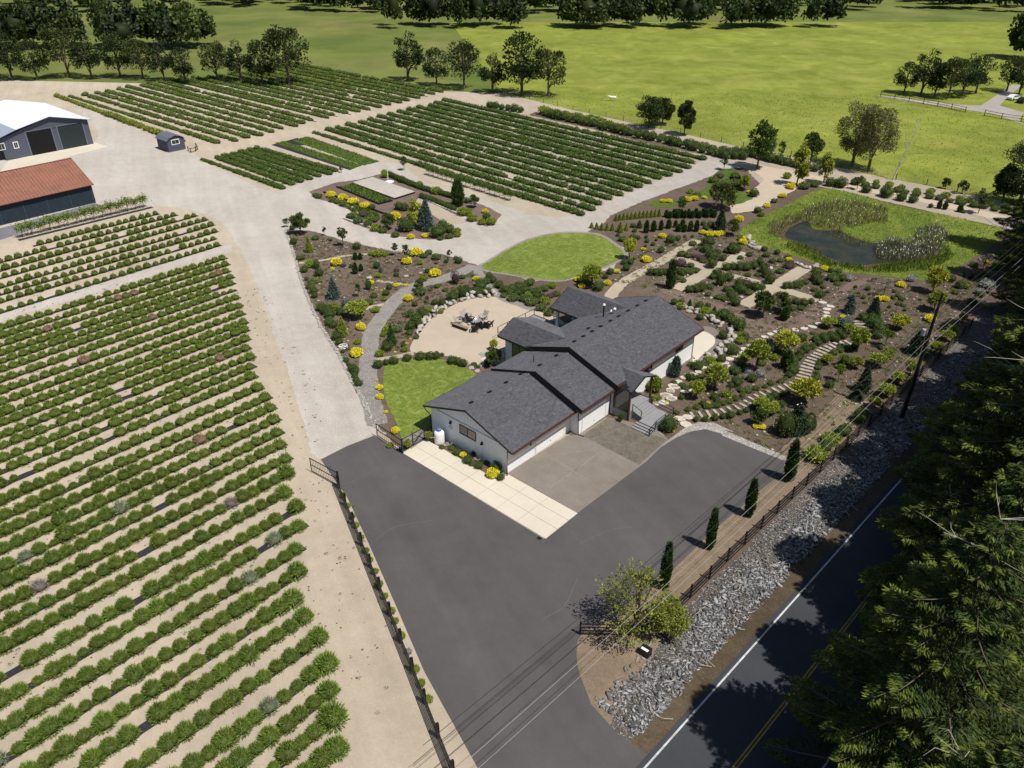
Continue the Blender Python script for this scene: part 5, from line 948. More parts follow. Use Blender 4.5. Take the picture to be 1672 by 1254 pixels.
# island bed
plant([('y',-35.91,153.26,2.26),('y',-33.24,151.36,2.36),('y',-30.73,149.04,2.33),('y',-28.09,146.34,2.47),('g',-26.62,145.54,1.29),('y',-21.47,140.42,2.67),('l',-24.27,134.34,1.75),('T',-22.20,134.89,2.53),('W',-17.32,136.06,3.60,5.67),('B',-15.26,134.65,3.07,5.77),('g',-18.76,134.11,3.01),('y',-17.64,130.36,1.66),('y',-15.14,131.09,1.40),('g',-12.90,131.32,2.53),('g',-12.42,135.67,1.77),('g',-11.17,133.58,1.75),('l',-9.76,132.82,1.47),('g',-21.48,145.63,1.76),('g',-20.30,145.02,1.75),('G',-20.33,131.32,1.45),('G',-12.36,129.84,1.17),('G',-10.86,130.58,1.45),('l',-9.51,131.32,1.18),('k',-10.37,147.41,2.13,5.09),('T',-7.23,146.52,2.12),('g',-8.70,149.50,1.32),('l',-9.08,142.60,2.01),('l',-8.22,142.60,1.73),('y',-5.09,143.72,1.56),('l',-7.31,139.43,1.81),('l',-5.41,137.49,1.51),('l',-3.73,137.49,1.79),('g',-4.64,139.92,1.53),('g',-22.92,162.73,1.61),('l',-26.96,165.96,1.44,1.64),('l',-18.93,159.40,1.70),('l',-15.11,155.19,1.98),('G',-27.94,138.29,1.96),('G',-29.80,140.92,1.71),('p',-27.65,141.76,1.72),('p',-29.94,141.76,1.15),('G',-26.03,136.85,1.67),('G',-22.76,133.35,1.63),('G',-32.49,147.86,1.48),('G',-35.00,150.15,1.50),('G',-33.93,149.23,1.20),('G',-25.22,138.86,1.69),('G',-38.20,152.49,1.52),('G',-39.01,153.45,1.22),('r',-20.09,136.06,0.83),('t',-23.51,171.36,1.88,3.17),('t',-36.85,169.64,1.00,1.33),('t',-40.44,136.06,1.38,1.73)], 'in the island bed', 'plants of the island bed')
hedge1 = resample([(-26.34,167.40),(-23.41,163.58),(-20.47,160.22),(-17.31,156.87),(-14.66,154.90),(-11.88,152.49)], .9)
hedge2 = resample([(-17.82,152.49),(-15.48,150.15),(-13.18,147.41),(-11.11,145.02)], .9)
for i, hp in enumerate((hedge1, hedge2)):
    plant([('g', float(p[0]), float(p[1]), 1.25) for p in hp], ('in the long island bed row', 'in the short island bed row')[i], ('long clipped row', 'short clipped row')[i])
# clipped edging along the timber steps and the loop path
def edge_mounds(line, off, step, where, grp, w0=.9, k='G'):
    p = resample(smooth_line(line, 5), step); n_ = normals2(p)
    plant([(k, float(q[0]+m_[0]*off+rng.normal()*.12), float(q[1]+m_[1]*off+rng.normal()*.12), float(w0*rng.uniform(.75, 1.3))) for q, m_ in zip(p, n_)], where, grp)
steps_low = [(20.53,74.89),(22.17,75.20),(23.81,75.46),(25.39,76.16),(26.85,77.04),(28.47,78.47),(30.22,79.56),(32.17,80.60),(34.06,81.67)]
steps_mid = [(35.33,82.75),(36.39,84.60),(37.48,86.51),(39.00,88.48),(41.08,90.53),(43.10,91.70),(44.54,92.30)]
steps_top = [(48.18,98.50),(48.08,97.10),(47.84,95.73),(47.30,94.30)]
edge_mounds(steps_low, 1.35, 1.15, 'above the lower timber steps', 'mounds above the lower steps')
edge_mounds(steps_low, -1.2, 1.0, 'below the lower timber steps', 'mounds below the lower steps', k='g')
edge_mounds(steps_mid, 1.5, 1.2, 'left of the middle timber steps', 'mounds left of the middle steps', 1.2, 'g')
edge_mounds(steps_mid, -1.4, 1.3, 'right of the middle timber steps', 'mounds right of the middle steps', 1.0)
edge_mounds(steps_top, 1.9, 1.3, 'by the top timber steps', 'mounds by the top steps', 1.5, 'g')
# timber steps and stepping stones as real pieces
def step_path(name, line, step, wd, dp, lab, piece='step_slab', mat=None):
    p = resample(smooth_line(line, 6), step); n_ = normals2(p); root = empty(name, (*p[0], 0), 0, lab); root['kind'] = 'structure'
    me = MB().box(-dp/2, dp/2, -wd/2, wd/2, .0, .13).mesh(piece, mat)
    for q, m_ in zip(p, n_):
        put(piece, me, root, (q[0]-p[0][0], q[1]-p[0][1], .03), math.atan2(m_[1], m_[0])-math.pi/2+random.uniform(-.06, .06), (random.uniform(.85, 1.1), random.uniform(.85, 1.1), 1))
slabm = plain('pale_step_stone', (.36,.31,.26), .85, var=.25)
step_path('timber_steps', steps_low, .95, 1.35, .34, 'lower run of pale timber steps from the drive', mat=slabm)
step_path('timber_steps', steps_mid, .85, 1.5, .42, 'middle run of pale timber steps', mat=slabm)
step_path('timber_steps', steps_top, .8, 1.5, .4, 'top run of pale timber steps', mat=slabm)
def stone_mesh(g_):
    n = 9; a = np.sort(g_.uniform(0, 2*np.pi, n)*.25+np.arange(n)*2*np.pi/n*.75+0); a = np.arange(n)*2*np.pi/n+g_.normal(0, .15, n)
    r_ = g_.uniform(.40, .55, n); b = MB().prism([(r_[i]*math.cos(a[i])*1.15, r_[i]*math.sin(a[i])*.85, 0) for i in range(n)], (0, 0, .12)); return b.mesh('stepping_stone', plain('pale_flagstone', (.52,.47,.40), .85, var=.15))
STEPS = variants(4, stone_mesh)
def stepping(line, lab, size=1.0):
    p = line; root = empty('stepping_stone_path', (*p[0], 0), 0, lab); root['kind'] = 'structure'
    for i, q in enumerate(p): put('stepping_stone', STEPS[i % 4], root, (q[0]-p[0][0], q[1]-p[0][1], .03), random.uniform(-.5, .5)+(i % 2)*3.1, (size*random.uniform(.85, 1.15), size*random.uniform(.85, 1.1), 1))
stepping([(45.29,104.59),(46.02,103.31),(45.16,102.35),(44.67,101.25),(44.26,100.03),(43.71,99.17),(42.51,97.75),(41.31,96.83),(40.01,96.32),(38.70,95.91),(37.32,95.51),(36.04,95.28),(34.99,94.66),(33.94,93.86),(33.06,93.03),(32.28,92.26),(31.34,91.32),(30.40,90.49),(29.58,89.58),(28.72,88.77),(27.79,87.92),(26.98,86.98),(26.12,86.16),(25.51,86.51)], 'white stepping stones curving down from the red mulch path', 1.05)
stepping([(23.98,85.66),(23.16,84.67),(22.49,84.00),(21.81,83.92),(21.06,83.26),(20.29,82.31),(19.61,81.13),(18.87,80.19),(18.15,79.15),(17.33,78.47),(18.77,78.41),(16.44,77.37),(20.60,79.98),(21.23,80.19),(22.89,81.31),(26.80,85.35),(27.52,85.93),(28.19,86.31),(29.01,87.29)], 'white stepping stones under the long house wall', .95)
stepping([(19.48,81.20),(18.94,80.27),(18.24,79.23),(17.30,78.44),(18.76,78.48),(16.53,77.33),(17.64,77.55),(18.96,74.23),(19.95,74.54),(19.44,73.10)], 'pale slabs by the front steps', 1.25)
stepping([(-35.95,153.45),(-34.58,151.08),(-33.20,150.15),(-32.04,147.86),(-30.48,146.52),(-29.37,143.46)], 'pale slabs on the slope of the island bed', 1.1)
# boulder walls
def boulder_wall(line, lab, s0=1.0, step=.95, rows_=2):
    p = resample(smooth_line(line, 5), step); root = empty('boulder_wall', (*p[0], 0), 0, lab, 'wall')
    for j in range(rows_):
        for i, q in enumerate(p):
            o = put('boulder', ROCKS[random.randrange(6)], root, (q[0]-p[0][0]+rng.normal()*.25, q[1]-p[0][1]+rng.normal()*.25+j*.55, .03+j*.22), random.uniform(0, 6.3), (s0*random.uniform(.8, 1.5), s0*random.uniform(.7, 1.1), s0*random.uniform(.9, 1.5)))
boulder_wall([(-12.74,94.83),(-12.48,96.41),(-12.19,97.80),(-11.79,99.22),(-11.24,100.42),(-10.46,101.50),(-9.68,102.80),(-8.87,104.02),(-7.81,105.06),(-6.51,106.11),(-4.94,106.64),(-2.89,106.96)], 'pale boulder wall curving above the tan patio')
boulder_wall([(23.86,102.54),(24.68,102.45),(25.42,101.87),(26.16,101.40),(26.80,100.84),(27.33,99.82),(27.96,98.91),(28.38,98.19),(28.71,97.12),(29.39,96.60),(29.75,95.73),(29.55,94.20),(29.12,93.03),(28.42,91.73),(27.59,90.45),(26.62,89.20),(25.81,88.27),(25.05,87.52)], 'pale boulder wall round the terrace at the house end')
boulder_wall([(40.85,130.34),(41.00,126.32)], 'few pale boulders at the left corner of the pond lawn', 1.2)
# lane edging stones
def edging(line, lab, n, sz=.32):
    p = resample(smooth_line(line, 5), .42); root = empty('edging_stones', (*p[0], 0), 0, lab); root['kind'] = 'structure'
    for q in p: put('stone', ROCKS[random.randrange(6)], root, (q[0]-p[0][0]+rng.normal()*.12, q[1]-p[0][1]+rng.normal()*.1, .04), random.uniform(0, 6.3), sz*random.uniform(.6, 1.5))
edging(lane_edge, 'white edging stones between the lane and the garden', 0)
edging([(-16.95,78.05),(-16.03,74.82),(-14.89,71.78)], 'white edging stones by the gate', 0)
def hedge_line(line, k, step, w0, where, grp, jit=.2):
    p = resample(smooth_line(line, 4), step); plant([(k, float(q[0]+rng.normal()*jit), float(q[1]+rng.normal()*jit), float(w0*rng.uniform(.8, 1.25))) for q in p], where, grp)
hedge_line([(71.29,161.34),(79.37,155.09),(86.70,148.73),(94.57,142.31)], 'G', 1.9, 1.7, 'between walk and pasture', 'row between walk and pasture')
hedge_line([(73.40,163.11),(80.32,157.31),(87.70,150.80),(95.89,144.72)], 'l', 2.6, 1.5, 'behind the row at the pasture edge', 'back row at the pasture edge')
hedge_line([(52.11,185.82),(56.60,180.01),(61.07,175.18),(65.71,170.56)], 'g', 1.7, 2.0, 'in the hedge above the walk', 'hedge above the walk')
hedge_line([(8.77,224.73),(14.86,220.19),(22.48,212.41),(27.77,205.90)], 'l', 2.2, 2.6, 'in the pale pasture hedge', 'pale part of the fence hedge')
hedge_line([(9.09,221.99),(14.66,216.67),(22.17,209.11),(29.15,201.23),(35.91,195.29),(42.07,188.28),(47.85,181.70),(52.67,179.80)], 'g', 2.1, 2.2, 'in the dark pasture hedge', 'dark part of the fence hedge')
hedge_line([(29.54,204.32),(36.37,198.22),(42.73,191.73),(48.73,185.60),(52.95,182.34)], 'G', 2.3, 2.4, 'in the rear pasture hedge', 'rear part of the fence hedge')
hedge_line([(-6.26,232.35),(-3.62,230.98),(-1.01,229.05),(2.43,227.16)], 'g', 2.0, 2.2, 'at the shaded top of the main lavender', 'shaded top shrubs')
plant([('s',71.92,109.91,2.04),('S',72.72,113.34,2.47,4.05),('g',76.98,116.93,1.56),('G',74.18,118.17,1.38),('l',68.67,109.91,1.49),('g',80.45,120.71,2.00),('D',79.90,116.93,2.34,4.13),('G',66.22,107.72,1.10),('y',76.99,119.43,1.19),('g',71.29,113.34,0.95),('r',76.45,120.71,1.00),('r',79.60,122.54,1.22),('r',73.07,116.93,0.78),('g',69.34,106.65,1.09),('G',70.44,114.51,0.96)], 'at the far corner of the pond lawn', 'plants at the far corner of the pond lawn')
label_planted()

# small perennials, weeds and chips that nobody could count
WALKS = [ribbon(smooth_line(main_path, 5), 1.25), ribbon(smooth_line([(27.10,121.62),(29.62,119.04),(31.82,116.54),(34.83,113.83),(37.65,111.79),(39.54,110.09),(41.99,108.15),(44.99,105.37)], 5), 1.05), ribbon(smooth_line([(46.74,117.34),(42.81,113.24),(40.05,110.26),(36.19,106.27),(33.49,103.66)], 5), 1.2), ribbon(smooth_line([(38.81,123.95),(35.39,120.32),(32.20,117.16),(28.48,113.24),(24.88,109.14)], 5), 1.15)]
bed_m = [(-13.56,110.93),(-6.02,116.23),(-3.38,108.15),(-7.73,107.61),(-11.81,101.90),(-13.57,95.73),(-13.81,90.53),(-17.60,88.89),(-17.70,95.28),(-17.21,99.46),(-15.47,107.07)]
def litter(poly, n, name, raws_, lab, w0, w1, tone=(1,1,1), mat='leaf'):
    pts_ = scatter(poly, n)
    for q_ in WALKS: pts_ = pts_[~inside(q_, pts_[:, 0], pts_[:, 1])]
    it = [(x, y, rng.uniform(w0, w1), rng.uniform(w0, w1), np.array(tone)*rng.uniform(.6, 1.5)) for x, y in pts_]
    return inst_l(raws_, it, name, M[mat], lab)
def inst_l(raws, items, name, mat, lab):
    VV = []; FF = []; CC = []; n = 0
    for i, (x, y, wd, h, tn) in enumerate(items):
        V, F_, c = raws[i % len(raws)]; a = random.uniform(0, 6.28); ca, sa = math.cos(a), math.sin(a)
        VV.append(np.c_[(V[:, 0]*ca-V[:, 1]*sa)*wd+x, (V[:, 0]*sa+V[:, 1]*ca)*wd+y, V[:, 2]*h+.03]); FF.append(F_+n); CC.append(c*np.asarray(tn)); n += len(V)
    return tag(put(name, np_mesh(name, np.vstack(VV), np.vstack(FF), mat, np.vstack(CC))), lab, kind='stuff')
def tuft(g_, col, n=26):
    a = NP(); d = sph(n, g_, .0); V, F_ = leaves(d*[.25,.25,.1], d, .3, .09, g_, .3, .5); V[:, 2] = np.maximum(V[:, 2], 0); a.quads(V, F_, tones(n, col, .25, g_)); return np.vstack(a.V), np.vstack(a.F), np.vstack(a.C)
TUF = [tuft(np.random.default_rng(i), c) for i, c in enumerate(((.12,.17,.04),(.18,.22,.05),(.09,.13,.04),(.25,.24,.10),(.16,.13,.08)))]
def chip(g_):
    V, F_ = ico(1); V = V*[.5,.4,.25]*(1+g_.normal(0, .12, (len(V), 1))); V[:, 2] += .15; return V, F_, np.tile((.36,.32,.27), (len(V), 1))
CH = [chip(np.random.default_rng(i)) for i in range(4)]
bed_l = [(-39.82,133.91),(-27.18,127.45),(-11.00,122.01),(-7.02,118.92),(-16.10,107.72),(-19.19,92.37),(-18.00,80.09),(-28.74,103.53)]
bed_r = [(20.95,124.69),(34.04,133.30),(39.46,133.30),(44.81,122.01),(53.68,113.34),(66.69,112.64),(79.13,122.01),(79.77,119.43),(60.12,94.98),(40.23,73.58),(31.10,64.63),(24.55,71.43),(19.10,74.82),(28.78,92.37),(25.58,105.60),(15.48,112.18)]
litter(bed_l, 700, 'small_perennials', TUF, 'scattered seedlings and weeds in the left beds', .3, .9)
litter(bed_m, 450, 'small_perennials', TUF, 'scattered seedlings in the bed above the patio', .3, .9)
litter(bed_r, 2200, 'small_perennials', TUF, 'scattered seedlings and weeds in the right garden', .3, 1.0)
litter(bed_r, 900, 'mulch_chips', CH, 'pale chips and pebbles in the right garden', .15, .5, mat='stone')
litter(bed_l, 350, 'mulch_chips', CH, 'pale chips and pebbles in the left beds', .15, .5, mat='stone')
litter([(-45,36),(-8,36),(-14,60),(-19,66),(-24,82),(-38,112),(-75,112),(-66,86)], 700, 'field_weeds', TUF, 'small weeds on the sand between lavender rows', .15, .5)
litter([(-45,36),(-8,36),(-14,60),(-19,66),(-24,82),(-38,112),(-75,112),(-66,86)], 900, 'field_stones', CH, 'small dark stones on the sand', .06, .22, (.6,.55,.5), 'stone')

# ---------------------------------------------------------------- lavender fields
def lav(g_, n=420, L=.26, Wd=.030, col=(.135,.195,.040), dead=False):
    a = NP(); c0 = np.array(col)
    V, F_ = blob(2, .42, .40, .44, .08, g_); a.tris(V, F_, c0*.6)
    d = sph(n, g_, -.12); k = g_.uniform(.72, 1., (n, 1)); P = d*[.44, .42, .48]*k; P[:, 2] = np.maximum(P[:, 2]+.04, .01)
    V, F_ = leaves(P, d*[1, 1, 1.2], g_.uniform(.6, 1.3, n)*L, Wd, g_, .25, .38); V[:, 2] = np.maximum(V[:, 2], 0)
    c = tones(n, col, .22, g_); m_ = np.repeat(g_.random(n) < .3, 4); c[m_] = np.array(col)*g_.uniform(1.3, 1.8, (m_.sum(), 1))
    a.quads(V, F_, c); return a
LG = [np.random.default_rng(500+i) for i in range(12)]
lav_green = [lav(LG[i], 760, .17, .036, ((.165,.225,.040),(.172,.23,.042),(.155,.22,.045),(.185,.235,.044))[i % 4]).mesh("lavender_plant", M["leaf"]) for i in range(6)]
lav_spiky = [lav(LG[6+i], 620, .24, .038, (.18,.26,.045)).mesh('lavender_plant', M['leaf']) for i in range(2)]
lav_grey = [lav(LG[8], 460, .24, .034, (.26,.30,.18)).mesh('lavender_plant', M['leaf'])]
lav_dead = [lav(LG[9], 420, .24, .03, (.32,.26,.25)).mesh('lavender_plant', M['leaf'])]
def raw(a): return np.vstack(a.V), np.vstack(a.F), np.vstack(a.C)
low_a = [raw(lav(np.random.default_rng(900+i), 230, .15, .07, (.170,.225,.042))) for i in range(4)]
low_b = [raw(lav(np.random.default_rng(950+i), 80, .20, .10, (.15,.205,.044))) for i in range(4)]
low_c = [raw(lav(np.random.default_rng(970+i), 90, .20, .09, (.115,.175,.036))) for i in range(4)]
def inst(raws, items, name, mat, lab, parent=None):
    """items: x, y, width, height, tone"""
    VV = []; FF = []; CC = []; n = 0
    for i, (x, y, wd, h, tn) in enumerate(items):
        V, F_, c = raws[i % len(raws)]; a = random.uniform(0, 6.28); ca, sa = math.cos(a), math.sin(a)
        W_ = np.c_[(V[:, 0]*ca-V[:, 1]*sa)*wd+x, (V[:, 0]*sa+V[:, 1]*ca)*wd+y, V[:, 2]*h]; VV.append(W_); FF.append(F_+n); CC.append(c*np.asarray(tn)); n += len(V)
    o = put(name, np_mesh(name, np.vstack(VV), np.vstack(FF), mat, np.vstack(CC)), parent); return tag(o, lab, kind='stuff')
AD = np.array([math.cos(R(47.5)), math.sin(R(47.5))])
ends = [(-47.42,121.00),(-46.20,118.44),(-45.22,115.66),(-43.88,113.27),(-43.06,110.97),(-42.18,108.46),(-40.85,105.93),(-39.58,103.18),(-38.44,100.45),(-37.35,97.83),(-36.58,95.53),(-35.61,92.88),(-34.90,90.43),(-33.64,88.11),(-32.94,85.64),(-32.06,83.21)]+[(-30.63,80.50),(-29.02,78.32),(-27.93,76.09),(-26.83,73.71),(-25.88,71.19),(-25.00,68.91),(-23.79,66.40),(-23.03,63.82)]+[(-22.51,60.82),(-20.74,58.62),(-19.98,56.00),(-19.46,52.83),(-18.68,50.06),(-18.39,46.88),(-17.06,44.97),(-15.42,42.85),(-14.23,40.27),(-13.58,37.87),(-12.90,35.56),(-12.14,33.29)]
def frame_left(p): # true once a row has left the picture on the left
    dz = p[1]*.8535+50*.521; return p[0]/dz < -.70
def mat_strip(a, b, z=.035, w_=.42):
    d = (b-a)/np.linalg.norm(b-a); n_ = np.array([-d[1], d[0]])*w_; m_ = MB()
    p = resample([a, b], 1.2); L_ = [tuple(q+n_*(1+rng.normal()*.12)) for q in p]+[tuple(q-n_*(1+rng.normal()*.12)) for q in p[::-1]]
    if area(L_) < 0: L_ = L_[::-1]
    m_.poly(L_, z); o = m_.build('weed_fabric', M['fabric']); tag(o, kind='structure')
plants = []
for r_, e in enumerate(ends):
    e = np.array(e); k = 0; t = 0; first = True
    while True:
        p = e-AD*t
        if frame_left(p) or t > 70: break
        wd = rng.normal(1.46, .13); kind = 'g'; u = rng.random()
        if r_ > 22: wd *= rng.uniform(.85, 1.08)
        gapp = .035+(.06 if r_ > 24 else 0)
        if k == 0 and r_ > 12: kind = 'x'; wd *= 1.15
        elif u < gapp*.5: kind = 'gap'
        elif u < gapp: kind = 'grey'
        elif u < gapp+.012: kind = 'dead'
        elif u < gapp+.07: kind = 'small'; wd *= .62
        q = p+rng.normal(0, .05, 2); depth = q[1]*.8535+26.05
        plants.append([depth, r_, k, kind, float(q[0]), float(q[1]), float(wd)])
        k += 1; t += 1.22*(1+rng.normal()*.05)
    mat_strip(e+AD*.9, e-AD*min(t, 70))
def in_view(x, y): return abs(x)/(y*.8535+26.05) < .66 and y > 31
vis = sorted([p for p in plants if p[3] != 'gap' and in_view(p[4], p[5])])
near = vis[:300]; nearset = {(p[1], p[2]) for p in near}
cnt = {}
for p in sorted(near, key=lambda p: (p[1], p[2])):
    _, r_, k, kind, x, y, wd = p; cnt[r_] = cnt.get(r_, 0)+1
    me = random.choice(lav_spiky if kind == 'x' or (r_ > 24 and random.random() < .25) else lav_grey if kind == 'grey' else lav_dead if kind == 'dead' else lav_green)
    o = put('lavender_plant', me, None, (x, y, .03), random.uniform(0, 6.28), (wd, wd, wd*random.uniform(.85, 1.1)*1.15))
    word = {'grey':'greyish','dead':'withered purple','small':'small','x':'spiky'}.get(kind, 'green')
    tag(o, f'{word} lavender mound, {ordinal(k+1)} from lane end of {ordinal(r_+1)} row below gravel track', 'lavender', 'lavender mounds of the large left field')
rest = [p for p in plants if p[3] != 'gap' and (p[1], p[2]) not in nearset]
inst(low_a, [(p[4], p[5], p[6], p[6]*1.05, (1,1,1) if p[3] != 'dead' else (2.0,1.1,3.5)) for p in rest], 'lavender_rows', M['leaf'], 'further green lavender mounds of the large left field')
# second field left of the lane
f2 = []
for a, b in zip([(-81.38,126.77),(-79.53,123.53),(-80.89,116.59),(-79.23,113.58),(-77.33,110.13),(-76.22,107.27),(-75.04,104.32),(-73.16,100.95)], [(-66.70,142.60),(-63.00,141.93),(-59.10,141.59),(-56.44,139.43),(-54.42,136.69),(-52.73,133.35),(-51.79,129.84),(-50.14,126.77)]):
    a = np.array(a); b = np.array(b); d = (b-a)/np.linalg.norm(b-a); L_ = np.linalg.norm(b-a)+(0 if a[0] > -90 and len(f2) < 60 and a is not None and a[1] > 125 else 6)
    t = 0
    while t < L_:
        q = b-d*t
        if rng.random() > .05: wd = rng.normal(1.25, .13); f2.append((q[0]+rng.normal()*.06, q[1]+rng.normal()*.06, wd, wd*1.2, (1,1,1)))
        t += 1.36
    mat_strip(b+d*.8, b-d*L_, .035, .40)
inst(low_a, f2, 'lavender_rows', M['leaf'], 'separate round lavender mounds of the upper left field')
# main block beyond the lawn, rows run down to the right
def rows(A_, B_, step, wd, h, raws, lab, gap=.02, extra=0, tone=(1,1,1)):
    it = []
    for i, (a, b) in enumerate(zip(A_, B_)):
        a = np.array(a); b = np.array(b); d = (b-a)/np.linalg.norm(b-a); a = a-d*extra; L_ = np.linalg.norm(b-a); t = 0; g2 = gap*(3 if i in (1, 2) else 1)
        while t < L_:
            if rng.random() > g2:
                w_ = wd*rng.normal(1, .09)*(.75 if i == 0 and t < L_*.45 else 1); q = a+d*t; it.append((q[0]+rng.normal()*.07, q[1]+rng.normal()*.07, w_, w_*h, np.array(tone)*rng.uniform(.85, 1.15)))
            t += step
        mat_strip(a, b, .022, .3)
    return inst(raws, it, 'lavender_rows', M['leaf'], lab)
ur_a = [(-49.82,203.54),(-47.14,206.69),(-45.17,208.79),(-42.86,211.91),(-40.08,214.61),(-37.84,217.54),(-35.87,221.09),(-33.63,223.81),(-31.27,226.97),(-29.02,229.82),(-26.48,232.54),(-24.11,235.32),(-21.93,238.36),(-19.73,241.90)]
ur_b = [(12.85,142.60),(15.09,145.19),(17.35,148.04),(19.61,151.08),(22.16,153.45),(24.38,156.38),(26.59,158.89),(29.03,161.47),(31.52,164.66),(33.61,166.84),(36.09,169.64),(38.68,172.76),(41.03,176.10),(43.43,179.42)]
rows(ur_a, ur_b, 1.15, 1.95, .85, low_c, 'long dark green lavender rows of the main block')
m_a = [(-70.06,179.17),(-67.37,180.81),(-66.09,182.34),(-64.72,183.89),(-63.41,185.87),(-61.85,187.34),(-60.34,188.69)]; m_b = [(-46.60,158.18),(-45.28,160.84),(-43.75,162.52),(-42.10,164.22),(-40.75,166.29),(-39.34,168.29),(-37.96,170.21)]
rows(m_a, m_b, .95, 1.7, .85, low_c, 'small dense block of seven dark green lavender rows', 0)
ul_b = [(-70.65,193.43),(-66.92,195.29),(-64.95,198.52)]+[(-62.34,200.47),(-60.33,204.01),(-58.77,207.49),(-55.70,210.09),(-54.60,213.25),(-52.11,215.81),(-49.44,219.30),(-47.47,221.63),(-44.23,223.99),(-42.15,226.78),(-39.51,229.05),(-36.92,232.15),(-34.74,235.52),(-32.05,238.16),(-29.96,241.06),(-27.31,244.45),(-25.19,247.26),(-23.12,250.14),(-21.02,253.30)]
ul_b = [tuple(p) for p in ul_b]; dU = np.array([-.755, .656])
rows([tuple(np.array(p)+dU*(82 if i < 12 else 78)) for i, p in enumerate(ul_b)], ul_b, 1.35, 1.9, .8, low_b, 'lavender rows of the field behind the garden shed', .05)
rows([tuple(np.array([(-132.03,243.59)][0])+dU*6)], [(-80.36,194.57)], 1.6, 2.4, .9, low_b, 'ragged yellow green hedge along the shed field', .03, tone=(1.6,1.35,.9))
# ---------------------------------------------------------------- vines
def vine_mesh(g_, col=(.20,.27,.05)):
    b = MB(); b.tube([(0,0,0),(.05,.03,.6),(0,0,1.2)], [.05,.04,.03], 5); b.tube([(-.75,0,1.15),(.75,0,1.2)], .025, 4); tr = b.mesh('trunk', M['bark'])
    a = NP(); n = 420; P = np.c_[g_.normal(0, .36, n), g_.normal(0, .30, n), 1.3+g_.normal(0, .26, n)]; V, F_ = leaves(P, g_.normal(0, 1, (n, 3)), .2, .13, g_, .1, .5); a.quads(V, F_, tones(n, col, .25, g_)); return tr, a.mesh('crown', M['leaf'])
VN = variants(3, vine_mesh); VD = [vine_mesh(np.random.default_rng(77+i), (.09,.14,.03)) for i in range(3)]
def vines(line, n, ms, lab, grp, s=1.):
    p = resample(line, 99) if False else np.array([np.array(line[0])+(np.array(line[-1])-np.array(line[0]))*i/(n-1) for i in range(n)])
    for i, q in enumerate(p):
        d = np.array(line[-1])-np.array(line[0]); o = empty('grape_vine', (float(q[0]), float(q[1]), .03), math.atan2(d[1], d[0])); o.scale = (s*random.uniform(.85, 1.15),)*3
        m_ = ms[i % 3]; put('trunk', m_[0], o); put('crown', m_[1], o); tag(o, f'{lab}, {ordinal(i+1)} from left', 'vine', grp)
vines([(-85.37,131.09),(-70.52,146.78)], 15, VN, 'light green trained vine on the row by the red roofed shed', 'vine row by the red roofed shed', 1.3)
vines([(-17.84,167.95),(-1.94,152.49)]+[(-0.40,151.08)], 18, VD, 'dark green trained vine along the main lavender block', 'vine row along the main lavender')
sheet('weed_fabric', ribbon(resample([(-85.39,129.62),(-68.97,146.96)], 2), .5), M['fabric'], .03)
# ---------------------------------------------------------------- pond plants
def blades(pts, h, wd, col, name, lab, lean=.18, tip=None, n_tip=0.):
    if n_tip or h > .8:
        f_ = np.sin(pts[:, 0]*.9+1)*np.sin(pts[:, 1]*.8)+.5*np.sin(pts[:, 0]*2.1+pts[:, 1]*1.7); keep = (f_ > -.55) | (rng.random(len(pts)) < .25); pts = pts[keep]
    n = len(pts); P = np.c_[pts, np.full(n, .05)]; D = np.c_[rng.normal(0, lean, (n, 2)), np.ones(n)]; D /= np.linalg.norm(D, axis=1)[:, None]
    H_ = rng.uniform(.35, 1.2, n)*h*(1+.25*np.sin(pts[:, 0]*.7)*np.sin(pts[:, 1]*.9)); a = NP(); V, F_ = leaves(P, D, H_, wd, rng, 0, .02); c = tones(n, col, .22)
    if tip is not None: m_ = np.repeat(rng.random(n) < .4, 4); c[m_] = np.array(tip)*rng.uniform(.8, 1.2, (m_.sum(), 1))
    a.quads(V, F_, c)
    if n_tip:
        k = rng.random(n) < n_tip; V2, F2 = leaves(P[k]+D[k]*H_[k][:, None]*.9, D[k], .34, .17, rng, 0, .1); a.quads(V2, F2, np.tile((.80,.75,.62), (len(V2), 1)))
    return tag(put(name, a.mesh(name, M['leaf'])), lab, kind='stuff')
blades(scatter([(54.34,143.75),(58.74,148.22),(63.62,149.76),(68.42,148.22),(71.01,144.72),(67.97,137.22),(65.82,138.12),(60.11,134.57),(57.03,134.57),(53.75,135.89),(53.65,139.49)], 3800), 1.15, .09, (.27,.24,.12), 'reed_bed', 'tan and green reeds on the far bank of the pond', tip=(.13,.17,.04), n_tip=.06)
blades(scatter([(46.35,137.22),(51.17,141.83),(54.21,142.31),(52.87,139.03),(49.09,135.89),(46.25,130.34),(45.22,132.01)], 1300), .9, .09, (.36,.32,.17), 'reed_bed', 'pale dry reeds at the left end of the pond', tip=(.18,.22,.06))
blades(scatter([(61.52,127.10),(65.45,129.52),(68.04,127.90),(72.45,134.57),(76.65,136.33),(76.30,130.34),(71.85,124.00),(66.74,120.28),(62.78,119.56),(59.56,120.65)], 3800), 1.15, .08, (.22,.20,.12), 'reed_bed', 'brown cattails with white heads at the right end of the pond', tip=(.10,.15,.06), n_tip=.15)
blades(scatter([(47.03,127.90),(50.08,126.32),(51.97,119.92),(56.64,117.44),(62.48,118.85),(69.38,121.75),(73.81,126.32),(72.51,121.75),(67.10,116.74),(61.03,115.37),(55.30,115.37),(50.24,118.14),(47.71,122.49),(45.98,126.32)], 3600), .9, .09, (.09,.16,.022), 'marsh_grass', 'bright green marsh grass along the near bank', tip=(.22,.26,.04))
pl_ = scatter(pondlawn, 12000); pl_ = pl_[~inside(pond, pl_[:, 0], pl_[:, 1])]
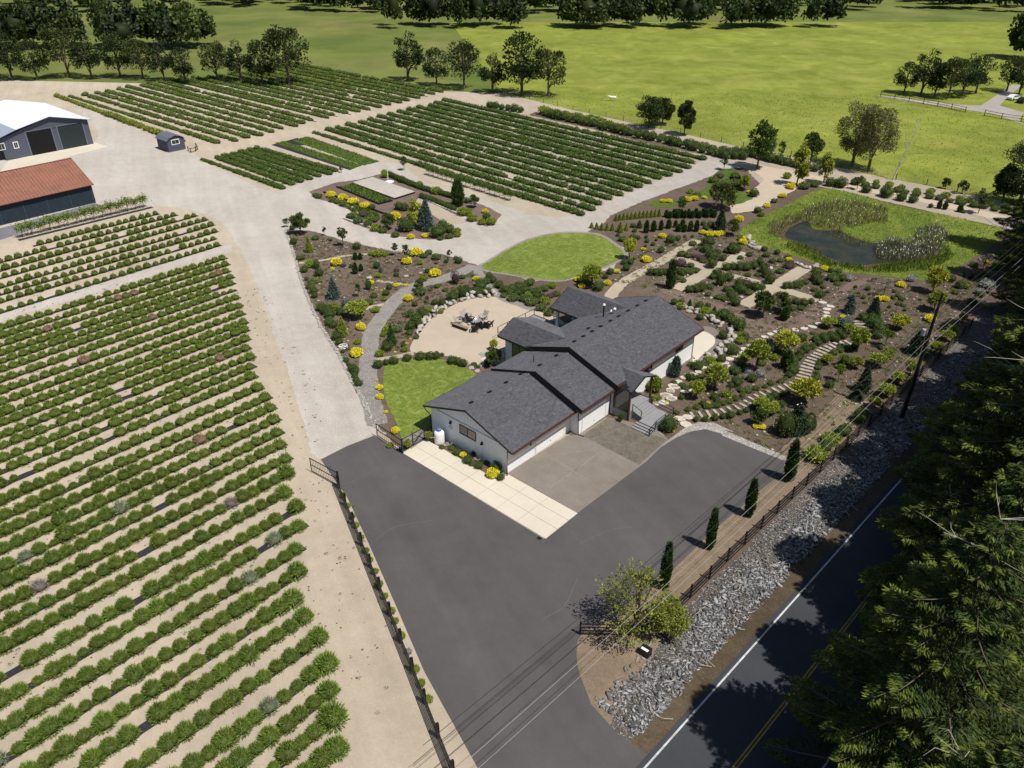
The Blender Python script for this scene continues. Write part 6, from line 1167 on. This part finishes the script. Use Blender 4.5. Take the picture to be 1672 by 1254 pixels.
blades(pl_, .28, .12, (.13,.21,.025), 'rough_grass', 'rough tussocks on the pond lawn', .5, tip=(.22,.27,.04))
blades(scatter([(58.26,134.57),(59.77,130.34),(61.83,127.90),(60.04,126.32),(57.38,128.70),(56.14,132.01)], 300), .7, .08, (.12,.16,.04), 'marsh_grass', 'grass at the far waterline', tip=(.3,.27,.12))
blades(scatter([pas_edge[1]]+[(160,160),(120,250),(0,255)]+pas_edge[2:][::-1], 9000), .22, .30, (.20,.235,.04), 'pasture_tussocks', 'grass tussocks over the pasture', .6, tip=(.30,.30,.05))
blades(scatter(lawn1, 3500), .08, .10, (.16,.23,.04), 'lawn_grass', 'short blades of the oval lawn', .6, tip=(.25,.30,.07))
blades(scatter(lawn2, 3500), .08, .09, (.15,.22,.035), 'lawn_grass', 'short blades of the small lawn', .6, tip=(.25,.30,.07))
for i, q in enumerate((([(-35.75,158.89),(-33.05,161.47),(-23.41,151.08),(-25.50,148.77)], .5), ([(-57.27,193.86),(-55.87,195.73),(-33.35,175.13),(-34.91,172.29)], .35), ([(-53.75,196.31),(-50.90,200.47),(-29.65,177.93),(-32.97,174.89)], .35), ([(-34.85,152.49),(-25.32,143.46),(-24.26,140.09),(-25.44,138.45),(-29.23,142.60),(-32.49,147.86)], .4))):
    blades(scatter(q[0], 1500), q[1], .16, (.09,.15,.025), 'weeds', ('weeds beside the concrete pad','weeds of the narrow strip','weeds of the wide strip','weeds below the black edging')[i], .5, tip=(.20,.24,.05))
# ---------------------------------------------------------------- island bed hard parts
pad = [(-33.05,161.47),(-29.46,165.20),(-19.49,155.39),(-23.09,151.36)]
cp = empty('concrete_pad', (*pad[0], 0), 0, 'pale raised concrete pad in the island bed', 'pad')
pp = [(p[0]-pad[0][0], p[1]-pad[0][1], .05) for p in pad][::-1]
MB().prism(pp, (0,0,.35)).build('pad_slab', M['gravel'], cp)
MB().prism([(p[0]*1.004, p[1]*1.004, .052) for p in pp], (0,0,.30)).build('pad_edge', M['black'], cp)
for ln, lab in (([(-37.91,155.59),(-27.46,146.07),(-18.31,137.49)], 'long black edging board behind the yellow shrubs'), ([(-35.97,159.19),(-25.73,148.31),(-23.33,150.43)], 'black edging of the weedy planting strip')):
    rt = empty('edging_board', (*ln[0], 0), 0, lab, 'edging')
    for a, b in zip(ln[:-1], ln[1:]): MB().bar((a[0]-ln[0][0],a[1]-ln[0][1],.2),(b[0]-ln[0][0],b[1]-ln[0][1],.2),.12,.4).build('board', M['black'], rt)
for ln, lab in (([(-17.12,151.55),(-14.07,147.41),(-10.43,143.46)], 'white edging under the short clipped row'), ([(-31.15,140.50),(-27.21,137.25),(-24.35,134.89)], 'white edging at the left foot of the island bed')):
    rt = empty('edging_kerb', (*ln[0], 0), 0, lab, 'edging')
    for a, b in zip(ln[:-1], ln[1:]): MB().bar((a[0]-ln[0][0],a[1]-ln[0][1],.14),(b[0]-ln[0][0],b[1]-ln[0][1],.14),.16,.22).build('kerb', M['white_trim'], rt)
q = [(-25.53,162.52)][0]
fb = empty('bird_bath', (*q, 0), 0, 'white bird bath with thin post at the top of the island bed', 'bird bath')
MB().lathe([(.9,.05),(.95,.25),(.8,.3),(.75,.18)], 16).build('basin', M['white_trim'], fb); MB().lathe([(.07,.05),(.05,3.6)], 6, (-.3,.1,0)).build('post', M['white_trim'], fb)
# ---------------------------------------------------------------- patio furniture
def chair_parts(mat):
    out = []
    m_ = MB(); m_.box(-.30,.30,-.28,.30,.34,.38); out.append(('seat', m_.mesh('seat', mat)))
    for i in range(5): m_ = MB(); x = -.26+i*.13; m_.bar((x,.28,.34),(x*1.1,.58,1.0),.10,.03); out.append(('back_slat', m_.mesh('back_slat', mat)))
    for s in (-1, 1): m_ = MB(); m_.box(s*.36-.06,s*.36+.06,-.35,.35,.54,.58); out.append(('arm', m_.mesh('arm', mat)))
    for x in (-.33, .33):
        for y in (-.3, .3): m_ = MB(); m_.box(x-.035,x+.035,y-.04,y+.04,0,.54 if y < 0 else .4); out.append(('leg', m_.mesh('leg', mat)))
    return out
grey_wood = plain('pale_grey_wood', (.36,.33,.30), .8, var=.15)  # pale grey wood of the lighter chairs, its own tone
CHB = chair_parts(M['timber_dark']); CHG = chair_parts(grey_wood)
fire = np.array([(-4.97,98.03)][0])
for i, (x, y, g_, lab) in enumerate(((520,415,1,'pale wooden garden chair beside the bench on the patio'),(640,300,1,'wide pale garden chair at the back of the fire circle'),(715,375,0,'dark garden chair left of the fire bowl'),(930,320,1,'grey garden chair behind the fire bowl to the right'),(790,540,0,'black garden chair at the front of the fire circle'),(840,460,0,'black garden chair nearest the fire bowl'),(930,480,0,'black garden chair right of the fire bowl'),(1020,470,0,'rightmost black garden chair on the patio'))):
    q = np.array(([(-7.32,97.76),(-6.42,99.29),(-5.76,98.30),(-4.03,99.11),(-5.04,95.58),(-4.64,96.79),(-3.95,96.62),(-3.23,96.79)])[i]); d = q-fire; o = empty('garden_chair', (*q, .045), math.atan2(d[1], d[0])-math.pi/2, lab, 'chair', 'chairs round the fire bowl'); o.scale = ((1.25 if i != 1 else 1.9), 1.25, 1.2)
    for nm, me in (CHG if g_ else CHB): put(nm, me, o)
fp = empty('fire_bowl', (*fire, .045), 0, 'round grey fire bowl in the middle of the chairs', 'fire pit')
MB().lathe([(.35,0),(.7,.35),(.82,.45),(.74,.45),(.6,.34),(.1,.2)], 16).build('bowl', M['steel'], fp)
for i in range(7):
    a = i*.9; MB().box(-.24,.24,-.16,.16,0,.22).build('stone', plain('firepit_stone', (.33,.33,.34), .9), fp, loc=(1.05*math.cos(a), 1.05*math.sin(a), 0), rz=a+1.57)
bb = [(-8.21,97.05),(-6.15,95.49)]; d = np.array(bb[1])-np.array(bb[0]); L_ = float(np.linalg.norm(d))
be = empty('timber_bench', (*bb[0], .045), math.atan2(d[1], d[0]), 'long low timber bench at the front left of the fire circle', 'bench')
for k in range(3): MB().box(0,L_,k*.19-.05,k*.19+.12,.40,.47).build('seat_plank', M['wood'], be)
for x in (.2, L_-.35): MB().box(x,x+.15,0,.45,0,.40).build('leg', M['timber_dark'], be)
MB().box(0,L_,-.10,-.06,.1,.42).build('apron', M['timber_dark'], be)
gm = [(-4.41,89.21),(-3.97,89.87),(-3.19,89.06),(-3.70,88.47)]; tag(MB().poly([(p[0],p[1]) for p in gm][::-1], .06).build('door_mat', plain('grey_mat', (.30,.29,.27), .9)), 'grey mat lying on the patio gravel', 'mat')
tag(MB().poly([(p[0],p[1]) for p in [(-4.02,87.98),(-2.88,88.98),(-2.72,88.37),(-3.67,87.38)]][::-1], .064).build('slab', M['concrete']), 'cream slab at the foot of the back steps', 'slab')
# ---------------------------------------------------------------- small things
q = [(31.53,72.32)][0]
bh = empty('birdhouse', (*q, 0), .5, 'white and blue birdhouse on a post above the dark corner bush', 'birdhouse')
MB().box(-.06,.06,-.06,.06,0,2.1).build('post', M['white_trim'], bh); MB().box(-.26,.26,-.2,.2,2.1,2.9).build('box', plain('pale_blue_paint', (.40,.52,.72), .5), bh)
MB().prism([(-.34,-.3,2.88),(.34,-.3,2.88),(.34,.3,3.12),(-.34,.3,3.12)], (0,0,.06)).build('roof', M['white_trim'], bh); MB().box(-.3,-.262,-.22,.22,2.15,2.85).build('frame', M['white_trim'], bh)
q = [(10.36,41.50)][0]
mb = empty('mailbox', (*q, 0), -.7, 'black box with a white plate below the bushes at the drive mouth', 'mailbox')
MB().box(-.4,.4,-.3,.3,0,.75).build('box', M['black'], mb); MB().box(-.3,.3,-.28,-.05,.753,.765).build('plate', M['white_trim'], mb)
q = [(-22.14,90.95)][0]
rg_ = empty('ring_seat', (*q, .03), .4, 'white ring shaped frame at the lane edge of the garden', 'garden ornament')
for rr0, zz in ((.55,.35),(.55,.08)): MB().tube([(rr0*math.cos(a), rr0*.8*math.sin(a), zz) for a in np.linspace(0, 2*math.pi, 18)], .05, 6).build('ring', M['white_trim'], rg_)
for a in (0, 1.57, 3.14, 4.71): MB().tube([(.55*math.cos(a),.44*math.sin(a),0),(.55*math.cos(a),.44*math.sin(a),.35)], .04, 5).build('leg', M['white_trim'], rg_)
for i, q in enumerate([(-6.69,68.95),(-3.56,66.31)]):
    b = MB()
    for k in range(9):
        a = k*.75+i; b.tube([(0,0,0),(.3*math.cos(a),.3*math.sin(a),.2+.04*k),(.55*math.cos(a+.6),.5*math.sin(a+.6),.25+.07*k)], [.05,.04,.015], 5)
    o = b.build('driftwood', M['deadwood'], loc=(*q, .06)); tag(o, ('curly pale driftwood near the white tank','curly pale driftwood under the little topiary tree')[i], 'driftwood')
q = [(29.46,241.48)][0]
def cow(q, rz, lab):
    b = MB(); b.tube([(-1.1,0,1.05),(-.8,0,1.08),(-.2,0,1.02),(.4,0,1.05),(.8,0,1.15),(1.15,0,1.3),(1.45,0,1.25),(1.75,0,1.0)], [.22,.36,.40,.40,.36,.24,.18,.10], 10)
    for x in (-.85, .6):
        for s in (-.2, .2): b.tube([(x,s,1.),(x-.04,s,.55),(x+.02,s,.5),(x,s,0)], [.14,.08,.07,.06], 6)
    b.tube([(-1.15,0,1.2),(-1.3,0,.8),(-1.28,0,.4)], [.03,.03,.05], 5); b.bar((1.45,-.28,1.32),(1.45,.28,1.32),.12,.04)
    o = b.build('cow', plain('white_hide', (.75,.72,.66), .8), loc=(*q, 0), rz=rz, smooth=True); tag(o, lab, 'cow')
cow(q, 2.9, 'white cow standing in the pasture by the fence')
# items before the barn
q = [(-113.07,183.69)][0]
for i, (dx, dy, sx, sy, sz, mt, nm, lab) in enumerate(((0,0,.9,.7,1.3,'black','crate','black crate against the barn wall'),(-1.6,-.9,.5,.5,.9,'steel','drum','pale drum left of the black crate by the barn'),(1.0,.5,1.3,.5,2.2,'navy','storage_rack','dark rack beside the open barn doorway'))):
    rt = empty(nm, (q[0]+dx, q[1]+dy, .05), HA, lab, nm.split('_')[-1])
    if nm == 'drum': MB().lathe([(.4,0),(.42,.1),(.4,.5),(.42,.9),(.38,.93)], 12).build('drum_body', M[mt], rt); MB().lathe([(.3,.93),(.3,.97)], 12).build('lid', M['blue'], rt)
    else:
        MB().box(-sx/2,sx/2,-sy/2,sy/2,0,sz).build('box_body', M[mt], rt); MB().box(-sx/2-.04,sx/2+.04,-sy/2-.04,sy/2+.04,sz+.003,sz+.06).build('lid', M['grey_dark'], rt)
# pasture wire fence: thin posts
wf = empty('wire_fence', (*pas_edge[1], 0), 0, 'thin wire fence on slim posts along the pasture', 'fence')
p_ = resample(pas_edge[1:], 6.0); pm = MB().box(-.06,.06,-.06,.06,0,1.35).mesh('post', M['cedar'])
for q in p_: put('post', pm, wf, (q[0]-pas_edge[1][0], q[1]-pas_edge[1][1], 0))
for z in (.5, .9, 1.25):
    MB().tube([(q[0]-pas_edge[1][0], q[1]-pas_edge[1][1], z) for q in p_], .012, 4, False).build('wire', M['steel'], wf)
rail_fence([(110.43,247.11),(114.82,242.75),(119.47,237.15),(123.52,230.91),(125.81,226.62)], 3, 1.5, 'dark rail fence along the far side of the pasture', step=4.2)
rail_fence([(128.98,222.47),(131.33,218.85),(135.78,214.95),(137.98,211.72)], 3, 1.6, 'brown timber rail fence right of the field gate gap', step=4.2)
# two parked vehicles at the far upper right
def car(q, rz, mat, lab):
    rt = empty('parked_car', (*q, 0), rz, lab, 'car')
    b = MB().prism([(-2.2,-.85,.35),(2.2,-.85,.35),(2.25,-.85,.75),(1.3,-.85,.92),(.7,-.85,1.42),(-1.2,-.85,1.45),(-1.9,-.85,.98),(-2.25,-.85,.9)], (0,1.7,0)); b.build('body', mat, rt)
    MB().prism([(1.22,-.87,.95),(.66,-.87,1.36),(-1.15,-.87,1.38),(-1.75,-.87,1.0)], (0,1.74,0)).build('window', M['glass'], rt)
    for x in (-1.4, 1.4):
        for s in (-.8, .8): b = MB(); b.tube([(x,s-.1,.34),(x,s+.1,.34)], .34, 12); b.build('wheel', M['rubber'], rt)
car([(148.39,243.47)][0], .5, M['tank'], 'white car parked by the far track'); car([(148.74,239.46)][0], .7, M['black'], 'black car parked beside the white one')
# ---------------------------------------------------------------- pebble swale
stn = [ (V_, F_) for V_, F_ in []]
SR = []
for i in range(8):
    g_ = np.random.default_rng(300+i); V, F_ = ico(1); V = V.copy()
    for _ in range(4):
        d = sph(1, g_)[0]; t = g_.uniform(.45, .75); k = V@d; V -= np.outer(np.maximum(k-t, 0), d)
    V *= [.80, .36, .28]; V[:, 2] += .2; SR.append((V, F_))
pts = []
for _ in range(17000):
    s_ = rng.uniform(.55, 4.75); r_ = rng.uniform(-20, 62)
    if r_ > 34 and rng.random() < .8: continue
    if r_ < 0 and s_ < 2+.08*-r_*0: pass
    n_ = math.sin(r_*.35)*.8+math.sin(r_*.11+1)*.8
    if s_ < 1.5+n_*.7 and rng.random() < .85: continue
    if math.sin(r_*.6+s_*1.3)*math.sin(r_*.23-s_) > .45 and rng.random() < .75: continue
    x, y = rf(r_, s_); pts.append((x, y, float(rng.gamma(2.2, .045)+.075)))
def depth_(p): return p[1]*.8535+26.05
pts.sort(key=lambda p: depth_(p)/p[2])
sw = empty('stone_swale', (*rf(0, 2.5), 0), 0, 'bed of loose pale grey stones filling the roadside swale'); sw['kind'] = 'structure'; sx, sy = rf(0, 2.5)
SM = [np_mesh('stone', V, F_, M['stone'], np.array((.30,.305,.31))*(.35,.55,.7,.9,1.1,1.4,.6,.8)[i]) for i, (V, F_) in enumerate(SR)]
vis_p = [p for p in pts if in_view(p[0], p[1]) and p[1] > 38][:300]; vs_set = set(vis_p)
for i, p in enumerate(vis_p):
    o = put('stone', SM[i % 8], sw, (p[0]-sx, p[1]-sy, .03), random.uniform(0, 6.3), p[2]*1.22); o.rotation_euler = (random.uniform(-.5,.5), random.uniform(-.5,.5), random.uniform(0,6.3))
VV = []; FF = []; CC = []; n = 0
for i, p in enumerate(pts):
    if p in vs_set: continue
    V, F_ = SR[i % 8]; e_ = Matrix.Rotation(random.uniform(0,6.3), 3, 'Z') @ Matrix.Rotation(random.uniform(-.6,.6), 3, 'X'); Rm = np.array(e_)
    VV.append((V@Rm.T)*p[2]*1.22*[1,1,.9]+[p[0]-sx, p[1]-sy, .03]); FF.append(F_+n); n += len(V); CC.append(np.tile(np.array((.30,.305,.31))*random.choice((.3,.45,.6,.8,1.,1.4)), (len(V), 1)))
tag(put('stones', np_mesh('stones', np.vstack(VV), np.vstack(FF), M['stone'], np.vstack(CC)), sw), kind='stuff')
# sticks and dry litter
lit = MB()
for _ in range(260):
    x, y = rf(rng.uniform(-18, 50), rng.uniform(.5, 5)); a = rng.uniform(0, 6.28); l = rng.uniform(.4, 1.3)
    lit.tube([(x,y,.25),(x+l*.5*math.cos(a),y+l*.5*math.sin(a),.33+rng.uniform(0,.1)),(x+l*math.cos(a+.4),y+l*math.sin(a+.4),.25)], .02, 3, False)
tag(lit.build('fallen_twigs', M['deadwood']), 'pale fallen twigs over the stones', kind='stuff')
# ---------------------------------------------------------------- utility pole and lines
px, py = [(44.17,74.45)][0]
pole = empty('utility_pole', (px, py, 0), RA, 'tall dark utility pole with transformer and cables by the road', 'utility pole')
lean = (.9, 0)
MB().tube([(0,0,0),(.25,0,5),(.6,0,10),(1.0,0,15.2)], [.24,.21,.18,.13], 10).build('pole', M['timber_dark'], pole)
MB().bar((.95,-.5,14.3),(.95,.5,14.3),.1,.12).build('crossarm', M['timber_dark'], pole)
MB().lathe([(.0,0),(.20,.02),(.22,.1),(.22,.75),(.19,.82),(.1,.85)], 14, (.45,.55,10.2)).build('transformer', plain('grey_transformer', (.35,.38,.42), .5), pole)
MB().bar((.7,-.1,12.2),(.75,-1.2,12.5),.06,.06).build('bracket', M['steel'], pole)
for y in (-.45, .45, 0.): MB().lathe([(.05,0),(.06,.08),(.03,.16)], 8, (.97,y,14.36 if y else 15.2)).build('insulator', M['steel'], pole)
MB().tube([(.4,.2,.4),(.6,.28,5),(.75,.3,10)], .035, 5).build('riser_cable', M['steel'], pole)
def wire(off, z0, zL, zR, r_, mat, lab, sag=.9):
    pts_ = []
    for t in np.linspace(-70, 75, 40):
        if t < 0: u = -t/70; z = z0+(zL-z0)*u-sag*4*u*(1-u)
        else: u = t/75; z = z0+(zR-z0)*u-sag*4*u*(1-u)
        pts_.append((t, off, z))
    o = MB().tube(pts_, r_, 5, False).build('cable', mat, loc=(px, py, 0), rz=RA); tag(o, lab, 'cable', 'overhead cables'); return o
wm = plain('pale_cable', (.33,.32,.30), .6); wd_ = M['rubber']
wire(.55, 12.0, 11.8, 12, .014, wd_, 'dark cable nearest the drive, upper of the close pair'); wire(.62, 11.75, 11.5, 12, .014, wd_, 'dark cable nearest the drive, lower of the close pair')
wire(.1, 11.3, 10.9, 11.5, .018, wd_, 'thin dark cable between the close pair and the pale cables')
wire(-.15, 10.2, 9.6, 10.4, .013, wm, 'pale cable crossing over the yellow green bush'); wire(-.3, 9.3, 8.3, 9.4, .013, wm, 'lowest pale cable beside the black box')
wire(-.45, 14.6, 14.4, 14.6, .016, wd_, 'thin dark wire high on the crossarm')
# ---------------------------------------------------------------- big firs across the road
def fir(g_, Hh=27., Rr=7.6):
    tr = MB(); tr.tube([(0,0,0),(0,0,Hh*.5),(0,0,Hh*.98)], [.48,.30,.04], 10); trunk = tr.mesh('trunk', M['bark'])
    a = NP(); dead = MB(); limbs = MB(); nb = 165
    for i in range(nb):
        t = (i+g_.random())/nb; z = 2.5+t*(Hh-2.8); L_ = Rr*(1-t)**.72*g_.uniform(.6, 1.12)+.35; ang = i*2.399+g_.normal(0, .3)
        dr = g_.uniform(.10, .30); up0 = .25*t
        s = np.linspace(0, 1, 9); bx_ = s*L_; bz = z+up0*bx_-dr*bx_*s*1.1+.12*L_*np.maximum(s-.75, 0)*2
        if t < .30 and g_.random() < .35:
            dead.tube([(bx_[k]*math.cos(ang), bx_[k]*math.sin(ang), bz[k]) for k in (0,2,4,6,8)], [.05,.04,.03,.02,.008], 4, False)
        ca, sa = math.cos(ang), math.sin(ang)
        limbs.tube([(bx_[k]*ca, bx_[k]*sa, bz[k]) for k in (0,3,6,8)], [.09*(1-t)+.02,.06*(1-t)+.015,.03,.01], 4, False)
        m_ = int(40+L_*115); u = g_.uniform(.12, 1, m_)**.75; side = g_.choice([-1, 1], m_); wv = (.55+.42*L_*.33)*np.sin(np.pi*np.clip(u*.85+.12, 0, 1))*g_.random(m_)**.7
        X = u*L_; Y = side*wv; Zc = np.interp(u, s, bz)-.10*np.abs(Y)-g_.random(m_)*.35*(.4+np.abs(Y))
        P = np.c_[X*ca-Y*sa, X*sa+Y*ca, Zc]; Dx = .8; D = np.c_[(Dx*ca-side*.9*sa), (Dx*sa+side*.9*ca), np.full(m_, -.25)]
        V, F_ = leaves(P, D, g_.uniform(.24, .50, m_), g_.uniform(.06, .11, m_), g_, 0, .32)
        base = np.array((.048,.072,.018))*g_.uniform(.65, 1.35); c = tones(m_, base, .2, g_); tipm = np.repeat(u > .82, 4); c[tipm] = c[tipm]*np.array((2.2,1.9,1.3)); a.quads(V, F_, c)
        if g_.random() < .05:
            k = int(g_.integers(3, 8)); p0 = np.array((bx_[k]*ca, bx_[k]*sa, bz[k]))
            for _ in range(4):
                dd = g_.normal(0, .8, 3); dd[2] = abs(dd[2])*.5; p1 = p0+dd; p2 = p1+dd*.5+g_.normal(0, .25, 3); dead.tube([tuple(p0), tuple(p1), tuple(p2)], [.022,.014,.004], 4, False)
    return trunk, limbs.mesh('limb', M['bark']), a.mesh('crown', M['needle']), dead.mesh('dead_branch', M['deadwood'])
FIRS = [fir(np.random.default_rng(61)), fir(np.random.default_rng(62), 29., 8.), fir(np.random.default_rng(63), 26, 7.8)]
spots = [(-4,18.6,.84,0),(6.5,17.4,.95,1),(16,16.6,1.05,2),(24.5,16.2,1.1,0),(33,16.0,1.12,1),(42,15.9,1.15,2),(51.5,15.9,1.15,0),(63,16,1.2,1),(4,27,1.0,2),(19,28,1.05,1),(36,29,1.05,0),(54,28,1.1,2),(-13,19.2,.84,1),(74,17,1.15,2),(70,4.6,.72,0),(83,1.5,.8,2),(97,-3,.8,1),(-22,24,.80,2),(2,22.5,.9,1),(12,22,1.0,0),(21,22,1.05,2),(30,22,1.1,0),(38.5,22,1.1,1)]  # last entries: unseen firs added behind and below the frame to shade the road
words = ['nearest','second','third','fourth','fifth','sixth','seventh','eighth']
for i, (r_, s_, k, v) in enumerate(spots):
    x, y = rf(r_, s_); o = empty('fir_tree', (x, y, 0), random.uniform(0, 6.3)); o.scale = (k*(.95 if 14 <= i <= 16 else 1.2 if r_ < 10 else 1.28),)*2+(k,)
    for nm, me in zip(('trunk', 'limb', 'crown', 'dead_branch'), FIRS[v]): tag(put(nm, me, o), kind='stuff' if nm in ('limb', 'dead_branch') else None)
    lab = f'large dark fir across the road, {words[i]} one along the road edge' if i < 8 else ('tall dark fir in the second rank, ' + {8:'behind the nearest two',9:'behind the third and fourth',10:'behind the fifth and sixth',11:'behind the seventh',12:'at the near end of the front rank',13:'at the very far end',14:'standing on the garden side past the pole',15:'next to the far corner of the pond lawn',16:'last on the garden side',17:'added for shade below the picture edge',18:'added for shade between nearest and second',19:'added for shade between second and third',20:'added for shade between third and fourth',21:'added for shade between fourth and fifth',22:'added for shade between fifth and sixth'}[i])
    tag(o, lab, 'tree', 'big roadside firs')
# ---------------------------------------------------------------- far trees and woods
g_ = np.random.default_rng(8)
FT = [tree_meshes(c, 1.25, 2600, .055, .035, 34, g_, .1) for c in ((.035,.055,.018), (.05,.075,.02), (.07,.09,.025))]
fp_ = [(x, 262+g_.uniform(-3, 9)+max(0, -x-60)*.12) for x in np.arange(-190, -66, 8.5)]+[(x, 268-(x+30)*.55+g_.uniform(-2, 5)) for x in (-34,-24,-15,-6,3,11)]
for i, (x, y) in enumerate(fp_):
    m_ = FT[i % 3]; k = g_.uniform(9, 15); o = empty('hedgerow_tree', (x, y, 0), g_.uniform(0, 6.3)); o.scale = (k,)*3; put('trunk', m_[0], o); put('crown', m_[1], o)
    tag(o, f'dark tree of the line beyond the lavender, {ordinal(i+1)} from the left', 'tree', 'tree line beyond the lavender')
upr = [(123.91,247.11),(126.93,244.67),(129.91,242.28),(135.16,244.67),(119.78,249.59),(152.54,252.11),(153.57,247.11),(141.76,249.59)]
for i, (x, y) in enumerate(upr):
    m_ = FT[i % 3]; k = g_.uniform(7, 11); o = empty('hedgerow_tree', (x, y+3, 0), g_.uniform(0, 6.3)); o.scale = (k,)*3; put('trunk', m_[0], o); put('crown', m_[1], o)
    tag(o, f'dark tree by the far track at the top right, {ordinal(i+1)} planted', 'tree', 'trees by the far track')
def low_tree(g_, c):
    a = NP()
    for _ in range(16):
        q = sph(1, g_, -.7)[0]*[.36,.36,.40]+[0,0,.62]; P = q+sph(26, g_)*g_.uniform(.06,.17); V, F_ = leaves(P, P-[0,0,.5], .13, .10, g_, .1, .6); a.quads(V, F_, tones(26, np.array(c)*g_.uniform(.7,1.3), .2, g_))
    V, F_ = blob(1, .3, .3, .7, .15, g_, .25); a.tris(V, F_, np.array(c)*.5); return raw(a)
LT = [low_tree(np.random.default_rng(40+i), c) for i, c in enumerate(((.04,.062,.02),(.055,.08,.022),(.075,.10,.028),(.05,.07,.03)))]
def wood(x0, x1, y0, y1, n, lab):
    inst(LT, [(g_.uniform(x0, x1), g_.uniform(y0, y1), g_.uniform(8, 15), g_.uniform(10, 16), g_.uniform(.75, 1.3)) for _ in range(n)], 'distant_wood', M['needle'], lab)
wood(-420, 420, 455, 560, 370, 'dark wood closing the view far behind the farm')
wood(-420, -120, 328, 350, 90, 'band of wood behind the left fields')
wood(-60, 150, 395, 412, 60, 'band of trees beyond the pasture')
wood(180, 330, 300, 330, 60, 'grove at the far right')
